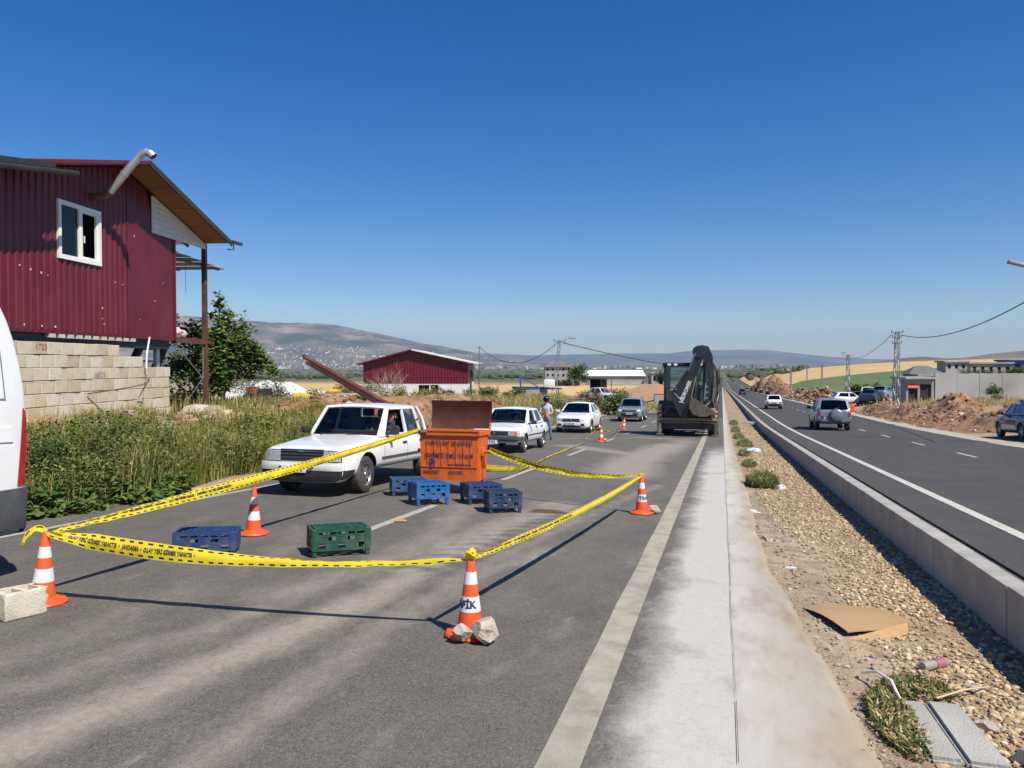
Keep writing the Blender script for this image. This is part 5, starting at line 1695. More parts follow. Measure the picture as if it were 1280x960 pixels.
    h.rows = [(0, .3, 1, .95), (L, .3, 1, .95)]
    h.make_wheels((.95, 4.15), .34, .22)
van()

# ------------------------------------------------------------------ traffic cones
mat('cone_orange', (.80, .10, .018), (.70, .085, .018), 6, rough=.5, dirt=(.30, .12, .06), dirt_amt=.35, dirt_scale=5)
mat('cone_white', (.76, .76, .76), (.66, .66, .66), 8, rough=.4, dirt=(.4, .36, .3), dirt_amt=.3, dirt_scale=5)
CH = .60
def cone(label, x, y, yaw=0.0, tilt=(0, 0), word=None, wang=0, s=1.0):
    loc, rot = on_road(x, y, yaw, .006)
    e = (rot.to_matrix() @ Euler((tilt[0], tilt[1], 0)).to_matrix()).to_euler()
    t = thing('traffic_cone', label, 'traffic cone', loc, e, 'orange and white traffic cones')
    t.scale = (s, s, s)
    rad = lambda z: .098 - .075 * (z - .045) / (CH - .045)
    bm = BM()
    # octagonal rubber foot with rounded edge
    lathe(bm, [(.001, .0), (.19, .0), (.195, .012), (.185, .028), (.135, .036), (.12, .05), (rad(.06) + .004, .062)], 10)
    obj('base', bm, 'cone_orange', t, 40)
    def seg(nm, z0, z1, m, d=0.0):
        bm = BM()
        lathe(bm, [(rad(z0) + d, z0), (rad((z0 + z1) / 2) + d, (z0 + z1) / 2), (rad(z1) + d, z1)], 28)
        return obj(nm, bm, m, t, 40)
    bm = BM(); lathe(bm, [(rad(.05), .05), (rad(.3), .3), (rad(CH - .02), CH - .02), (.017, CH), (.001, CH)], 28); obj('body', bm, 'cone_orange', t, 40)
    seg('band', .385, .475, 'cone_white', .0025)
    b = seg('band', .185, .295, 'cone_white', .0025)
    if word:
        me = text_mesh(word, .075, 1.0, 'CENTER', .003)
        r0 = rad(.24) + .006
        for v in me.vertices:
            a = wang + v.co.x / r0
            z = .24 + v.co.y
            r = rad(z) + .006
            v.co = Vector((r * math.sin(a), -r * math.cos(a), z))
        me.materials.clear()
        link('lettering', me, 'print_navy', b)
    return t
cones = {
 'front': cone('nearest orange cone wrapped in yellow tape with two stones on its foot', -1.76, 5.27, 0, (0, 0), 'TRAFİK', -.75, .97),
 'right': cone('orange cone beside the worn edge line tied to two yellow tapes', -1.15, 11.6, 0, (.01, -.02), 'TRAFİK', 1.3, .97),
 'behind': cone('orange cone without tape standing left of the blue and green crates', -5.57, 8.26, 0, (0, 0), None, 0, .97),
 'left': cone('orange cone with tape knotted on top beside the hollow block', -5.37, 5.02, 0, (.0, .03), None, 0, .98),
 'mid': cone('orange cone near the parked modern white sedan holding a slack tape', -4.5, 29.5, 0, (0, 0), None, 0, 1.0),
 'far': cone('leaning orange cone in front of the silver crossover', -5.12, 41.5, 0, (-.05, .10), None, 0, 1.05),
}
cone('smallest farthest orange cone beside the excavator', -3.58, 53.9, 0, (0, 0), None, 0, .95)
def cone_top(k, dz=0.0):
    t = cones[k]
    return Matrix.LocRotScale(t.location, t.rotation_euler, t.scale) @ Vector((0, 0, CH + dz))

# ------------------------------------------------------------------ stones and the hollow block
mat('stone_pale', (.52, .46, .37), (.40, .34, .26), 9, rough=.95, bump=.8, bscale=40, dirt=(.24, .19, .13), dirt_amt=.6, dirt_scale=12)
mat('cinder', (.62, .56, .44), (.54, .48, .37), 12, rough=.98, bump=.5, bscale=60, dirt=(.30, .27, .22), dirt_amt=.45, dirt_scale=6)
def stone(label, x, y, z, r, seed, sq=(1, 1, .8), rz=0, m='stone_pale', name='stone', amp=.45):
    bm = BM(); rock(bm, (0, 0, 0), r, seed, sq, 2, amp)
    # chip it flat on a few sides
    for k in range(5):
        rr = random.Random(seed * 11 + k)
        n_ = Vector((rr.uniform(-1, 1), rr.uniform(-1, 1), rr.uniform(-.6, 1))).normalized()
        bmesh.ops.bisect_plane(bm, geom=bm.verts[:] + bm.edges[:] + bm.faces[:], plane_co=n_ * r * .62, plane_no=n_, clear_outer=True)
        bmesh.ops.holes_fill(bm, edges=[e for e in bm.edges if e.is_boundary])
    o = obj(name, bm, m, None, 28)
    o.location = (x, y, z); o.rotation_euler = (0, 0, rz)
    return tag(o, label, 'stone')
zf = zr(5.2)
stone('larger angular pale stone on the right of the nearest cone foot', -1.60, 5.13, zf + .10, .115, 4, (1.05, .8, .85), .4)
stone('smaller white stone on the left of the nearest cone foot', -1.76, 5.08, zf + .085, .078, 9, (1, .8, .75), 1.2)
stone('flat grey stone behind the foot of the cone by the edge line', -.99, 11.66, zr(11.66) + .07, .11, 12, (1.2, .7, .55), .2)
stone('pale stone at the foot of the cone near the modern white sedan', -4.33, 29.45, zr(29.4) + .07, .10, 15, (1.2, .8, .7), .1)
hb = thing('concrete_block', 'broken hollow concrete block lying against the left cone', 'concrete block', (-5.27, 4.66, zr(4.66) + .004), (SLOPE, 0, R(-14)))
bm = BM(); bbox(bm, -.115, .115, -.12, .19, 0, .205, .012, 2)
bmesh.ops.subdivide_edges(bm, edges=bm.edges[:], cuts=5, use_grid_fill=True)
for v in bm.verts:
    k = noise.noise(v.co * 22) * .010 + noise.noise(v.co * 60) * .004
    v.co += v.co.normalized() * k
    if v.co.y > .12: v.co.y += .045 * noise.noise(Vector((v.co.x * 26, v.co.z * 26, 2)))
bo = obj('block_body', bm, ['cinder', 'cinder'], hb, 30)
cb = BM(); box(cb, -.08, .08, -.085, .02, .06, .3); c1 = obj('cut', cb, 'cinder')
cb = BM(); box(cb, -.08, .08, .055, .15, .06, .3); c2 = obj('cut', cb, 'cinder')
bo.parent = None; bpy.context.view_layer.update(); bool_cut(bo, [c1, c2]); bo.parent = hb

# ------------------------------------------------------------------ barrier tape
def tape_mat():
    m = bpy.data.materials.new('barrier_tape')
    m.use_nodes = True
    n, l = m.node_tree.nodes, m.node_tree.links
    b = n['Principled BSDF']; b.inputs['Roughness'].default_value = .38
    uv = n.new('ShaderNodeUVMap'); uv.uv_map = 'UVMap'
    sp = n.new('ShaderNodeSeparateXYZ'); l.new(uv.outputs[0], sp.inputs[0])
    def mth(op, a, c=0.0):
        x = n.new('ShaderNodeMath'); x.operation = op
        for k, v in ((0, a), (1, c)):
            if isinstance(v, (int, float)): x.inputs[k].default_value = v
            else: l.new(v, x.inputs[k])
        return x.outputs[0]
    # slanted dashes printed along both edges
    u = mth('ADD', sp.outputs['X'], mth('MULTIPLY', sp.outputs['Y'], .03))
    saw = mth('FRACT', mth('DIVIDE', u, .088))
    dash = mth('LESS_THAN', saw, .5)
    v = mth('ABSOLUTE', mth('SUBTRACT', sp.outputs['Y'], .5))
    edge = mth('MULTIPLY', mth('GREATER_THAN', v, .30), mth('LESS_THAN', v, .42))
    f = mth('MULTIPLY', dash, edge)
    mx = n.new('ShaderNodeMix'); mx.data_type = 'RGBA'; l.new(f, mx.inputs[0])
    mx.inputs[6].default_value = (.88, .70, .04, 1); mx.inputs[7].default_value = (.025, .022, .018, 1)
    l.new(mx.outputs[2], b.inputs['Base Color'])
    t = n.new('ShaderNodeBsdfTranslucent'); l.new(mx.outputs[2], t.inputs[0])
    x = n.new('ShaderNodeMixShader'); x.inputs[0].default_value = .32
    l.new(b.outputs[0], x.inputs[1]); l.new(t.outputs[0], x.inputs[2])
    l.new(x.outputs[0], n['Material Output'].inputs['Surface'])
    MATS['barrier_tape'] = m
tape_mat()
PHRASE = 'JANDARMA  •  OLAY YERİ GİRMEK YASAKTIR  •  '
def tape(label, pts, width=.1, twist=None, wscale=None, side=1, words=True, ripple=.02, seed=0, up=(0, 0, 1)):
    """ribbon through points; twist: angles (deg) from upright along its length, wscale: width factors"""
    P = [Vector(p) for p in pts]
    N = 120
    # dense smooth curve
    def cr(t):
        n = len(P) - 1
        x = t * n; i = min(int(x), n - 1); f = x - i
        p0, p1, p2, p3 = P[max(i - 1, 0)], P[i], P[i + 1], P[min(i + 2, n)]
        return .5 * ((2 * p1) + (p2 - p0) * f + (2 * p0 - 5 * p1 + 4 * p2 - p3) * f * f + (3 * p1 - p0 - 3 * p2 + p3) * f ** 3)
    c = [cr(i / N) for i in range(N + 1)]
    s = [0.0]
    for a, b in zip(c, c[1:]): s.append(s[-1] + (b - a).length)
    L = s[-1]
    def frame(q):
        t = q / L * N
        i = min(int(t), N - 1); f = t - i
        p = c[i].lerp(c[i + 1], f)
        d = (c[min(i + 2, N)] - c[max(i - 1, 0)]).normalized()
        sd = d.cross(Vector(up)).normalized()
        u = sd.cross(d)
        k = q / L
        a = R(float(np.interp(k, np.linspace(0, 1, len(twist)), twist))) if twist else 0
        w = width * (float(np.interp(k, np.linspace(0, 1, len(wscale)), wscale)) if wscale else 1)
        a += .25 * noise.noise(Vector((q * 1.3, seed, 0)))
        uu = u * math.cos(a) + sd * math.sin(a)
        nn_ = sd * math.cos(a) - u * math.sin(a)
        return p, d, uu, nn_, w
    nu, nv = max(40, int(L / .045)), 5
    V, UV = [], []
    for i in range(nu + 1):
        q = L * i / nu
        p, d, u, n_, w = frame(q)
        for j in range(nv + 1):
            v = j / nv
            o = ripple * (noise.noise(Vector((q * 5, v * 1.2, seed + 3))) + .5 * math.cos((v - .5) * 5))
            V.append(p + u * (v - .5) * w + n_ * o); UV.append((q, v))
    idx = np.arange(len(V)).reshape(nu + 1, nv + 1)
    F = np.stack([idx[:-1, :-1], idx[1:, :-1], idx[1:, 1:], idx[:-1, 1:]], -1).reshape(-1, 4)
    o = mesh_np('barrier_tape', np.array([tuple(v) for v in V]), F, 'barrier_tape', smooth=True)
    uvl = o.data.uv_layers.new(name='UVMap')
    lv = np.zeros(len(o.data.loops), np.int32); o.data.loops.foreach_get('vertex_index', lv)
    uvl.data.foreach_set('uv', np.array(UV, np.float32)[lv].ravel())
    tag(o, label, 'barrier tape', 'yellow barrier tapes')
    if words:
        k = max(1, int(L / 1.9) + 1)
        me = text_mesh(PHRASE * k, width * .36, 1.0, 'LEFT', .0015)
        sx = .82
        keep = []
        for v in me.vertices: v.co.x *= sx
        bm = bmesh.new(); bm.from_mesh(me)
        bmesh.ops.delete(bm, geom=[f for f in bm.faces if max(v.co.x for v in f.verts) > L - .06], context='FACES')
        for v in bm.verts:
            q = min(max(v.co.x + .04, 0), L)
            if side < 0: q = L - q
            p, d, u, n_, w = frame(q)
            vv = v.co.y / width
            h = v.co.y * (w / width)
            oo = ripple * (noise.noise(Vector((q * 5, (vv + .5) * 1.2, seed + 3))) + .5 * math.cos(vv * 5))
            v.co = p + u * h + n_ * (oo + side * .004)
        bm.to_mesh(me); bm.free()
        me.materials.clear()
        link('lettering', me, 'print_black', o)
    return o
def sagline(a, b, sag, n=6, mid=None):
    a, b = Vector(a), Vector(b)
    out = []
    for i in range(n + 1):
        t = i / n
        p = a.lerp(b, t); p.z -= 4 * sag * t * (1 - t)
        out.append(p)
    return out
A_, B_, C_ = cone_top('left', -.01), cone_top('front', -.03), cone_top('right', -.02)
BIN = Vector((-4.95, 13.05, 0)); BIN.z = zr(BIN.y)
binL, binR = Vector((-5.17, 12.63, zr(12.6) + 1.12)), Vector((-3.98, 13.0, zr(13) + .80))
tape('yellow tape strung in front from the left cone to the nearest cone', sagline(A_, B_, .12, 8), .105, [-70, -25, -10, -16, -42, -55, -60, -62, -75], [.4, 1.25, 1.3, 1.15, .9, .7, .58, .5, .3], side=1, seed=1)
tape('yellow tape rising from the nearest cone to the cone by the edge line', sagline(B_, C_, .06, 6), .10, [-60, -40, -34, -32, -32, -30, -50], [.3, .62, .66, .66, .64, .6, .35], side=1, seed=2)
tape('yellow tape sagging between the edge line cone and the bin', sagline(C_, binR, .16, 6), .10, [60, 40, 30, 20, 12, 12, 15], [.35, .7, .8, 1, 1.1, 1.1, .8], side=-1, seed=3)
tape('yellow tape crossing in front of the white pickup to the orange bin', sagline(A_, binL, .05, 8), .092, [-70, -50, -30, -20, -12, -8, -6, 0, 10], [.4, 1.0, 1.15, 1.15, 1.15, 1.1, 1, 1, .8], side=1, seed=4)
D_, E_ = cone_top('mid', -.01), cone_top('far', -.01)
zz_ = lambda x, y, h: Vector((x, y, zr(y) + h))
tape('yellow tape lying low on the road between the bin and the cone near the sedan', [zz_(-4.6, 14.6, .30), zz_(-4.35, 16.0, .16), zz_(-4.5, 18.2, .05), zz_(-4.75, 21.5, .03), zz_(-4.85, 24.5, .03), zz_(-4.8, 26.5, .10), D_.lerp(zz_(-4.8, 27, .3), .3), D_], .11, [15, 25, 60, 80, 85, 60, 40, 40], [1.4, 1.3, 1.1, .9, .8, .8, .8, .4], words=False, seed=5)
tape('slack pale yellow tape looping between the two farthest standing cones', sagline(D_, E_, .46, 8), .11, [60, 40, 30, 60, 70, 40, 20, 20, 40], [.4, .8, .7, .8, .9, 1, 1, 1, .5], words=False, seed=6)
# knots and loose ends
def knot(label, p, r, seed, tail=None):
    bm = BM()
    rock(bm, (0, 0, 0), r, seed, (1, 1, .8), 2, .8)
    bm2 = []
    for k in range(4):
        a = k * 1.7 + seed
        pts = [(0, 0, 0), (math.cos(a) * r * .8, math.sin(a) * r * .8, r * (.3 + .3 * (k % 2))), (math.cos(a) * r * 1.25, math.sin(a) * r * 1.2, r * (.7 - .9 * (k % 2)))]
        tube(bm, pts, [r * .35, r * .3, r * .12], 5)
    o = obj('tape_knot', bm, 'barrier_tape', None, 50)
    o.location = p
    return tag(o, label, 'tape knot', 'tape knots on the cones')
knot('crumpled yellow knot of tape on top of the nearest cone', cone_top('front', .0), .042, 2)
knot('small yellow knot of tape on the cone by the edge line', cone_top('right', .0), .028, 5)
tape('loose end of yellow tape hanging off the left side of the left cone', [A_, A_ + Vector((-.08, -.0, .02)), A_ + Vector((-.15, -.03, -.03)), A_ + Vector((-.19, -.05, -.11))], .09, [80, 60, 50, 60], [.5, .9, .8, .4], words=False, seed=8)

# ------------------------------------------------------------------ plastic crates, standing on the pegs of their upturned corners
for nm, a, b in (('crate_navy', (.016, .045, .13), (.022, .056, .15)), ('crate_dull_blue', (.028, .07, .15), (.035, .085, .17)), ('crate_bright_blue', (.010, .105, .32), (.016, .125, .36)), ('crate_green', (.010, .062, .038), (.014, .076, .046)), ('crate_dark_navy', (.018, .036, .085), (.024, .045, .10))):
    mat(nm, a, b, 6, rough=.42, dirt=(.25, .22, .18), dirt_amt=.3, dirt_scale=4)
def crate(label, x, y, rz, m, w=.56, d=.35, h=.20, leg=.055, solid=False):
    loc, rot = on_road(x, y, rz, .005)
    t = thing('crate', label, 'crate', loc, rot, 'plastic crates scattered on the road')
    hw, hd = w / 2, d / 2
    z0, z1 = leg, leg + h
    def side(bm, horiz, sgn):
        L = hw if horiz else hd
        c = sgn * (hd if horiz else hw)
        def bx(a, b, za, zb, th=.010, pr=0.0):
            if horiz: box(bm, a, b, c - th - pr, c + th + pr, za, zb)
            else: box(bm, c - th - pr, c + th + pr, a, b, za, zb)
        e = L - .045
        if solid and not horiz:
            bx(-e, e, z0, z1, .006)
            for k in range(3): bx(-e, e, z0 + .03 + k * .06, z0 + .04 + k * .06, .009)
        else:
            n = 5 if horiz else 3
            bx(-e, e, z0, z0 + .028); bx(-e, e, z1 - .03, z1)
            bx(-e, e, z0 + h * .36, z0 + h * .48, .007); bx(-e, e, z0 + h * .66, z0 + h * .76, .007)
            for k in range(n + 1):
                a = -e + (2 * e) * k / n
                bx(a - .011, a + .011, z0 + .029, z1 - .031, .009)
            # blank fields alternate with open slots
            for k in range(n):
                a = -e + 2 * e * (k + .5) / n
                if k % 2 == 1: bx(a - e / n * .86, a + e / n * .86, z0 + .029, z0 + h * .359, .004)
                if k % 2 == 0: bx(a - e / n * .86, a + e / n * .86, z0 + h * .49, z0 + h * .655, .004)
    for horiz in (True, False):
        for sgn in (-1, 1):
            bm = BM(); side(bm, horiz, sgn); obj('side_panel', bm, m, t)
    for sx in (-1, 1):
        for sy in (-1, 1):
            bm = BM(); bbox(bm, sx * hw - .045 if sx > 0 else sx * hw - .016, sx * hw + .016 if sx > 0 else sx * hw + .045, sy * hd - .045 if sy > 0 else sy * hd - .016, sy * hd + .016 if sy > 0 else sy * hd + .045, z0 * .95, z1 + .006, .006, 1)
            lx, ly = sx * (hw - .018), sy * (hd - .018)
            bbox(bm, lx - .024, lx + .024, ly - .024, ly + .024, 0, z0 + .01, .005, 1)
            obj('corner_post', bm, m, t)
    bm = BM()
    box(bm, -hw + .03, hw - .03, -hd + .03, hd - .03, z1 - .018, z1 - .008)
    nx_, ny_ = 6, 4
    for i in range(nx_ + 1):
        a = -hw + .03 + (w - .06) * i / nx_; box(bm, a - .006, a + .006, -hd + .02, hd - .02, z1 - .0079, z1 + .008)
    for j in range(ny_ + 1):
        a = -hd + .03 + (d - .06) * j / ny_; box(bm, -hw + .02, hw - .02, a - .006, a + .006, z1 - .0078, z1 + .0068)
    obj('top_grid', bm, m, t)
    return t
crate('navy blue crate standing partly behind the front tape', -5.36, 7.10, R(27), 'crate_navy', .60, .38, .20, .06)
crate('dark green crate standing in the middle of the taped road', -4.06, 7.60, R(38), 'crate_green', .60, .38, .23, .06)
crate('dull blue crate leftmost of the four by the bin', -5.30, 12.46, R(30), 'crate_dull_blue', .58, .40, .22, .07)
crate('bright blue crate with solid sides in front of the bin', -4.56, 11.55, R(40), 'crate_bright_blue', .52, .46, .24, .10, True)
crate('dark blue crate right below the right wheels of the bin', -3.80, 11.95, R(36), 'crate_navy', .54, .46, .22, .09, True)
crate('navy slatted crate nearest to the red stain on the road', -3.20, 11.15, R(28), 'crate_dark_navy', .48, .42, .24, .07)

# ------------------------------------------------------------------ the orange rubbish container
mat('bin_orange', (.72, .145, .014), (.62, .115, .013), 4, rough=.5, dirt=(.28, .06, .02), dirt_amt=.6, dirt_scale=6, bump=.15, bscale=5)
mat('bin_lid', (.085, .018, .009), (.055, .013, .008), 5, rough=.55, dirt=(.10, .03, .02), dirt_amt=.6, dirt_scale=3)
loc, rot = on_road(-4.66, 13.05, R(3.0), .004)
bn = thing('rubbish_bin', 'orange wheeled metal rubbish container with its dark lid thrown open', 'rubbish bin', loc, rot)
bn.scale = (.90, .95, 1.12)
W_, D__ = .595, .37         # half width, half depth
Z0, Z1 = .205, 1.0
def taper(x, y, z): 
    k = (z - Z0) / (Z1 - Z0)
    return Vector((x * (.97 + .03 * k), y * (.86 + .14 * k), z))
def tbox(bm, x0, x1, y0, y1, z0, z1):
    vs = box(bm, x0, x1, y0, y1, z0, z1)
    for v in vs: v.co = taper(*v.co)
bm = BM()
tbox(bm, -W_, W_, -D__, -D__ + .02, Z0, Z1); tbox(bm, -W_, W_, D__ - .02, D__, Z0, Z1)
tbox(bm, -W_, -W_ + .02, -D__ + .021, D__ - .021, Z0, Z1); tbox(bm, W_ - .02, W_, -D__ + .021, D__ - .021, Z0, Z1)
tbox(bm, -W_ + .021, W_ - .021, -D__ + .021, D__ - .021, Z0, Z0 + .03)
obj('body', bm, 'bin_orange', bn)
for i in range(7):
    x = -.45 + i * .15
    bm = BM()
    vs = box(bm, x - .011, x + .011, -D__ - .012, -D__ + .005, Z0 + .24, Z1 - .16)
    for v in vs: v.co = taper(*v.co)
    obj('rib', bm, 'bin_orange', bn)
bm = BM(); tbox(bm, -W_ + .01, W_ - .01, -D__ - .016, -D__ + .004, Z0 + .215, Z0 + .232); obj('rib', bm, 'bin_orange', bn)
bm = BM()
tbox(bm, -W_ - .03, W_ + .03, -D__ - .04, -D__ + .0, Z1 - .075, Z1 - .01); tbox(bm, -W_ - .03, W_ + .03, D__ - .0, D__ + .035, Z1 - .075, Z1 - .01)
tbox(bm, -W_ - .032, -W_ + .0, -D__ + .001, D__ - .001, Z1 - .0745, Z1 - .0105); tbox(bm, W_, W_ + .032, -D__ + .001, D__ - .001, Z1 - .0745, Z1 - .0105)
tbox(bm, -W_ - .02, W_ + .02, -D__ - .055, -D__ + .0, Z1 - .009, Z1 + .008)
obj('rim', bm, 'bin_orange', bn)
# end flange, lifting arm and catch on the right flank
for sx in (-1, 1):
    bm = BM(); bar(bm, (sx * (W_ + .035), -.12, .62), (sx * (W_ + .03), -.02, .40), .05, .03); bbox(bm, sx * (W_ + .02) - .035, sx * (W_ + .02) + .035, -.17, -.05, .60, .74, .015); tube(bm, [(sx * W_, -.11, .67), (sx * (W_ + .13), -.11, .67)], .024, 10)
    obj('lifting_arm', bm, 'bin_orange', bn, 40)
    bm = BM(); vs = box(bm, sx * W_ - .012, sx * W_ + .012, -D__ + .12, -D__ + .14, Z0, Z1 - .08)
    obj('rib', bm, 'bin_orange', bn)
    for yy in (-D__ + .03, D__ - .13):
        bm = BM(); bbox(bm, sx * W_ * .96 - (.14 if sx > 0 else -.0), sx * W_ * .96 + (.0 if sx > 0 else .14), yy * .88 - .0, yy * .88 + .1, .115, Z0 - .001, .008, 1); obj('foot_bracket', bm, 'bin_orange', bn)
    for yy in (-D__ * .86 + .10, D__ * .86 - .10):
        bm = BM()
        lathe(bm, [(.02, -.026), (.08, -.026), (.093, -.016), (.093, .016), (.08, .026), (.02, .026)], 24, 'X', Matrix.Translation((sx * W_ * .84 - .03, yy, .0945)))
        w_ = obj('wheel', bm, 'tyre_rubber', bn, 40)
        bm = BM(); bar(bm, (sx * W_ * .84 - .062, yy, .09), (sx * W_ * .84 - .062, yy + .02, .21), .012, .05); bar(bm, (sx * W_ * .84 + .002, yy, .09), (sx * W_ * .84 + .002, yy + .02, .21), .012, .05); tube(bm, [(sx * W_ * .84 - .07, yy, .0945), (sx * W_ * .84 + .01, yy, .0945)], .014, 8)
        obj('caster_fork', bm, 'rust', w_)
# lid swung back on its hinge, standing open
bm = BM()
LM = Matrix.Translation((0, D__ - .02, Z1 + .015)) @ Matrix.Rotation(R(84), 4, 'X')
nx_, ny_ = 12, 6
gr1, gr2 = [], []
for j in range(ny_ + 1):
    v = j / ny_
    row1, row2 = [], []
    for i in range(nx_ + 1):
        u = 2 * i / nx_ - 1
        z = .10 * math.sin(v * math.pi) * .8 + .02 * (1 - u ** 4)
        wx_ = (W_ + .045) * (1.0 - .02 * v + .05 * v * (u > 0))
        row1.append(bm.verts.new(LM @ Vector((u * wx_, v * .46, -z)))); row2.append(bm.verts.new(LM @ Vector((u * wx_, v * .46, -z - .012))))
    gr1.append(row1); gr2.append(row2)
for j in range(ny_):
    for i in range(nx_):
        bm.faces.new((gr1[j][i], gr1[j][i + 1], gr1[j + 1][i + 1], gr1[j + 1][i])); bm.faces.new((gr2[j][i + 1], gr2[j][i], gr2[j + 1][i], gr2[j + 1][i + 1]))
for j in range(ny_):
    for i in (0, nx_): bm.faces.new((gr1[j][i], gr1[j + 1][i], gr2[j + 1][i], gr2[j][i]))
for i in range(nx_):
    for j in (0, ny_): bm.faces.new((gr1[j][i], gr2[j][i], gr2[j][i + 1], gr1[j][i + 1]))
lid = obj('lid', bm, 'bin_lid', bn, 30)
bm = BM(); tube(bm, [LM @ Vector((-W_ * .1, .06, -.09)), LM @ Vector((W_ * .62, .14, -.10)), LM @ Vector((W_ * .64, .02, -.06))], .008, 6); obj('lid_handle', bm, 'zinc_sheet', lid)
for sx in (-1, 1):
    bm = BM(); bar(bm, (sx * (W_ + .03), D__ - .04, Z1 - .1), (sx * (W_ + .035), D__ + .05, Z1 + .10), .02, .07); obj('hinge', bm, 'bin_orange', lid)
bm = BM(); bbox(bm, -.56, -.42, -D__ - .075, -D__ - .056, Z1 - .03, Z1 + .012, .005); obj('catch', bm, 'zinc_sheet', bn)
# lettering on the front
def on_bin(body, size, x, z, align='CENTER', sx=1.0, bold=.002):
    k = (z - Z0) / (Z1 - Z0)
    tl = math.atan(.14 * D__ / (Z1 - Z0))
    y = -D__ * (.86 + .14 * k) - .0145
    text(body, size, Matrix.Translation((x, y, z)) @ Matrix.Rotation(R(90) + tl, 4, 'X'), 'print_navy', bn, align=align, sx=sx, bold=bold)
on_bin('ONİKİŞUBAT BELEDİYESİ', .095, 0, .80, sx=.86)
on_bin('ÇEVREMİZİ TEMİZ TUTALIM', .090, 0, .605, sx=.86)
on_bin('www.onikisubat.bel.tr', .058, .22, .465, sx=.9, bold=.002)
on_bin('ONİKİŞUBAT', .055, -.36, .345, bold=.003)
on_bin('BELEDİYESİ', .052, .13, .345, bold=.002)
k = (.48 - Z0) / (Z1 - Z0); yb = -D__ * (.86 + .14 * k) - .0145
bm = BM()
for r0, r1, n in ((.058, .074, 24),):
    a_ = [bm.verts.new((-.35 + r0 * math.cos(t), yb, .485 + r0 * math.sin(t))) for t in [2 * math.pi * q / n for q in range(n)]]
    b_ = [bm.verts.new((-.35 + r1 * math.cos(t), yb, .485 + r1 * math.sin(t))) for t in [2 * math.pi * q / n for q in range(n)]]
    for q in range(n): bm.faces.new((a_[q], a_[(q + 1) % n], b_[(q + 1) % n], b_[q]))
v = [bm.verts.new((-.35 + (.05 if q % 2 else .03) * math.cos(t), yb, .485 + (.05 if q % 2 else .03) * math.sin(t))) for q, t in enumerate([2 * math.pi * q / 16 for q in range(16)])]
bm.faces.new(v)
obj('emblem', bm, 'print_navy', bn)

# ------------------------------------------------------------------ litter near the verge
mat('cardboard', (.46, .29, .14), (.40, .25, .12), 5, rough=.9, stretch=(1, 9, 1), bump=.3, bscale=18, dirt=(.30, .19, .10), dirt_amt=.4)
bm = BM()
nxx, nyy = 14, 8
CBP = [Vector((.62, 7.15, .02)), Vector((.93, 6.22, .075)), Vector((1.46, 6.66, .10)), Vector((1.22, 7.25, .05))]
def cbz(u, v):
    p = CBP[0].lerp(CBP[1], u).lerp(CBP[3].lerp(CBP[2], u), v)
    z = zr(p.y) - .10 + p.z + .035 * math.sin(u * 3.1) + .02 * math.sin(v * 4 + u * 2) + .03 * (v > .8) * 0
    return Vector((p.x, p.y, z))
g1 = [[bm.verts.new(cbz(i / nxx, j / nyy)) for i in range(nxx + 1)] for j in range(nyy + 1)]
g2 = [[bm.verts.new(cbz(i / nxx, j / nyy) - Vector((0, 0, .007))) for i in range(nxx + 1)] for j in range(nyy + 1)]
for j in range(nyy):
    for i in range(nxx):
        bm.faces.new((g1[j][i], g1[j][i + 1], g1[j + 1][i + 1], g1[j + 1][i])); bm.faces.new((g2[j][i + 1], g2[j][i], g2[j + 1][i], g2[j + 1][i + 1]))
for j in range(nyy):
    for i in (0, nxx): bm.faces.new((g1[j][i], g1[j + 1][i], g2[j + 1][i], g2[j][i]))
for i in range(nxx):
    for j in (0, nyy): bm.faces.new((g1[j][i], g2[j][i], g2[j][i + 1], g1[j][i + 1]))
cbt = thing('cardboard', 'flattened brown cardboard box lying on the gravel strip', 'cardboard')
obj('top_sheet', bm, 'cardboard', cbt, 40)
bm = BM()
def flap(p0, p1, p2, p3, th=.006):
    vs = [bm.verts.new(p) for p in (p0, p1, p2, p3)] + [bm.verts.new(Vector(p) - Vector((0, 0, th))) for p in (p0, p1, p2, p3)]
    for q in ((0, 1, 2, 3), (7, 6, 5, 4), (0, 4, 5, 1), (1, 5, 6, 2), (2, 6, 7, 3), (3, 7, 4, 0)): bm.faces.new([vs[i] for i in q])
zc = zr(6.4) - .10
flap((.93, 6.20, zc + .06), (1.43, 6.63, zc + .085), (1.40, 6.50, zc + .012), (1.0, 6.14, zc + .012))
obj('lower_flap', bm, 'cardboard', cbt)
bm = BM(); flap((1.24, 7.20, zr(7.2) - .05), (1.34, 7.02, zr(7.0) - .03), (1.12, 6.9, zr(6.9) - .015), (1.02, 7.1, zr(7.1) - .03)); obj('upper_flap', bm, 'cardboard', cbt)

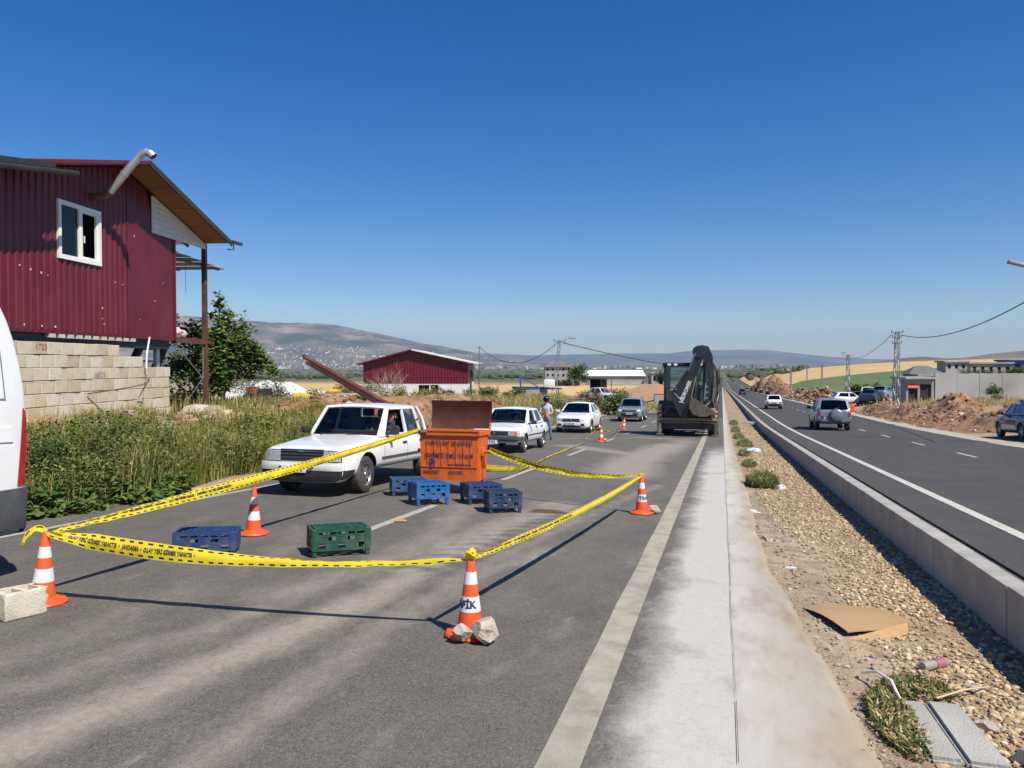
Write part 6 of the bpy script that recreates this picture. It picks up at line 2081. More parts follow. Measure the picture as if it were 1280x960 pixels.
mat('kerb_concrete', (.42, .40, .355), (.34, .325, .285), 3, rough=.92, bump=.5, bscale=70, dirt=(.27, .24, .20), dirt_amt=.45, dirt_scale=1.5)
mat('kerb_concrete_pale', (.45, .43, .39), (.38, .365, .33), 3, rough=.92, bump=.5, bscale=70, dirt=(.30, .26, .20), dirt_amt=.5, dirt_scale=2)
mat('kerb_concrete_dark', (.24, .24, .235), (.20, .20, .195), 3, rough=.92, bump=.5, bscale=70)
def kerb_stone(label, pts, m, z, th=.13):
    o = thing('kerb_stone', label, 'kerb stone')
    bm = BM()
    A = [bm.verts.new((x, y, zr(y) + z)) for x, y in pts]; B = [bm.verts.new((x, y, zr(y) + z - th)) for x, y in pts]
    bm.faces.new(A); bm.faces.new(B[::-1])
    for k in range(4): bm.faces.new((A[k], B[k], B[(k + 1) % 4], A[(k + 1) % 4]))
    bmesh.ops.bevel(bm, geom=[e for e in bm.edges], offset=.018, segments=2, affect='EDGES')
    ob = obj('kerb_stone', bm, m, None, 40)
    bpy.data.objects.remove(o)
    return tag(ob, label, 'kerb stone')
kerb_stone('smooth grey kerb stone lying loose nearest the grass tuft', [(1.015, 4.98), (1.165, 4.98), (1.175, 4.20), (1.01, 4.20)], 'kerb_concrete', -.03, .14)
kerb_stone('paler worn kerb stone lying right of the smooth grey one', [(1.172, 5.0), (1.36, 4.99), (1.385, 4.18), (1.18, 4.19)], 'kerb_concrete_pale', -.026, .14)
bm = BM()
vs = [(1.0, 4.17), (1.385, 4.15), (1.40, 3.9), (1.02, 3.9)]
kerb_stone('dark rounded kerb end lying in front of the two loose kerb stones', vs, 'kerb_concrete_dark', -.075, .11)
mat('bottle_clear', (.36, .31, .27), (.30, .26, .23), 4, rough=.25, spec=.7)
mat('label_pink', (.34, .13, .15), None, rough=.4)
bt = thing('bottle', 'crushed clear plastic bottle with a pink label on the gravel', 'bottle', (1.40, 5.72, zr(5.72) - .035), (0, 0, R(35)))
bm = BM(); lathe(bm, [(.001, -.11), (.028, -.108), (.034, -.06), (.03, 0), (.034, .05), (.028, .09), (.012, .12), (.012, .14), (.001, .141)], 14, 'X'); obj('body', bm, 'bottle_clear', bt, 40)
bm = BM(); lathe(bm, [(.0345, .0), (.0355, .03), (.0345, .075)], 14, 'X'); obj('label', bm, 'label_pink', bt, 40)
bm = BM()
tube(bm, [(.88, 5.30, zr(5.3) + .0), (.95, 5.22, zr(5.2) + .04), (1.0, 5.05, zr(5.05) + .05), (1.015, 4.85, zr(4.85) + .0), (1.01, 4.75, zr(4.75) - .06)], .009, 8)
tag(obj('plastic_hose', bm, 'pvc_white', None, 40), 'short white plastic hose curving out of the grass beside the loose kerb', 'hose')
bm = BM(); tube(bm, [(1.24, 5.02, zr(5) - .02), (1.42, 5.16, zr(5.2) - .0), (1.62, 5.36, zr(5.4) - .03)], [.007, .006, .004], 6)
mat('dry_stick', (.62, .47, .28), (.5, .38, .22), 6, rough=.9)
tag(obj('stick', bm, 'dry_stick', None, 40), 'thin pale dry stick lying across the gravel', 'stick')
bm = BM(); bbox(bm, -.05, .05, -.09, .09, -.03, .03, .01, 2); 
for v in bm.verts: v.co += Vector((noise.noise(v.co * 30), noise.noise(v.co * 31), noise.noise(v.co * 29))) * .008
o = obj('brick_shard', bm, 'brick_red', None, 30); o.location = (.93, 4.62, zr(4.6) - .05); o.rotation_euler = (.2, .1, .5); tag(o, 'broken reddish brick shard half hidden in the grass tuft', 'brick shard')
mat('bag_white', (.70, .71, .72), (.55, .57, .6), 12, rough=.5)
for k, (x, y, r, lab) in enumerate(((.42, 12.6, .11, 'crumpled white plastic bag where the shoulder meets the gravel'), (1.05, 16.4, .14, 'white plastic litter below the weed tuft'), (1.0, 27.5, .22, 'white litter among the green weeds farther along the strip'), (.72, 8.6, .05, 'small white paper scrap near the cardboard'), (.62, 10.2, .05, 'small pale scrap of plastic on the gravel edge'))):
    bm = BM(); rock(bm, (0, 0, 0), r, k + 20, (1.3, .8, .3), 3, .9)
    o = obj('litter', bm, 'bag_white', None, 25); o.location = (x, y, zr(y) - .06 + r * .15); tag(o, lab, 'litter')
bm = BM()
for k in range(3): tube(bm, [(.40 + .02 * k, 12.5 - k * .9, zr(12.5 - k * .9) - .06), (.44 + .05 * k, 12.1 - k * .9, zr(12.1 - k * .9) - .03), (.46 + .05 * k, 11.7 - k * .9, zr(11.7 - k * .9) - .065)], .008, 5)
tag(obj('cable_scrap', bm, 'cable_black', None, 40), 'black bent cable scrap along the broken edge of the shoulder', 'cable')
o = stone('small scrap of torn cardboard lying on the road between the crates', -4.28, 9.75, zr(9.75) + .015, .09, 33, (1.4, .6, .2), .3, 'cardboard', 'cardboard_scrap'); o['category'] = 'cardboard'

# ------------------------------------------------------------------ backhoe loader seen from behind
mat('digger_black', (.012, .014, .019), (.018, .021, .027), 5, rough=.42, coat=.2, dirt=(.16, .125, .09), dirt_amt=.28, dirt_scale=2.2)
mat('digger_grey', (.065, .058, .05), (.11, .095, .075), 5, rough=.75, dirt=(.33, .26, .17), dirt_amt=.7, dirt_scale=2.5)
mat('digger_tan', (.36, .27, .17), (.28, .20, .12), 5, rough=.8, dirt=(.16, .10, .06), dirt_amt=.6, dirt_scale=3)
mat('rod_steel', (.45, .46, .48), None, rough=.2, metal=1)
loc, rot = on_road(-1.50, 35.7, 0, .004)
ex = thing('backhoe_loader', 'dark backhoe loader parked over the edge line with its boom folded up', 'backhoe loader', loc, rot)
ex.scale = (1.14, 1.05, 1.0)
def part(nm, m, f, parent=None, sm=None):
    bm = BM(); f(bm); return obj(nm, bm, m, parent or ex, sm)
# wheels: big rear pair, smaller front pair
def wheel_at(x, y, r, w, sgn):
    mt = Matrix.Translation((x, y, r))
    def f(bm):
        lathe(bm, [(r * .55, -w * .42), (r * .86, -w * .5), (r * .95, -w * .46), (r * .96, w * .46), (r * .86, w * .5), (r * .55, w * .42)], 32, 'X', mt)
        for k in range(18):
            a = 2 * math.pi * k / 18
            for s_ in (-1, 1):
                m4 = mt @ Matrix.Rotation(a + (.09 if s_ > 0 else -.09), 4, 'X') @ Matrix.Translation((s_ * w * .23, 0, r * .965)) @ Matrix.Rotation(s_ * .5, 4, 'Z')
                box(bm, -w * .26, w * .26, -.03, .03, -.03, .028, m4)
    o = part('wheel', 'tyre_rubber', f, None, 50)
    def g(bm): lathe(bm, [(r * .56, -w * .3), (r * .5, -w * .2), (r * .2, -w * .12), (.01, -w * .12)], 24, 'X', mt); lathe(bm, [(r * .56, w * .3), (r * .5, w * .2), (r * .2, w * .12), (.01, w * .12)], 24, 'X', mt)
    obj_ = part('rim', 'digger_tan', g, o, 40)
for sx in (-1, 1):
    wheel_at(sx * .98, 1.35, .70, .42, sx)
    wheel_at(sx * .90, 3.55, .50, .34, sx)
def f(bm):
    bbox(bm, -.55, .55, .35, 4.2, .55, 1.15, .03); bbox(bm, -.42, .42, 2.7, 4.9, 1.15, 1.75, .08)
part('chassis', 'digger_black', f)
def f(bm):
    for sx in (-1, 1):
        pr = []
        for k in range(9):
            a = math.pi * (k / 8); pr.append((1.35 - math.cos(a) * .86, .80 + math.sin(a) * .80))
        for (a, b) in zip(pr, pr[1:]): bar(bm, (sx * .98, a[0], a[1]), (sx * .98, b[0], b[1]), .46, .035)
part('mudguard', 'digger_grey', f)
# rear frame: cross beam, stabiliser towers with hazard strips, feet folded up
part('rear_frame', 'digger_tan', lambda bm: (bbox(bm, -1.14, 1.16, -.02, .14, .70, .83, .015), bbox(bm, -1.10, 1.10, .02, .12, .60, .66, .01)))
for sx in (-1, 1):
    def f(bm):
        bbox(bm, sx * 1.09 - .10, sx * 1.09 + .10, .02, .26, .22, 1.42, .015); bbox(bm, sx * 1.09 - .06, sx * 1.09 + .06, -.02, .05, .10, .62, .01); bbox(bm, sx * 1.09 - .15, sx * 1.09 + .15, -.08, .24, .04, .10, .01)
    st = part('stabiliser', 'digger_grey', f)
    for k in range(4):
        part('hazard_stripe', 'lamp_red' if k % 2 else 'cone_white', lambda bm: prism(bm, [(sx * 1.09 - .05, .86 + k * .1), (sx * 1.09 + .05, .90 + k * .1), (sx * 1.09 + .05, .99 + k * .1), (sx * 1.09 - .05, .95 + k * .1)], .008, .018), st)
    part('tail_light', 'lamp_red', lambda bm: bbox(bm, sx * .93 - .05, sx * .93 + .05, .0, .05, .98, 1.08, .01), st)
part('dark_panel', 'digger_black', lambda bm: (bbox(bm, -.98, .98, .28, .34, .30, 1.6, .02), bbox(bm, -.95, -.35, .05, .3, .9, 1.45, .04), bbox(bm, .45, .95, .08, .3, .9, 1.35, .04)))
def f(bm):
    for k in range(7):
        x = -.85 + k * .07
        tube(bm, [(x, .06, .95 + .04 * (k % 3)), (x + .08, -.02, 1.12), (x + .2, .0, 1.28 - .03 * k), (x + .3, .05, 1.0)], .018, 6)
    tube(bm, [(.52, .0, .7), (.60, -.06, .55), (.70, -.05, .45), (.62, -.03, .32), (.5, .0, .35)], .03, 6)
part('hydraulic_hose', 'black_plastic', f)
# cab
def f(bm):
    zb, zt = 1.55, 3.22
    for x, y in ((-.92, .40), (.92, .40), (-.92, 1.35), (.92, 1.35), (-.86, 2.25), (.86, 2.25)):
        bbox(bm, x - .045, x + .045, y - .05, y + .05, zb, zt, .012, 1)
    bbox(bm, -.97, .97, .35, .45, 1.50, 1.60, .012, 1); bbox(bm, -.97, -.87, .451, 2.2, 1.50, 1.6, .012, 1); bbox(bm, .87, .97, .451, 2.2, 1.50, 1.6, .012, 1)
    bbox(bm, -.92, .92, .37, .42, 2.18, 2.22, .008, 1); bbox(bm, -.02, .02, .37, .42, 2.22, 3.2, .008, 1)
    bbox(bm, -.86, .86, 2.22, 2.28, 1.5, 2.1, .01, 1)
cab = part('cab_frame', 'digger_black', f)
part('roof', 'digger_black', lambda bm: bbox(bm, -1.02, 1.02, .22, 2.4, 3.20, 3.36, .06, 3), cab, 40)
for x in (-.75, -.5, .5, .75):
    part('work_lamp', 'lamp_bright', lambda bm: bbox(bm, x - .07, x + .07, .17, .24, 3.21, 3.32, .02), cab, 40)
for (nm, x0, x1, y0, y1, z0, z1) in (('pane', -.875, -.02, .39, .396, 2.22, 3.2), ('pane', .02, .875, .39, .396, 2.22, 3.2), ('pane', -.875, .875, .39, .396, 1.6, 2.18), ('pane', -.923, -.917, .45, 1.3, 1.6, 3.2), ('pane', .917, .923, .45, 1.3, 1.6, 3.2), ('pane', -.91, -.904, 1.4, 2.2, 1.6, 3.2), ('pane', .904, .91, 1.4, 2.2, 1.6, 3.2), ('pane', -.82, .82, 2.25, 2.256, 2.1, 3.2)):
    part(nm, 'car_glass', lambda bm: box(bm, x0, x1, y0, y1, z0, z1), cab)
part('seat', 'seat_cloth', lambda bm: (bbox(bm, -.28, .28, 1.0, 1.5, 1.75, 1.9, .05), bbox(bm, -.26, .26, 1.38, 1.5, 1.9, 2.6, .06)), cab, 40)
part('control_box', 'plate_blue', lambda bm: bbox(bm, .35, .62, .5, .8, 1.7, 2.35, .04), cab, 40)
# boom: a deep box beam leaning up to the right, knuckle at the top, dipper hanging down, bucket curled below
def plate(bm, poly, y0, y1, bev=.02):
    vs = prism(bm, poly, y0, y1)
    bmesh.ops.bevel(bm, geom=list({e for v in vs for e in v.link_edges}), offset=bev, segments=2, affect='EDGES')
boom = part('boom', 'digger_black', lambda bm: plate(bm, [(-.30, .92), (-.02, .86), (.06, 1.22), (.16, 1.75), (.36, 2.75), (.58, 3.55), (.44, 3.92), (.28, 3.86), (.10, 3.25), (-.15, 2.68), (-.62, 2.02), (-.56, 1.55)], -.42, -.14), None, 40)
for k, y in enumerate((-.425,)):
    part('boom_edge', 'digger_tan', lambda bm: bar(bm, (.055, y, 1.25), (.33, y, 2.7), .035, .014), boom)
text('HİDROMEK', .20, Matrix.Translation((-.07, -.428, 2.02)) @ Matrix.Rotation(R(90), 4, 'X') @ Matrix.Rotation(R(70), 4, 'Z'), 'cone_white', boom, bold=.006)
part('boom_rib', 'cone_white', lambda bm: (bar(bm, (-.52, -.43, 1.98), (-.12, -.43, 1.50), .018, .014), bbox(bm, -.48, -.38, -.44, -.42, 2.10, 2.24, .01)), boom)
def f(bm):
    lathe(bm, [(.001, -.2), (.26, -.2), (.28, -.17), (.28, .17), (.26, .2), (.001, .2)], 24, 'Z', Matrix.Translation((.46, -.28, 3.82)) @ Matrix.Rotation(R(90), 4, 'X'))
    plate(bm, [(.24, 3.70), (.34, 4.02), (.55, 4.12), (.80, 4.05), (.96, 3.62), (.97, 3.15), (.62, 3.15), (.58, 3.55)], -.46, -.10)
part('knuckle', 'digger_black', f, boom, 40)
dip = part('dipper', 'digger_black', lambda bm: plate(bm, [(.60, 3.2), (.95, 3.3), (.95, 2.8), (.86, 1.62), (.74, 1.5), (.62, 1.62), (.58, 2.5)], -.52, -.24), boom, 40)
for z in (1.75, 2.0, 2.25, 2.55):
    part('pin', 'rod_steel', lambda bm: lathe(bm, [(.001, -.03), (.05, -.03), (.05, .03), (.001, .03)], 12, 'Z', Matrix.Translation((.74, -.54, z)) @ Matrix.Rotation(R(90), 4, 'X')), dip)
part('hydraulic_cylinder', 'digger_black', lambda bm: tube(bm, [(-.42, -.46, 2.15), (.02, -.48, 2.95)], .065, 12), boom, 40)
part('cylinder_rod', 'rod_steel', lambda bm: tube(bm, [(.02, -.48, 2.95), (.30, -.46, 3.75)], .034, 10), boom, 40)
part('hydraulic_cylinder', 'digger_black', lambda bm: tube(bm, [(.72, -.58, 3.3), (.70, -.60, 2.4)], .06, 12), dip, 40)
part('cylinder_rod', 'rod_steel', lambda bm: tube(bm, [(.70, -.60, 2.4), (.66, -.60, 1.62)], .03, 10), dip, 40)
def f(bm):
    # curled bucket: scoop with side plates
    prof = [(.20, 1.80), (.10, 1.55), (.10, 1.25), (.22, 1.02), (.45, .92), (.75, .93), (1.02, 1.06)]
    for (a, b) in zip(prof, prof[1:]):
        bar(bm, (a[0], -.35, a[1]), (b[0], -.35, b[1]), .03, .62, up=(0, 1, 0))
    plate(bm, prof + [(1.06, 1.12)], -.67, -.645, .005); plate(bm, prof + [(1.06, 1.12)], -.055, -.03, .005)
    for k in range(5): bbox(bm, .98, 1.16, -.62 + k * .13, -.56 + k * .13, 1.05, 1.11, .012, 1)
part('bucket', 'digger_grey', f, boom, 40)
part('bucket_link', 'digger_tan', lambda bm: (bar(bm, (.62, -.45, 1.62), (.42, -.45, 1.35), .07), bar(bm, (.85, -.45, 1.6), (.62, -.45, 1.25), .07), bbox(bm, .9, 1.08, -.25, -.1, .86, 1.3, .02)), boom, 40)
part('side_frame', 'digger_grey', lambda bm: (tube(bm, [(.98, .2, 1.2), (1.12, .18, 1.9), (1.12, .18, 2.9), (1.0, .2, 3.35)], .05, 8), tube(bm, [(1.18, .1, 1.3), (1.26, .08, 2.2), (1.20, .1, 3.1)], .03, 8), tube(bm, [(.92, .15, 1.6), (1.02, .1, 2.4), (.98, .12, 3.2)], .03, 8)), None, 40)
for sx in (-1, 1):
    part('mirror', 'black_plastic', lambda bm: (bbox(bm, sx * 1.22 - .07, sx * 1.22 + .07, 2.1, 2.15, 2.4, 2.75, .02), bar(bm, (sx * .9, 2.2, 2.8), (sx * 1.2, 2.12, 2.72), .025)), cab)
for k in range(2):
    part('hydraulic_hose', 'black_plastic', lambda bm: tube(bm, [(.30 + .04 * k, -.40, 1.9), (.42 + .04 * k, -.42, 2.7), (.60 + .04 * k, -.50, 3.3), (.80 + .03 * k, -.58, 3.35), (.84 + .03 * k, -.60, 2.6)], .016, 6), boom, 40)
part('boom_ram', 'digger_grey', lambda bm: tube(bm, [(.34, -.36, 1.2), (.42, -.36, 2.2)], .05, 12), boom, 40)
part('control_levers', 'black_plastic', lambda bm: [tube(bm, [(-.5 + .14 * k, .6, 1.6), (-.5 + .14 * k, .55, 2.35)], .02, 6) for k in range(3)], cab)
part('loader_arm', 'digger_black', lambda bm: [plate(bm, [(2.3, 1.7), (3.6, 1.5), (5.3, .55), (5.3, .35), (3.5, 1.15), (2.3, 1.4)], s_ * .62 - .06, s_ * .62 + .06) if False else bar(bm, (s_ * .62, 2.3, 1.6), (s_ * .62, 5.2, .55), .14, .26) for s_ in (-1, 1)])
part('loader_bucket', 'digger_grey', lambda bm: (bbox(bm, -1.15, 1.15, 5.2, 5.3, .12, 1.0, .02), bbox(bm, -1.15, 1.15, 5.301, 6.0, .10, .16, .01)))

# ------------------------------------------------------------------ people
mat('skin', (.42, .25, .175), (.36, .21, .145), 8, rough=.6)
mat('hair_dark', (.10, .05, .03), (.06, .035, .022), 20, rough=.8)
mat('shirt_grey', (.52, .53, .57), (.42, .43, .48), 9, rough=.9)
mat('shirt_dark', (.02, .025, .045), (.03, .035, .055), 9, rough=.9)
mat('jeans', (.085, .145, .25), (.13, .20, .31), 7, rough=.9)
mat('shoe_dark', (.02, .02, .022), None, rough=.6)
mat('helmet_black', (.012, .012, .014), None, rough=.15, coat=.8)
mat('cloth_pink', (.55, .20, .18), (.48, .16, .15), 9, rough=.9)
def figure(root, joints, bones, paint, mats):
    """one continuous body grown over a jointed skeleton; paint(co) picks the material slot"""
    names = list(joints)
    me = bpy.data.meshes.new('body')
    me.from_pydata([joints[k][0] for k in names], [(names.index(a), names.index(b)) for a, b in bones], [])
    o = link('body', me, None, root)
    sk = o.modifiers.new('skin', 'SKIN'); sk.use_smooth_shade = True
    for i, k in enumerate(names):
        r = joints[k][1]
        me.skin_vertices[0].data[i].radius = r if isinstance(r, tuple) else (r, r)
        me.skin_vertices[0].data[i].use_root = (k == 'pelvis')
    ss = o.modifiers.new('sub', 'SUBSURF'); ss.levels = 2
    p = o.parent; o.parent = None; bpy.context.view_layer.update(); bake(o); o.parent = p
    o.data.materials.clear()
    for m in mats: o.data.materials.append(MATS[m])
    for f in o.data.polygons:
        f.material_index = paint(f.center); f.use_smooth = True
    return o
def hand_fingers(joints, bones, wrist, palm, d, side, k, s=1.0):
    """five curled fingers rooted in the palm"""
    d = Vector(d).normalized(); sd = Vector(side).normalized(); dn = d.cross(sd)
    for i, (L, off) in enumerate(((.075, -.034), (.085, -.012), (.08, .012), (.062, .034))):
        a = Vector(palm) + sd * off + d * .03
        b = a + d * L * .55; c = b + (d * .5 + dn * .6).normalized() * L * .5
        for nm, p, r in (('a', a, .011), ('b', b, .0095), ('c', c, .008)): joints[f'{k}{i}{nm}'] = (tuple(p), r)
        bones += [(k, f'{k}{i}a'), (f'{k}{i}a', f'{k}{i}b'), (f'{k}{i}b', f'{k}{i}c')]
    a = Vector(palm) + sd * -.045 - d * .01; b = a + (d * .6 - sd * .7).normalized() * .045; 
    joints[f'{k}ta'] = (tuple(a), .012); joints[f'{k}tb'] = (tuple(b), .0095)
    bones += [(k, f'{k}ta'), (f'{k}ta', f'{k}tb')]
# rider standing by the road with helmet on
loc, rot = on_road(-6.78, 30.2, 0, 0.0)
rd = thing('person', 'person in black helmet, grey shirt and jeans standing between the white sedans', 'person', loc, rot)
J = {'pelvis': ((0, .0, .92), (.15, .11)), 'belly': ((-.02, .0, 1.06), (.145, .105)), 'chest': ((-.05, .01, 1.26), (.17, .115)), 'neckbase': ((-.06, .0, 1.42), (.09, .075)), 'neck': ((-.06, -.01, 1.49), .052), 'head': ((-.06, -.03, 1.60), (.085, .10)), 'crown': ((-.06, -.02, 1.68), (.07, .08)),
     'hipR': ((.09, 0, .86), .092), 'kneeR': ((.12, -.05, .48), .062), 'ankR': ((.15, .0, .10), .043), 'heelR': ((.15, .02, .05), .042), 'toeR': ((.17, -.16, .035), .036),
     'hipL': ((-.09, 0, .86), .092), 'kneeL': ((-.12, -.06, .49), .062), 'ankL': ((-.13, .06, .10), .043), 'heelL': ((-.13, .08, .05), .042), 'toeL': ((-.16, -.10, .035), .036),
     'shR': ((.12, .01, 1.37), .062), 'elR': ((.21, -.02, 1.10), .047), 'wrR': ((.12, -.22, 1.03), .032), 'haR': ((.07, -.28, 1.04), .034),
     'shL': ((-.24, .01, 1.37), .062), 'elL': ((-.33, -.02, 1.12), .047), 'wrL': ((-.20, -.22, 1.06), .032), 'haL': ((-.14, -.27, 1.06), .034)}
B = [('pelvis', 'belly'), ('belly', 'chest'), ('chest', 'neckbase'), ('neckbase', 'neck'), ('neck', 'head'), ('head', 'crown'), ('pelvis', 'hipR'), ('hipR', 'kneeR'), ('kneeR', 'ankR'), ('ankR', 'heelR'), ('heelR', 'toeR'), ('pelvis', 'hipL'), ('hipL', 'kneeL'), ('kneeL', 'ankL'), ('ankL', 'heelL'), ('heelL', 'toeL'),
     ('chest', 'shR'), ('shR', 'elR'), ('elR', 'wrR'), ('wrR', 'haR'), ('chest', 'shL'), ('shL', 'elL'), ('elL', 'wrL'), ('wrL', 'haL')]
hand_fingers(J, B, None, J['haR'][0], (-.8, -.5, .1), (.2, -.2, 1), 'haR'); hand_fingers(J, B, None, J['haL'][0], (.8, -.5, .1), (-.2, -.2, 1), 'haL')
def rp(c):
    if c.z < .09: return 3
    if c.z < .93: return 2
    if c.z > 1.50: return 0
    if (c.y < -.10 or abs(c.x + .05) > .255) and c.z < 1.26: return 0
    return 1
figure(rd, J, B, rp, ['skin', 'shirt_grey', 'jeans', 'shoe_dark'])
part('nose', 'skin', lambda bm: rock(bm, (-.06, -.135, 1.585), .02, 2, (.7, 1, 1.1), 1, .1), rd)
def f(bm):
    t = bmesh.ops.create_uvsphere(bm, u_segments=20, v_segments=14, radius=.145)
    for v in t['verts']:
        v.co = Vector((v.co.x * .93, v.co.y * 1.08, v.co.z * 1.02))
        if v.co.z < -.09: v.co.z = -.09 - (v.co.z + .09) * .1
    for v in t['verts']: v.co += Vector((-.06, -.01, 1.625))
hm = part('helmet', 'helmet_black', f, rd, 50)
part('visor', 'dark_glass', lambda bm: bbox(bm, -.16, .04, -.185, -.14, 1.565, 1.66, .03), hm, 40)
part('folded_cloth', 'cloth_pink', lambda bm: (rock(bm, (.02, -.26, .98), .11, 6, (.9, .7, 1.2), 2, .5), rock(bm, (.10, -.24, .86), .09, 9, (.6, .6, 1.5), 2, .5)), rd, 50)
for o in [o for o in rd.children if o.name.startswith('folded_cloth')]:
    o.parent = None; o.matrix_world = Matrix.Translation(loc) @ rot.to_matrix().to_4x4(); tag(o, 'reddish pink cloth held by the rider in the black helmet', 'cloth')
# driver leaning to the open pickup window
dr = thing('person', 'person with reddish brown hair in dark top at the wheel of the pickup', 'person', pk.root.location, pk.root.rotation_euler)
ox, oy = .47, pk.y(2.50)
J = {'pelvis': ((ox - .08, oy + .10, .66), (.16, .12)), 'chest': ((ox - .03, oy + .04, 1.0), (.17, .115)), 'neckbase': ((ox, oy, 1.15), (.085, .07)), 'neck': ((ox + .02, oy - .02, 1.21), .05), 'head': ((ox + .05, oy - .04, 1.30), (.075, .088)), 'crown': ((ox + .05, oy - .02, 1.38), (.062, .075)),
     'hipR': ((ox + .02, oy - .05, .62), .085), 'kneeR': ((ox + .03, oy - .45, .62), .062), 'footR': ((ox + .02, oy - .70, .48), .05), 'hipL': ((ox - .20, oy - .05, .62), .085), 'kneeL': ((ox - .20, oy - .45, .62), .062), 'footL': ((ox - .2, oy - .70, .48), .05),
     'shR': ((ox + .17, oy + .02, 1.09), .06), 'elR': ((ox + .24, oy - .14, .96), .046), 'wrR': ((ox + .06, oy - .36, 1.02), .032), 'haR': ((ox + .0, oy - .42, 1.05), .034), 'shL': ((ox - .20, oy + .02, 1.09), .06), 'elL': ((ox - .26, oy - .14, .92), .046), 'wrL': ((ox - .20, oy - .36, 1.02), .032), 'haL': ((ox - .18, oy - .42, 1.05), .034)}
B = [('pelvis', 'chest'), ('chest', 'neckbase'), ('neckbase', 'neck'), ('neck', 'head'), ('head', 'crown'), ('pelvis', 'hipR'), ('hipR', 'kneeR'), ('kneeR', 'footR'), ('pelvis', 'hipL'), ('hipL', 'kneeL'), ('kneeL', 'footL'), ('chest', 'shR'), ('shR', 'elR'), ('elR', 'wrR'), ('wrR', 'haR'), ('chest', 'shL'), ('shL', 'elL'), ('elL', 'wrL'), ('wrL', 'haL')]
hand_fingers(J, B, None, J['haR'][0], (-.6, -.8, .1), (.2, -.2, 1), 'haR'); hand_fingers(J, B, None, J['haL'][0], (.6, -.8, .1), (-.2, -.2, 1), 'haL')
figure(dr, J, B, lambda c: 0 if (c.z > 1.19 or c.y < oy - .30 and c.z > .9) else (2 if c.z < .72 else 1), ['skin', 'shirt_dark', 'jeans'])
H0 = Vector((ox + .05, oy - .04, 1.30))
part('nose', 'skin', lambda bm: rock(bm, H0 + Vector((.015, -.088, -.005)), .017, 3, (.7, 1, 1.2), 1, .1), dr)
part('mouth', 'cloth_pink', lambda bm: bbox(bm, H0.x - .02, H0.x + .035, H0.y - .083, H0.y - .06, H0.z - .052, H0.z - .042, .004), dr)
for sx in (-.03, .036): part('eye', 'print_black', lambda bm: rock(bm, H0 + Vector((sx + .008, -.078, .022)), .010, 5, (1.2, .6, .8), 1, .0), dr)
for sx in (-.082, .088): part('ear', 'skin', lambda bm: rock(bm, H0 + Vector((sx, .01, .0)), .026, 5, (.4, .8, 1.2), 1, .1), dr)
def f(bm):
    t = bmesh.ops.create_icosphere(bm, subdivisions=3, radius=1)
    for v in t['verts']:
        k = 1 + .10 * noise.noise(v.co * 5)
        v.co = Vector((v.co.x * .094 * k, v.co.y * .105 * k, v.co.z * .10 * k)) + H0 + Vector((0, .035, .035))
    bmesh.ops.bisect_plane(bm, geom=bm.verts[:] + bm.edges[:] + bm.faces[:], plane_co=H0 + Vector((0, -.02, .06)), plane_no=(0, -1, -.75), clear_outer=True)
part('hair', 'hair_dark', f, dr, 60)

# ------------------------------------------------------------------ kerb of the median, stone by stone
kb = thing('kerb', 'long raised grey concrete kerb along the edge of the far carriageway', 'kerb', (2.19, 2.4, 0))
protos = []
for k, m in enumerate(('kerb_concrete', 'kerb_concrete_pale', 'kerb_concrete')):
    bm = BM(); bbox(bm, -.09, .09, 0, .694, -.22, .345, .012, 2)
    me = bpy.data.meshes.new('kerb_stone'); bm.to_mesh(me); bm.free(); me.materials.append(MATS[m]); protos.append(me)
y = 2.4
while y < 64:
    o = bpy.data.objects.new('kerb_stone', random.choice(protos)); C.objects.link(o); o.parent = kb
    o.location = (random.uniform(-.004, .004), y - 2.4, zr(y) + random.uniform(-.003, .003))
    o.rotation_euler = (math.atan((zr(y + .7) - zr(y)) / .7), 0, random.uniform(-.003, .003))
    y += .7
bm = BM()
while y < 420:
    box(bm, -.09, .09, y - 2.4, y - 2.4 + .994 , 0, 0)
    vs = list(bm.verts)[-8:]
    for i, v in enumerate(vs):
        yy = y if v.co.y < y - 2.4 + .5 else y + .994
        v.co.z = zr(yy) + (.345 if i > 3 else -.22)
    y += 1.0
tag(obj('kerb_run', bm, 'kerb_concrete', kb), kind='stuff')
bm = BM(); bbox(bm, -.35, .35, -.09, .09, -.09, .09, .015)
o = obj('kerb_stone', bm, 'kerb_concrete_pale', None, 40); o.location = (1.75, 50.2, zr(50.2) + .12); o.rotation_euler = (0, .12, .1)
tag(o, 'single pale kerb stone lying crosswise by the kerb far down the strip', 'kerb stone')

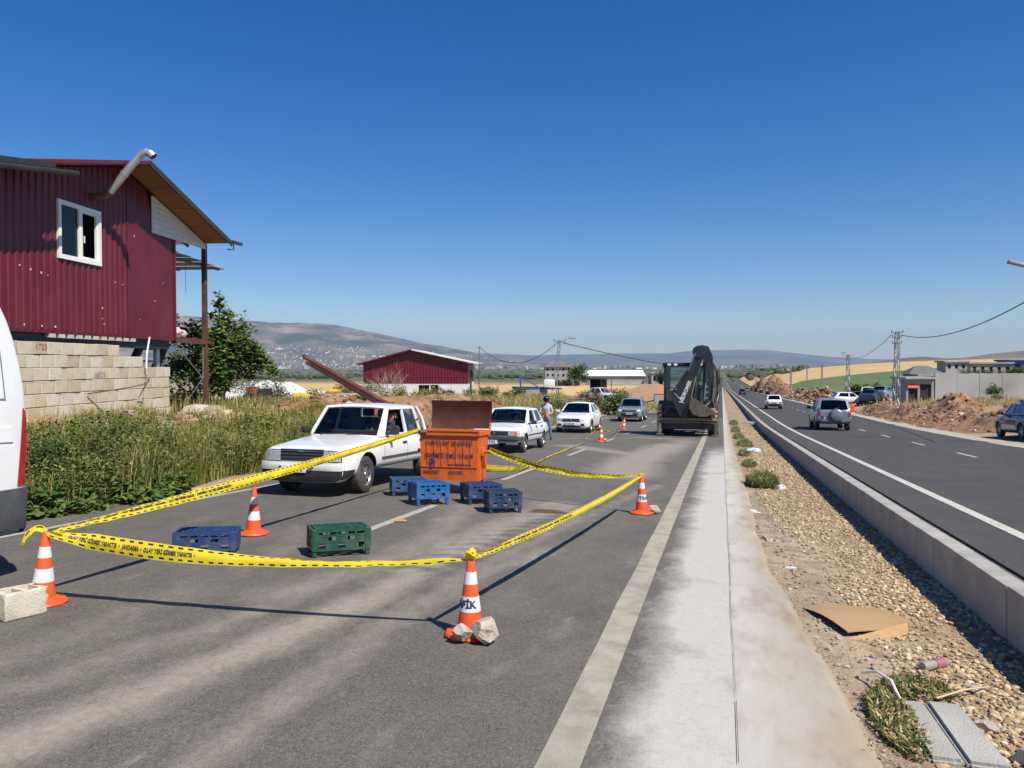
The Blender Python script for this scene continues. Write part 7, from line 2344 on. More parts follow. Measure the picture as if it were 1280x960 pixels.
# ------------------------------------------------------------------ gravel of the median strip
ICO = None
def ico():
    bm = BM(); bmesh.ops.create_icosphere(bm, subdivisions=1, radius=1)
    v = np.array([tuple(x.co) for x in bm.verts]); f = np.array([[x.index for x in q.verts] for q in bm.faces]); bm.free()
    return v, f
IV, IF = ico()
def pebbles(name, P, r, m, tones, flat=.6, seed=1, cut=.75):
    """many angular stones: each an irregular solid with its own size, turn and tone"""
    g = np.random.default_rng(seed)
    n = len(P)
    V = IV[None] * (1 + .38 * (g.random((n, 12, 1)) - .5))
    V = np.clip(V, -cut, cut)
    sc = np.stack([g.uniform(.75, 1.35, n), g.uniform(.6, 1.1, n), g.uniform(.4, .8, n) * flat / .6], -1)
    V = V * sc[:, None] * r[:, None, None]
    a = g.uniform(0, 6.28, n); b = g.uniform(-.6, .6, n)
    ca, sa, cb, sb_ = np.cos(a), np.sin(a), np.cos(b), np.sin(b)
    x, y, z = V[..., 0], V[..., 1], V[..., 2]
    y, z = y * cb[:, None] - z * sb_[:, None], y * sb_[:, None] + z * cb[:, None]
    x, y = x * ca[:, None] - y * sa[:, None], x * sa[:, None] + y * ca[:, None]
    V = np.stack([x, y, z], -1) + P[:, None]
    F = IF[None] + (np.arange(n) * 12)[:, None, None]
    t = np.array(tones)[g.integers(0, len(tones), n)] * g.uniform(.75, 1.15, (n, 1))
    o = mesh_np(name, V.reshape(-1, 3), F.reshape(-1, 3), m, col=np.repeat(t, 12, 0))
    return tag(o, kind='stuff')
mat('gravel_stone', (.74, .74, .74), (.95, .95, .95), 30, rough=.95, attr='Col')
PAL = [(.58, .43, .24), (.66, .52, .32), (.50, .36, .19), (.72, .60, .41), (.44, .30, .16), (.60, .47, .30), (.34, .23, .13), (.52, .37, .20)]
def scatter(n, y0, y1, x0, x1, rlo, rhi, seed, edge=None, sink=.35):
    g = np.random.default_rng(seed)
    P, r = [], []
    while len(P) < n:
        y = g.uniform(y0, y1); x = g.uniform(x0, x1)
        if edge and x < edge(y) + .12 * noise.noise(Vector((y * 1.3, 0, 5))): continue
        dn = noise.noise(Vector((x * 1.4, y * .7, 2)))
        if g.random() > .62 + .75 * dn: continue
        rr = rlo + (rhi - rlo) * g.random() ** 3.2
        P.append((x, y, GZ(x, y) + rr * sink)); r.append(rr)
    return np.array(P), np.array(r)
gedge = lambda y: 1.12 - .42 * sst(5.5, 14, y)
P_, r_ = scatter(11500, 2.6, 8.5, .75, 2.1, .005, .030, 11, gedge)
pebbles('gravel', P_, r_, 'gravel_stone', PAL, seed=3)
P_, r_ = scatter(10500, 8.5, 18, .55, 2.1, .007, .030, 12, gedge)
pebbles('gravel', P_, r_, 'gravel_stone', PAL, seed=4)
P_, r_ = scatter(10000, 18, 50, .5, 2.1, .012, .042, 13, lambda y: .6)
pebbles('gravel', P_, r_, 'gravel_stone', PAL, seed=5)
P_, r_ = scatter(1500, 2.6, 16, .62, 1.2, .006, .028, 14, lambda y: .6)
pebbles('gravel', P_, r_, 'gravel_stone', [(.36, .31, .25), (.45, .40, .32), (.3, .25, .2), (.5, .45, .38)], seed=6)
g = np.random.default_rng(77)
P_ = []
while len(P_) < 1500:
    y = 2.6 + 14 * g.random() ** 1.5
    e = .50 + .32 * (1 - sst(3.5, 9.5, y)) - .06 * sst(15, 30, y)
    x = e + .06 - abs(g.normal()) * .13
    if noise.noise(Vector((x * 3, y * 1.5, 8))) < -.1: continue
    P_.append((x, y, zr(y) - .004 - .05 * max(0, (x - e + .06) / .1)))
pebbles('gravel', np.array(P_), .003 + .014 * g.random(len(P_)) ** 4, 'gravel_stone', [(.40, .33, .24), (.48, .40, .30), (.30, .24, .17), (.55, .48, .38)], seed=8)
# a few big stones one can tell apart near the loose kerb
for k, (x, y, r, lab) in enumerate(((1.50, 4.35, .085, 'largest flat buff stone right of the loose kerb stones'), (1.60, 4.12, .06, 'buff stone at the corner of the picture by the loose kerb'), (1.55, 5.35, .05, 'pale stone beside the tip of the dry stick'), (1.42, 4.75, .06, 'buff stone touching the worn kerb stone'))):
    stone(lab, x, y, GZ(x, y) + r * .4, r, 40 + k, (1.3, .9, .5), k)

# ------------------------------------------------------------------ heaps of dug earth on the far side
mat('rubble_earth', (.20, .10, .045), (.33, .185, .095), 1.2, rough=.97, geo=True, bump=1.0, bscale=9, dirt=(.44, .33, .23), dirt_amt=.55, dirt_scale=2.2, lo=.4, hi=.62)
mat('rubble_stone', (.85, .85, .85), (1, 1, 1), 8, rough=.97, attr='Col', geo=True)
RUB = [(.30, .155, .075), (.36, .20, .11), (.24, .12, .06), (.30, .165, .085), (.20, .095, .05), (.38, .23, .13), (.27, .14, .07), (.40, .25, .15), (.58, .50, .40)]
def heap(name, bumps, x0, x1, y0, y1, st, nst, seed, rough=.5, rs=(.045, .24)):
    def hz(x, y):
        h = 0
        for bx_, by_, sx, sy, hh in bumps: h = max(h, hh * math.exp(-((x - bx_) / sx) ** 2 - ((y - by_) / sy) ** 2) )
        n = noise.noise(Vector((x * .9, y * .9, seed))) + .6 * noise.noise(Vector((x * 2.3, y * 2.3, seed))) + .35 * noise.noise(Vector((x * 5.5, y * 5.5, seed)))
        fade = min(1, h / .5)
        return h * (1 + rough * .45 * n) + .16 * n * fade - .12
    X = np.arange(x0, x1 + .01, st); Y = np.arange(y0, y1 + .01, st * 1.3)
    V = np.array([(x, y, GZ(x, y) + hz(x, y)) for y in Y for x in X])
    idx = np.arange(len(V)).reshape(len(Y), len(X))
    F = np.stack([idx[:-1, :-1], idx[:-1, 1:], idx[1:, 1:], idx[1:, :-1]], -1).reshape(-1, 4)
    tag(mesh_np(name, V, F, 'rubble_earth', smooth=True), kind='structure')
    g = np.random.default_rng(seed)
    P, r = [], []
    while len(P) < nst:
        x, y = g.uniform(x0, x1), g.uniform(y0, y1); h = hz(x, y)
        if h < .0 or g.random() > .35 + h: continue
        rr = rs[0] + (rs[1] - rs[0]) * g.random() ** 9
        P.append((x, y, GZ(x, y) + h + rr * .25)); r.append(rr)
    pebbles('rubble', np.array(P), np.array(r), 'rubble_stone', RUB, seed=seed + 1, flat=.75)
heap('dirt_mound', [(14.6, 55, 1.7, 3.4, 1.65), (13.2, 57, 1.7, 4, 1.05), (13.6, 50, 2.0, 4.5, .9), (14.6, 46.5, 2.0, 3.0, .95), (13.0, 62, 1.4, 5.5, 1.0), (15.4, 42.5, 1.5, 2.6, .75), (16.6, 49, 2.2, 5, .8), (12.6, 67, 1.2, 3.5, 1.0), (13.4, 72, 1.6, 3, 1.0)], 10.5, 20, 38.5, 78, .2, 5200, 21, rs=(.025, .17))
heap('dirt_mound', [(13.0, 106, 1.5, 5, 1.9), (13.6, 122, 1.8, 9, 1.7), (13.2, 140, 1.8, 9, 1.5)], 10.9, 19, 96, 156, .4, 3000, 31, rs=(.08, .4))
heap('dirt_mound', [(12.8, 172, 1.6, 9, 2.1), (13.4, 200, 2.2, 12, 2.6), (14, 235, 2.6, 14, 3.2), (16.5, 272, 3.2, 10, 4.2), (13.0, 268, 2.0, 12, 3.9), (14, 310, 3, 18, 3.2)], 10.9, 24, 158, 335, .8, 1300, 41, rs=(.15, .6))
ob = thing('road_barrier', 'orange plastic road barrier standing in front of the second earth heap', 'barrier', (11.2, 74.5, zr(74.5) + .12), (0, 0, .2)); ob.scale = (.7, .7, .7)
part('barrier_body', 'cone_orange', lambda bm: (bbox(bm, -.45, .45, -.2, .2, 0, .35, .05), bbox(bm, -.4, .4, -.09, .09, .35, .95, .04)), ob, 40)
part('upright', 'cone_orange', lambda bm: bar(bm, (.1, 0, .95), (-.02, 0, 1.5), .05), ob)
# stones and soil at the foot of the block wall
P_ = []
g = np.random.default_rng(5)
while len(P_) < 620:
    t = g.random(); x = -12.2 - 1.6 * t + g.uniform(.15, 1.6); y = 9.5 + 8.8 * t + g.uniform(-.3, .6)
    P_.append((x, y, GZ(x, y) + .03))
pebbles('rubble', np.array(P_), .04 + .17 * g.random(len(P_)) ** 3, 'rubble_stone', [(.42, .30, .21), (.52, .42, .31), (.34, .20, .13), (.55, .48, .40), (.45, .22, .16)], seed=9, flat=.75)
for k, (x, y, r, lab) in enumerate(((-12.0, 13.4, .30, 'brown slab of rubble left of the earth heap below the block wall'), (-12.6, 16.3, .34, 'pale boulder at the right foot of the block wall'), (-13.3, 18.0, .30, 'reddish boulder beside the veranda post'), (-11.6, 12.2, .26, 'tan boulder lying among the weeds nearest the van'), (-13.0, 17.3, .22, 'grey boulder behind the tall weeds'))):
    stone(lab, x, y, GZ(x, y) + r * .35, r, 60 + k, (1.3, 1, .6), k, 'stone_pale' if k % 2 else 'digger_tan', 'boulder')
# bare cut bank behind the pickup
heap('bare_earth', [(-11.4, 27, 1.2, 5, .85), (-12.0, 33, 1.6, 5, .8), (-13.4, 24.5, 1.6, 3.5, .6), (-11.2, 38.5, 1.3, 4, .5), (-16, 30, 3.0, 5, .45)], -20, -9.7, 20, 46, .3, 700, 51, rs=(.05, .25))

# ------------------------------------------------------------------ plants
leaf_mat('weed_leaf', (.80, .86, .70), (1.0, 1.0, 1.0))
leaf_mat('tree_leaf', (.75, .8, .7), (1.0, 1.0, 1.0))
mat('bark', (.16, .12, .085), (.10, .075, .05), 9, rough=.95, bump=.6)
mat('bark_dry', (.36, .29, .22), (.28, .22, .16), 9, rough=.95)
def leaves_np(P, size, tones, seed, droop=.3, asp=.55, up=.5):
    """rhombic leaves, each bent along its midrib"""
    g = np.random.default_rng(seed)
    n = len(P)
    az = g.uniform(0, 2 * np.pi, n); el = g.uniform(-droop - .4, .9, n)
    d = np.stack([np.cos(az) * np.cos(el), np.sin(az) * np.cos(el), np.sin(el)], -1)
    s = np.cross(d, np.array([0, 0, 1.0])); s /= np.linalg.norm(s, axis=1, keepdims=True) + 1e-9
    s += (g.random((n, 3)) - .5) * up; u = np.cross(s, d)
    L = size * g.uniform(.55, 1.35, n)
    w = L * asp
    p0 = P; p2 = P + d * L[:, None] - u * 0
    c = P + d * (L * .5)[:, None] + u * (w * .22)[:, None]
    p1 = c + s * (w * .5)[:, None] - u * (w * .25)[:, None]; p3 = c - s * (w * .5)[:, None] - u * (w * .25)[:, None]
    V = np.stack([p0, p1, p2, p3, c], 1).reshape(-1, 3)
    b = (np.arange(n) * 5)[:, None]
    F = np.concatenate([b + np.array([[0, 1, 4]]), b + np.array([[1, 2, 4]]), b + np.array([[2, 3, 4]]), b + np.array([[3, 0, 4]])])
    t = np.array(tones)[g.integers(0, len(tones), n)] * g.uniform(.65, 1.25, (n, 1))
    return V, F, np.repeat(t, 5, 0)
def blades_np(P, H, tones, seed, w=.012, lean=.45):
    """grass blades, two segments and a tip, leaning each its own way"""
    g = np.random.default_rng(seed)
    n = len(P)
    az = g.uniform(0, 2 * np.pi, n); l = lean * g.random(n) ** .7
    d = np.stack([np.cos(az), np.sin(az), 0 * az], -1); s = np.stack([-np.sin(az), np.cos(az), 0 * az], -1)
    z = np.array([0, 0, 1.0])
    W = (w * g.uniform(.6, 1.4, n))[:, None]; Hh = H[:, None]; l = l[:, None]
    m = P + z * Hh * .55 + d * Hh * l * .35; tip = P + z * Hh * (1 - .35 * l) + d * Hh * l
    V = np.stack([P - s * W, P + s * W, m + s * W * .7, m - s * W * .7, tip], 1).reshape(-1, 3)
    b = (np.arange(n) * 5)[:, None]
    Fq = b + np.array([[0, 1, 2, 3]]); Ft = b + np.array([[3, 2, 4]])
    t = np.array(tones)[g.integers(0, len(tones), n)] * g.uniform(.7, 1.25, (n, 1))
    return V, [Fq, Ft], np.repeat(t, 5, 0)
GREEN = [(.11, .165, .034), (.15, .21, .048), (.085, .13, .03), (.20, .24, .06)]
OLIVE = [(.29, .29, .075), (.37, .34, .10), (.22, .24, .06), (.45, .38, .15), (.32, .32, .08)]
DRY = [(.50, .37, .17), (.58, .44, .22), (.42, .31, .14), (.64, .51, .29)]
DARK = [(.055, .095, .026), (.075, .12, .032), (.042, .072, .022)]
def gz_top(x, y): return GZ(x, y)
def grass(name, n, area, hlo, hhi, tones, seed, w=.012, dens=None, lean=.45, hfun=None):
    g = np.random.default_rng(seed)
    P, H = [], []
    tries = 0
    while len(P) < n and tries < n * 30:
        tries += 1
        x, y = area(g)
        if dens and g.random() > dens(x, y): continue
        P.append((x, y, GZ(x, y) - .02)); H.append(g.uniform(hlo, hhi) * (hfun(x, y) if hfun else 1))
    V, F, c = blades_np(np.array(P), np.array(H), tones, seed, w, lean)
    return tag(mesh_np(name, V, F, 'weed_leaf', col=c), kind='stuff')
def leafy(name, n, area, hlo, hhi, size, tones, seed, dens=None, hfun=None, asp=.55):
    g = np.random.default_rng(seed)
    P = []
    tries = 0
    while len(P) < n and tries < n * 30:
        tries += 1
        x, y = area(g)
        if dens and g.random() > dens(x, y): continue
        h = (hfun(x, y) if hfun else 1)
        P.append((x, y, GZ(x, y) + (hlo + (hhi - hlo) * g.random() ** .7) * h))
    V, F, c = leaves_np(np.array(P), size, tones, seed, asp=asp)
    return tag(mesh_np(name, V, F, 'weed_leaf', col=c), kind='stuff')
def bank(a0, a1, y0, y1): 
    return lambda g: ((lambda y: (-9.3 + .35 * math.sin(y * .8) - a0 - (a1 - a0) * g.random() ** 1.2, y))(g.uniform(y0, y1)))
clump = lambda s, lo, hi: (lambda x, y: lo + (hi - lo) * min(1, max(0, .5 + 1.1 * noise.noise(Vector((x * s, y * s, 4))))))
hvar = lambda x, y: (.5 + .6 * max(0, .5 + noise.noise(Vector((x * .9, y * .9, 11))))) * (1 - .60 * sst(-10.0, -11.6, x) * (1 if y < 26 and x > -14 else 0)) * 1.02 
# dark leafy weeds by the van, tall yellowish grass towards the pickup
leafy('roadside_weeds', 9500, bank(0, 2.4, 6.6, 12.4), .02, .95, .075, DARK + GREEN + GREEN + OLIVE[:2], 1, clump(1.1, .05, 1), hvar)
leafy('roadside_weeds', 2600, bank(.1, 2.4, 6.8, 13), .3, 1.15, .04, DRY + OLIVE, 61, clump(1.6, .0, .8), hvar)
leafy('roadside_weeds', 3800, bank(-.25, .8, 6.8, 11.5), .01, .34, .13, GREEN + [(.10, .17, .04)], 2, clump(1.4, .0, 1), None, .8)
grass('roadside_weeds', 11000, bank(0, 2.7, 7.0, 14), .3, 1.15, OLIVE + GREEN + DRY[:2], 3, .010, clump(.8, .1, 1), .5, hvar)
grass('roadside_grass', 20000, bank(-.05, 2.9, 11.0, 24), .2, 1.15, OLIVE + OLIVE + GREEN, 4, .008, clump(1.0, .05, 1), .75, hvar)
leafy('roadside_grass', 8500, bank(0, 2.6, 12, 24), .05, .85, .06, OLIVE + GREEN, 5, clump(.8, .2, 1), hvar)
grass('roadside_grass', 9000, bank(.1, 3.6, 10, 26), .4, 1.25, DRY + OLIVE, 6, .007, clump(1.2, .0, .8), .6, hvar)
leafy('roadside_weeds', 6500, bank(.0, 1.7, 19, 31), .02, .8, .08, GREEN + DARK, 7, clump(.6, .1, 1), hvar)
# dry golden grass and weeds on the verge past the parked cars
far_area = lambda x0, x1, y0, y1: (lambda g: (g.uniform(x0, x1), g.uniform(y0, y1)))
grass('dry_grass', 15000, far_area(-14.5, -9.4, 28, 62), .3, .95, DRY + DRY + OLIVE, 8, .016, clump(.35, .25, 1), .5, hvar)
grass('dry_grass', 9000, far_area(-30, -13, 34, 62), .25, .8, DRY + OLIVE, 9, .022, clump(.2, .15, 1), .5, hvar)
leafy('verge_weeds', 6500, far_area(-10.8, -9.3, 36, 60), .02, .95, .12, GREEN + OLIVE, 10, clump(.4, .0, 1), hvar)
grass('dry_grass', 6000, far_area(-22, -13.6, 18.5, 34), .2, .75, DRY + OLIVE, 12, .013, clump(.3, .2, 1), .5)
grass('dry_grass', 5000, far_area(13, 36, 68, 82), .25, .7, DRY, 13, .03, clump(.25, .2, 1), .5)
leafy('verge_weeds', 3000, far_area(-9.2, -4.8, 66, 92), .02, .6, .16, OLIVE + GREEN, 15, clump(.3, .1, 1))
# weeds on the median strip
def tufts(label, x, y, rx, ry, h, n, tones, seed, lf=.05):
    t = thing('weed_tuft', label, 'weed', (x, y, GZ(x, y)))
    g = np.random.default_rng(seed)
    def pts(k):
        r = np.sqrt(g.random(k)); a = g.uniform(0, 6.283, k)
        return np.stack([r * np.cos(a) * rx, r * np.sin(a) * ry, 0 * r], -1), r
    P, r = pts(n); V, F, c = blades_np(P, h * (1.15 - .6 * r) * g.uniform(.6, 1.1, n), tones, seed, .007, .8)
    o = mesh_np('blades', V, F, 'weed_leaf', t, col=c)
    P, r = pts(n); P[:, 2] = h * .9 * (1 - r ** 2 * .7) * g.random(n)
    V, F, c = leaves_np(P, lf, tones, seed + 1); mesh_np('leaves', V, F, 'weed_leaf', t, col=c)
    return t
TUFT = GREEN + [(.22, .22, .08), (.28, .25, .11), (.40, .32, .17)]
tufts('bushy green weed tuft on the gravel strip beside the shoulder', .80, 16.6, .34, .65, .38, 1200, TUFT, 3, .05)
tufts('green weed tuft growing against the loose grey kerb stone', .93, 4.62, .13, .46, .12, 900, TUFT + DRY, 5, .03)
tufts('small leafy weed behind the loose kerb stones', 1.18, 5.25, .22, .20, .10, 500, TUFT + DRY, 6, .03)
for k, (x, y, rx, ry, h, lab) in enumerate(((.72, 21.5, .18, .8, .16, 'low weed patch just beyond the bushy tuft on the strip'), (.70, 25.5, .18, .9, .2, 'green weed patch midway along the gravel strip'), (.85, 30.5, .30, 1.5, .3, 'green weed patch with white litter on the strip'), (.75, 36, .24, 1.6, .28, 'green weed patch beside the excavator on the strip'), (.72, 43, .24, 2.0, .3, 'weed patch past the excavator on the strip'), (.75, 52, .28, 2.4, .3, 'farthest weed patch along the strip'))):
    tufts(lab, x, y, rx, ry, h, 420, TUFT, 30 + k, .07)

def shrub(name, label, x, y, clumps, n, size, tones, seed, trunk=None, cat='shrub', group=None, z=None, twigs=0, asp=.6):
    """crown of leaves gathered in uneven clumps; trunk: list of branch polylines with radius"""
    t = thing(name, label, cat, (x, y, GZ(x, y) if z is None else z), (0, 0, 0), group)
    g = np.random.default_rng(seed)
    if trunk:
        bm = BM()
        for pts, r0, r1 in trunk: tube(bm, pts, [r0 + (r1 - r0) * i / (len(pts) - 1) for i in range(len(pts))], 7)
        obj('trunk', bm, 'bark', t, 50)
    tot = sum(c[3] ** 2 for c in clumps)
    P = []
    for cx, cy, cz, r in clumps:
        k = int(n * r * r / tot)
        q = g.normal(size=(k, 3)); q /= np.linalg.norm(q, axis=1, keepdims=True)
        q *= (r * (g.random(k) ** .45))[:, None] * (1 + .25 * np.sin(q[:, :1] * 5 + q[:, 1:2] * 4))
        q[:, 2] *= .85
        P.append(q + np.array([cx, cy, cz]))
    P = np.concatenate(P); P = P[P[:, 2] > -.05]
    V, F, c = leaves_np(P, size, tones, seed, asp=asp)
    mesh_np('crown', V, F, 'tree_leaf', t, col=c)
    return t
def rclumps(n, rx, ry, z0, z1, r0, r1, seed):
    g = random.Random(seed)
    return [(g.uniform(-rx, rx), g.uniform(-ry, ry), g.uniform(z0, z1), g.uniform(r0, r1)) for _ in range(n)]
# grape vine climbing a wire at the veranda corner, spreading to the right
VT = [(.11, .17, .035), (.15, .22, .048), (.08, .13, .03), (.27, .30, .09), (.09, .145, .032)]
vc = []
for z, r, x in ((3.72, .08, .0), (3.5, .13, .02), (3.3, .15, -.02), (3.1, .16, .03), (2.9, .17, .05), (2.7, .2, .05), (2.45, .27, .08), (2.2, .36, .08), (1.9, .40, .1), (1.6, .42, .1), (1.3, .42, .12), (1.0, .36, .1), (.75, .28, .1)):
    vc += [(x + random.uniform(-.12, .12), random.uniform(-.2, .2), z, r), (x + random.uniform(-.2, .2), random.uniform(-.3, .3), z - .1, r * .7)]
vc += [(.35, 0, 3.05, .1), (.5, 0, 2.98, .08), (.55, .2, 2.25, .3), (.8, .3, 2.1, .32), (1.05, .3, 1.9, .32), (1.3, .3, 1.72, .28), (1.5, .3, 1.5, .24), (1.66, .3, 1.28, .2), (.8, .3, 1.6, .36), (.5, .2, 1.7, .4), (1.1, .4, 1.45, .25), (.4, .2, 1.3, .35), (.75, .4, 1.2, .22)]
shrub('grape_vine', 'leafy grape vine climbing a wire beside the brown veranda post', -15.15, 20.75, vc, 4000, .15, VT, 5, [([(.15, 0, -.2), (.1, .05, .4), (.16, 0, .9), (.05, 0, 1.8), (.0, 0, 3.0), (.0, 0, 3.8)], .06, .012), ([(.1, 0, 1.3), (.6, .2, 1.8), (1.2, .3, 1.6), (1.75, .3, 1.1)], .035, .01), ([(.12, 0, .5), (.4, .2, 1.2)], .03, .012)], 'vine', asp=.8)
shrub('tree', 'dense dark green tree behind the legs of the veranda', -17.4, 22.4, rclumps(16, 1.5, 1.0, .6, 3.0, .4, .8, 3), 5200, .17, DARK + VT, 8, [([(0, 0, -.2), (.1, 0, 1), (-.1, .1, 2.2)], .1, .03), ([(.05, 0, 1.0), (.8, .1, 2.0)], .05, .02), ([(.05, 0, .9), (-.8, .1, 2.0)], .05, .02)], 'tree')
shrub('shrub', 'feathery grey green shrub right of the grape vine', -15.6, 23.6, rclumps(9, .8, .7, .25, 1.25, .3, .55, 6), 3600, .09, [(.09, .115, .05), (.12, .14, .07), (.07, .09, .04)], 9, None, asp=.28)
for k, (x, y, rx, ry, h, tn, lab) in enumerate(((-10.1, 9.6, .6, .7, 1.05, DARK + GREEN, 'dark leafy weed bush on the bank closest to the van'), (-10.6, 11.6, .7, .7, .95, DARK + GREEN + OLIVE[:1], 'dark green weed bush halfway between van and pickup'), (-10.0, 13.6, .5, .9, .95, GREEN + OLIVE, 'yellow green weed bush in the tall grass below the block wall'), (-10.9, 16.0, .6, .8, .9, OLIVE + GREEN, 'olive weed bush in the tall grass below the veranda'), (-9.9, 17.6, .45, .9, 1.0, GREEN + DARK, 'green weed bush at the road edge just ahead of the pickup'), (-9.8, 8.3, .45, .5, .8, GREEN, 'light green leafy weed by the van bumper'))):
    shrub('weed_bush', lab, x, y, rclumps(9, rx, ry, h * .15, h * .75, h * .25, h * .5, 90 + k), 1700, .075, tn, 90 + k, None, 'bush', asp=.5)
# hedge-like shrubs before the barn and along the verge
k = 0
for x, y, rx, h, tn, lab in ((-25.8, 55.5, 1.6, 1.3, GREEN + OLIVE, 'olive green shrub at the left corner of the red barn'), (-20.3, 56.5, 1.5, .85, GREEN, 'low green shrub below the barn windows'), (-18.2, 57, 1.3, .95, GREEN + DARK, 'green shrub below the right corner of the barn'), (-16.2, 57, 1.5, 1.05, DARK + GREEN, 'dark green shrub just right of the barn'), (-22.6, 56, 1.2, .6, OLIVE, 'small dull shrub beneath the barn wall'), (-14.0, 54, 1.4, .6, OLIVE, 'dry looking shrub behind the old white sedan'), (-17.5, 42, 1.2, .9, OLIVE + GREEN, 'scrubby bush just right of the leaning steel beams'), (-23, 42, 1.8, 1.1, OLIVE + GREEN, 'wide pale bush left of the leaning steel beams'), (-26, 41, 1.6, 1.2, [(.12, .13, .07), (.16, .16, .09)], 'greyish bush in front of the white tarpaulin'), (-13.2, 26.5, 1.0, .55, GREEN + DARK, 'low dark bush on the reddish bank behind the pickup hood')):
    shrub('shrub', lab, x, y, rclumps(8, rx, .8, h * .15, h * .8, h * .35, h * .6, 20 + k), 1500, .15, tn, 20 + k); k += 1
shrub('bush', 'round green bush beside the silver crossover', -8.6, 63.5, rclumps(12, 1.1, 1.2, .5, 2.0, .5, .9, 41), 2800, .2, GREEN + VT, 41, [([(0, 0, -.2), (0, 0, 1.2)], .08, .03)], 'bush')
shrub('bush', 'reddish dry bush left of the round green bush', -10.3, 62, rclumps(7, .8, .8, .4, 1.5, .4, .6, 42), 1200, .16, [(.22, .12, .07), (.17, .12, .06), (.12, .12, .05)], 42, [([(0, 0, -.2), (0, 0, 1)], .06, .03)], 'bush')
shrub('bush', 'dark green bush on the verge behind the modern white sedan', -10.2, 49, rclumps(9, .7, 2.2, .2, .9, .4, .65, 43), 2600, .14, GREEN + DARK, 43, None, 'bush')
shrub('bush', 'small green bush against the long concrete wall', 24.4, 79.2, rclumps(7, .8, .5, .3, 1.2, .4, .6, 44), 1000, .18, GREEN, 44, None, 'bush')
shrub('bush', 'small weed clump left along the foot of the concrete wall', 19.5, 73, rclumps(5, .6, .5, .1, .4, .25, .4, 45), 600, .15, OLIVE, 45, None, 'bush')
shrub('tree', 'dark rounded tree in front of the pale warehouse roof', -35.5, 195, rclumps(12, 1.6, 1.2, 1.4, 5.0, .9, 1.6, 46), 2200, .5, DARK + GREEN, 46, [([(0, 0, -.3), (0, 0, 2.5)], .2, .1)], 'tree')
shrub('bush', 'dark bush beside the rounded tree at the warehouse', -37.2, 190, rclumps(6, 2.4, 1.2, .4, 1.2, .7, 1.1, 47), 1000, .45, DARK, 47, None, 'bush')
shrub('bush', 'dark low bush right of the grey apartment block', -40.2, 192, rclumps(6, 1.6, 1.2, .3, 1.0, .6, .9, 48), 800, .4, DARK + GREEN, 48, None, 'bush')
shrub('tree', 'dark tree by the small house left of the excavator', -18.0, 245, rclumps(8, 1.6, 1.6, 1.5, 4.2, 1.0, 1.5, 49), 1200, .55, DARK, 49, [([(0, 0, -.3), (0, 0, 2.5)], .2, .1)], 'tree')
k = 0
for x, y, h, lab in ((23, 128, 1.6, 'dark hedge bush at the left foot of the green field'), (26, 129, 1.5, 'dark hedge bush in the middle foot of the green field'), (29, 130, 1.7, 'dark hedge bush at the right foot of the green field'), (20.5, 127, 1.3, 'small hedge bush nearest the earth heap below the green field'), (34, 155, 1.7, 'green bush on the ridge left of the square hut'), (37, 162, 1.8, 'green bush on the ridge between hut and low house'), (43, 168, 1.7, 'green bush on the ridge below the tallest house'), (49, 172, 2.0, 'dark green bush on the ridge right of the tallest house'), (57, 178, 1.9, 'green bush on the ridge beneath the blue shed'), (40, 155, 1.4, 'small olive bush on the ridge behind the wall')):
    shrub('bush', lab, x, y, rclumps(9, h * 1.3, h * .7, h * .1, h * .8, h * .3, h * .6, 60 + k), 1100, .38, DARK + GREEN + OLIVE[:1], 60 + k, None, 'bush'); k += 1
# bare shrub in front of the barn, dead sapling by its windows
def bare(label, x, y, h, n, seed, spread=.9, m='bark_dry'):
    t = thing('bare_shrub', label, 'bare shrub', (x, y, GZ(x, y)))
    g = random.Random(seed)
    bm = BM()
    def grow(p, d, L, r, lv):
        q = p + d * L * .5 + Vector((g.uniform(-1, 1), g.uniform(-1, 1), g.uniform(-.3, .5))) * L * .08
        e = p + d * L
        tube(bm, [p, q, e], [r, r * .8, r * .6], 5, False)
        if lv:
            for _ in range(g.choice((2, 3, 3))):
                dd = (d + Vector((g.uniform(-1, 1), g.uniform(-1, 1), g.uniform(-.2, .7))) * .75).normalized()
                grow(p.lerp(e, g.uniform(.5, 1)), dd, L * g.uniform(.5, .75), r * .55, lv - 1)
    for k in range(n):
        a = k * 6.28 / n
        grow(Vector((math.cos(a) * .1, math.sin(a) * .1, -.1)), Vector((math.cos(a) * spread * g.uniform(.2, .8), math.sin(a) * spread * g.uniform(.2, .8), 1)).normalized(), h * g.uniform(.36, .5), .03, 3)
    obj('branches', bm, m, t)
bare('large leafless twiggy shrub in front of the red barn wall', -22.0, 48.5, 2.9, 9, 4)
bare('pale dead sapling in front of the barn windows', -18.0, 58, 2.2, 2, 8, .35)

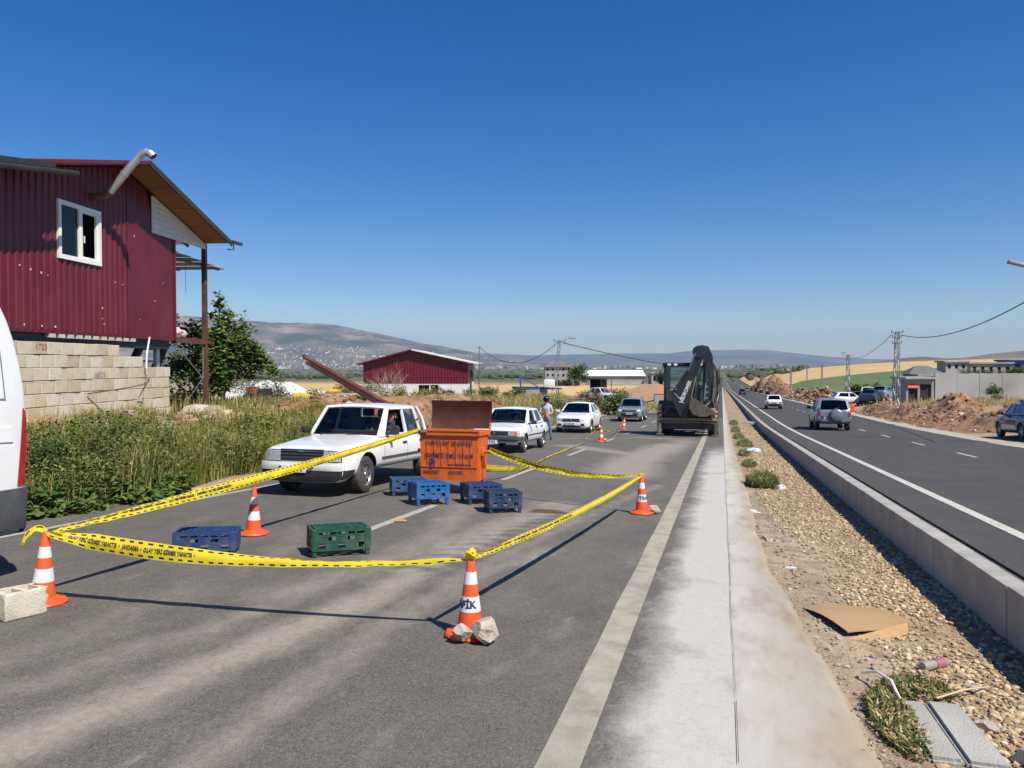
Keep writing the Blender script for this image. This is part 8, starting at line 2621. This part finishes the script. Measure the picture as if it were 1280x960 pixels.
# ------------------------------------------------------------------ things standing in the yard and the field
mat('tarp_white', (.74, .72, .68), (.60, .58, .54), 1.5, rough=.8)
mat('yellow_paint', (.62, .42, .04), (.5, .33, .04), 5, rough=.6)
mat('blue_paint', (.02, .07, .26), (.03, .09, .3), 5, rough=.5)
def tarp(label, x, y, w, d, h, rz, seed):
    bm = BM()
    n = 14
    g_ = [[bm.verts.new(((i / n - .5) * w, (j / n - .5) * d, h * (1 - abs(2 * i / n - 1) ** 3) * (1 - abs(2 * j / n - 1) ** 3) * (.8 + .35 * noise.noise(Vector((i * .4, j * .4, seed)))) - .05)) for i in range(n + 1)] for j in range(n + 1)]
    for j in range(n):
        for i in range(n): bm.faces.new((g_[j][i], g_[j][i + 1], g_[j + 1][i + 1], g_[j + 1][i]))
    b_ = [v for row in (g_[0], [r[-1] for r in g_], g_[-1][::-1], [r[0] for r in g_][::-1]) for v in row]
    o = obj('tarpaulin', bm, 'tarp_white', None, 40); o.location = (x, y, GZ(x, y)); o.rotation_euler = (0, 0, rz)
    tag(o, label, 'tarpaulin')
tarp('wide white tarpaulin covered heap behind the grape vine', -28.5, 42.5, 5.5, 4, 1.15, R(10), 1)
tarp('long white tarpaulin covered heap left of the steel beams', -24.6, 44.0, 5.2, 4, .95, R(12), 2)
tarp('low white covered heap hidden behind the pale bushes', -33.5, 52, 7, 4, 1.7, R(12), 3)
ps = thing('leaning_pole', 'thin slanting brown pole leaning over the white tarpaulin', 'pole', (-22.6, 36.6, GZ(-22.6, 36.6)))
part('shaft', 'rust', lambda bm: tube(bm, [(0, 0, 0), (-1.3, .2, 2.1)], .04, 6), ps)
yb = thing('yellow_tank', 'yellow metal drum lying in the yard before the white tarpaulin', 'drum', (-21.5, 36.8, GZ(-21.5, 36.8) + .42), (0, R(12), R(20)))
part('drum', 'yellow_paint', lambda bm: lathe(bm, [(.001, -.8), (.16, -.78), (.26, -.4), (.28, .5), (.2, .78), (.001, .8)], 14, 'X'), yb, 40)
part('leg', 'rust', lambda bm: (bar(bm, (-.4, 0, -.15), (-.4, 0, -.5), .06), bar(bm, (.4, 0, -.15), (.4, 0, -.5), .06)), yb)
om = thing('orange_machine', 'small orange machine with a black box in the yard', 'machine', (-24.3, 36.4, GZ(-24.3, 36.4)), (0, 0, R(10)))
mat('dull_orange', (.38, .10, .045), (.28, .08, .04), 6, rough=.7)
part('housing', 'dull_orange', lambda bm: bbox(bm, -.45, .12, -.35, .35, .3, .95, .12), om, 40)
part('engine_box', 'black_plastic', lambda bm: bbox(bm, .2, .8, -.3, .3, .3, .85, .05), om, 40)
part('wheel', 'tyre_rubber', lambda bm: lathe(bm, [(.1, -.08), (.32, -.08), (.34, 0), (.32, .08), (.1, .08)], 18, 'X', Matrix.Translation((-.2, -.4, .3)) @ Matrix.Rotation(R(90), 4, 'Z')), om, 40)
tb = thing('wooden_table', 'rough wooden table with a yellow sack beside the pale bushes', 'table', (-19.2, 36.0, GZ(-19.2, 36.0)), (0, 0, R(14)))
part('table_top', 'old_timber', lambda bm: box(bm, -1.0, 1.0, -.4, .4, .62, .68), tb)
for sx in (-.9, .9):
    for sy in (-.32, .32): part('leg', 'old_timber', lambda bm: box(bm, sx - .05, sx + .05, sy - .05, sy + .05, -.1, .619), tb)
sk = BM(); rock(sk, (0, 0, 0), .32, 3, (1.5, .8, .45), 2, .4)
o = obj('sack', sk, 'yellow_paint', None, 50); o.location = (-19.5, 36.0, GZ(-19.2, 36.0) + .8); tag(o, 'yellow sack lying on the rough wooden table', 'sack')
# farm trailer, blue implement, white pickup, tractor beyond the verge
tr = thing('farm_trailer', 'grey box trailer with a dark roof edge on the stubble field', 'trailer', (-26.4, 107, GZ(-26.4, 107)), (0, 0, R(15)))
part('box_body', 'grey_render', lambda bm: bbox(bm, -2.7, 2.4, -1, 1, .55, 1.75, .03), tr)
part('roof', 'digger_black', lambda bm: bbox(bm, -2.8, 2.5, -1.1, 1.1, 1.76, 1.9, .03), tr)
part('bay_shade', 'interior', lambda bm: box(bm, 1.3, 2.2, -1.03, -1.005, .7, 1.6), tr)  # dark sheet on the closed box paints the shade of an open bay
part('drawbar', 'dark_steel', lambda bm: (bar(bm, (-2.7, 0, .6), (-4.2, 0, .5), .12), bar(bm, (-2.7, -.8, 1.4), (-3.6, -.8, .8), .1)), tr)
for x in (-1.3, 1.3):
    part('wheel', 'tyre_rubber', lambda bm: lathe(bm, [(.1, -.12), (.42, -.12), (.45, 0), (.42, .12), (.1, .12)], 18, 'X', Matrix.Translation((x, -1.0, .45)) @ Matrix.Rotation(R(90), 4, 'Z')), tr, 40)
bi = thing('farm_implement', 'blue farm implement with long arm in the weeds behind the rider', 'farm implement', (-16.1, 66, GZ(-16.1, 66)), (0, 0, R(15)))
part('frame', 'blue_paint', lambda bm: (bar(bm, (-1.4, 0, .9), (2.5, 0, .95), .14), bar(bm, (-1.1, 0, .9), (-1.2, 0, 2.1), .14), bar(bm, (-1.2, 0, 2.0), (.6, 0, 1.0), .09), bar(bm, (-1.2, .3, .9), (-1.5, .3, -.1), .12), bar(bm, (.6, 0, .9), (.6, 0, .0), .1), bar(bm, (2.2, 0, .95), (2.3, 0, .0), .1)), bi)
part('tank', 'cone_white', lambda bm: bbox(bm, .9, 1.9, -.4, .4, 1.06, 1.75, .12), bi, 40)
again(pk, 'white pickup parked on the verge behind the modern white sedan', -13.2, 86, R(55), .0, 'white_paint', None, True)
tc = thing('tractor', 'dark tractor cab with pale red bonnet behind the parked white pickup', 'tractor', (-14.6, 93.5, GZ(-14.6, 93.5)), (0, 0, R(75)))
part('cab', 'digger_black', lambda bm: [bbox(bm, x - .05, x + .05, y - .05, y + .05, 1.0, 2.7, .01, 1) for x in (-.8, .8) for y in (-.7, .7)] + [bbox(bm, -.8, .8, -.7, .7, .8, 1.3, .05)], tc, 40)
part('cab_roof', 'digger_black', lambda bm: bbox(bm, -.95, .95, -.85, .85, 2.7, 2.88, .06), tc, 40)
part('pane', 'dark_glass', lambda bm: [box(bm, -.75, .75, y, y + .01, 1.3, 2.7) for y in (-.7, .69)] + [box(bm, x, x + .01, -.65, .65, 1.3, 2.7) for x in (-.8, .79)], tc)
part('bonnet', 'cloth_pink', lambda bm: bbox(bm, -.4, .4, -2.4, -.72, .8, 1.6, .12), tc, 40)
part('exhaust', 'rust', lambda bm: tube(bm, [(.3, -1.6, 1.5), (.3, -1.6, 2.9)], .05, 8), tc)
for x in (-.85, .85):
    for y, r in ((.5, .75), (-1.9, .5)):
        part('wheel', 'tyre_rubber', lambda bm: lathe(bm, [(.2, -.18), (r * .95, -.18), (r, 0), (r * .95, .18), (.2, .18)], 22, 'X', Matrix.Translation((x, y, r))), tc, 40)
mt = thing('farm_sign', 'pale square panel in a brown frame on the bare bank by the excavator', 'panel', (-6.6, 88, GZ(-6.6, 88)), (0, 0, R(10)))
part('panel', 'grey_render', lambda bm: box(bm, -.75, .75, -.03, .03, .4, 1.5), mt)
part('frame', 'brown_steel', lambda bm: (box(bm, -.83, -.755, -.05, .05, -.1, 1.58), box(bm, .755, .83, -.05, .05, -.1, 1.58), box(bm, -.75, .75, -.045, .045, 1.505, 1.58)), mt)
# ------------------------------------------------------------------ haze over the plain
hm_ = bpy.data.materials.new('haze')
hm_.use_nodes = True
hn, hl = hm_.node_tree.nodes, hm_.node_tree.links
hn.remove(hn['Principled BSDF'])
pv = hn.new('ShaderNodeVolumePrincipled')
pv.inputs['Color'].default_value = (.55, .75, 1.0, 1)
pv.inputs['Density'].default_value = 5.5e-5
pv.inputs['Anisotropy'].default_value = .1
hl.new(pv.outputs[0], hn['Material Output'].inputs['Volume'])
MATS['haze'] = hm_
bm = BM(); box(bm, -21000, 21000, -300, 21000, -32, 760)
tag(obj('haze', bm, 'haze'), kind='stuff')
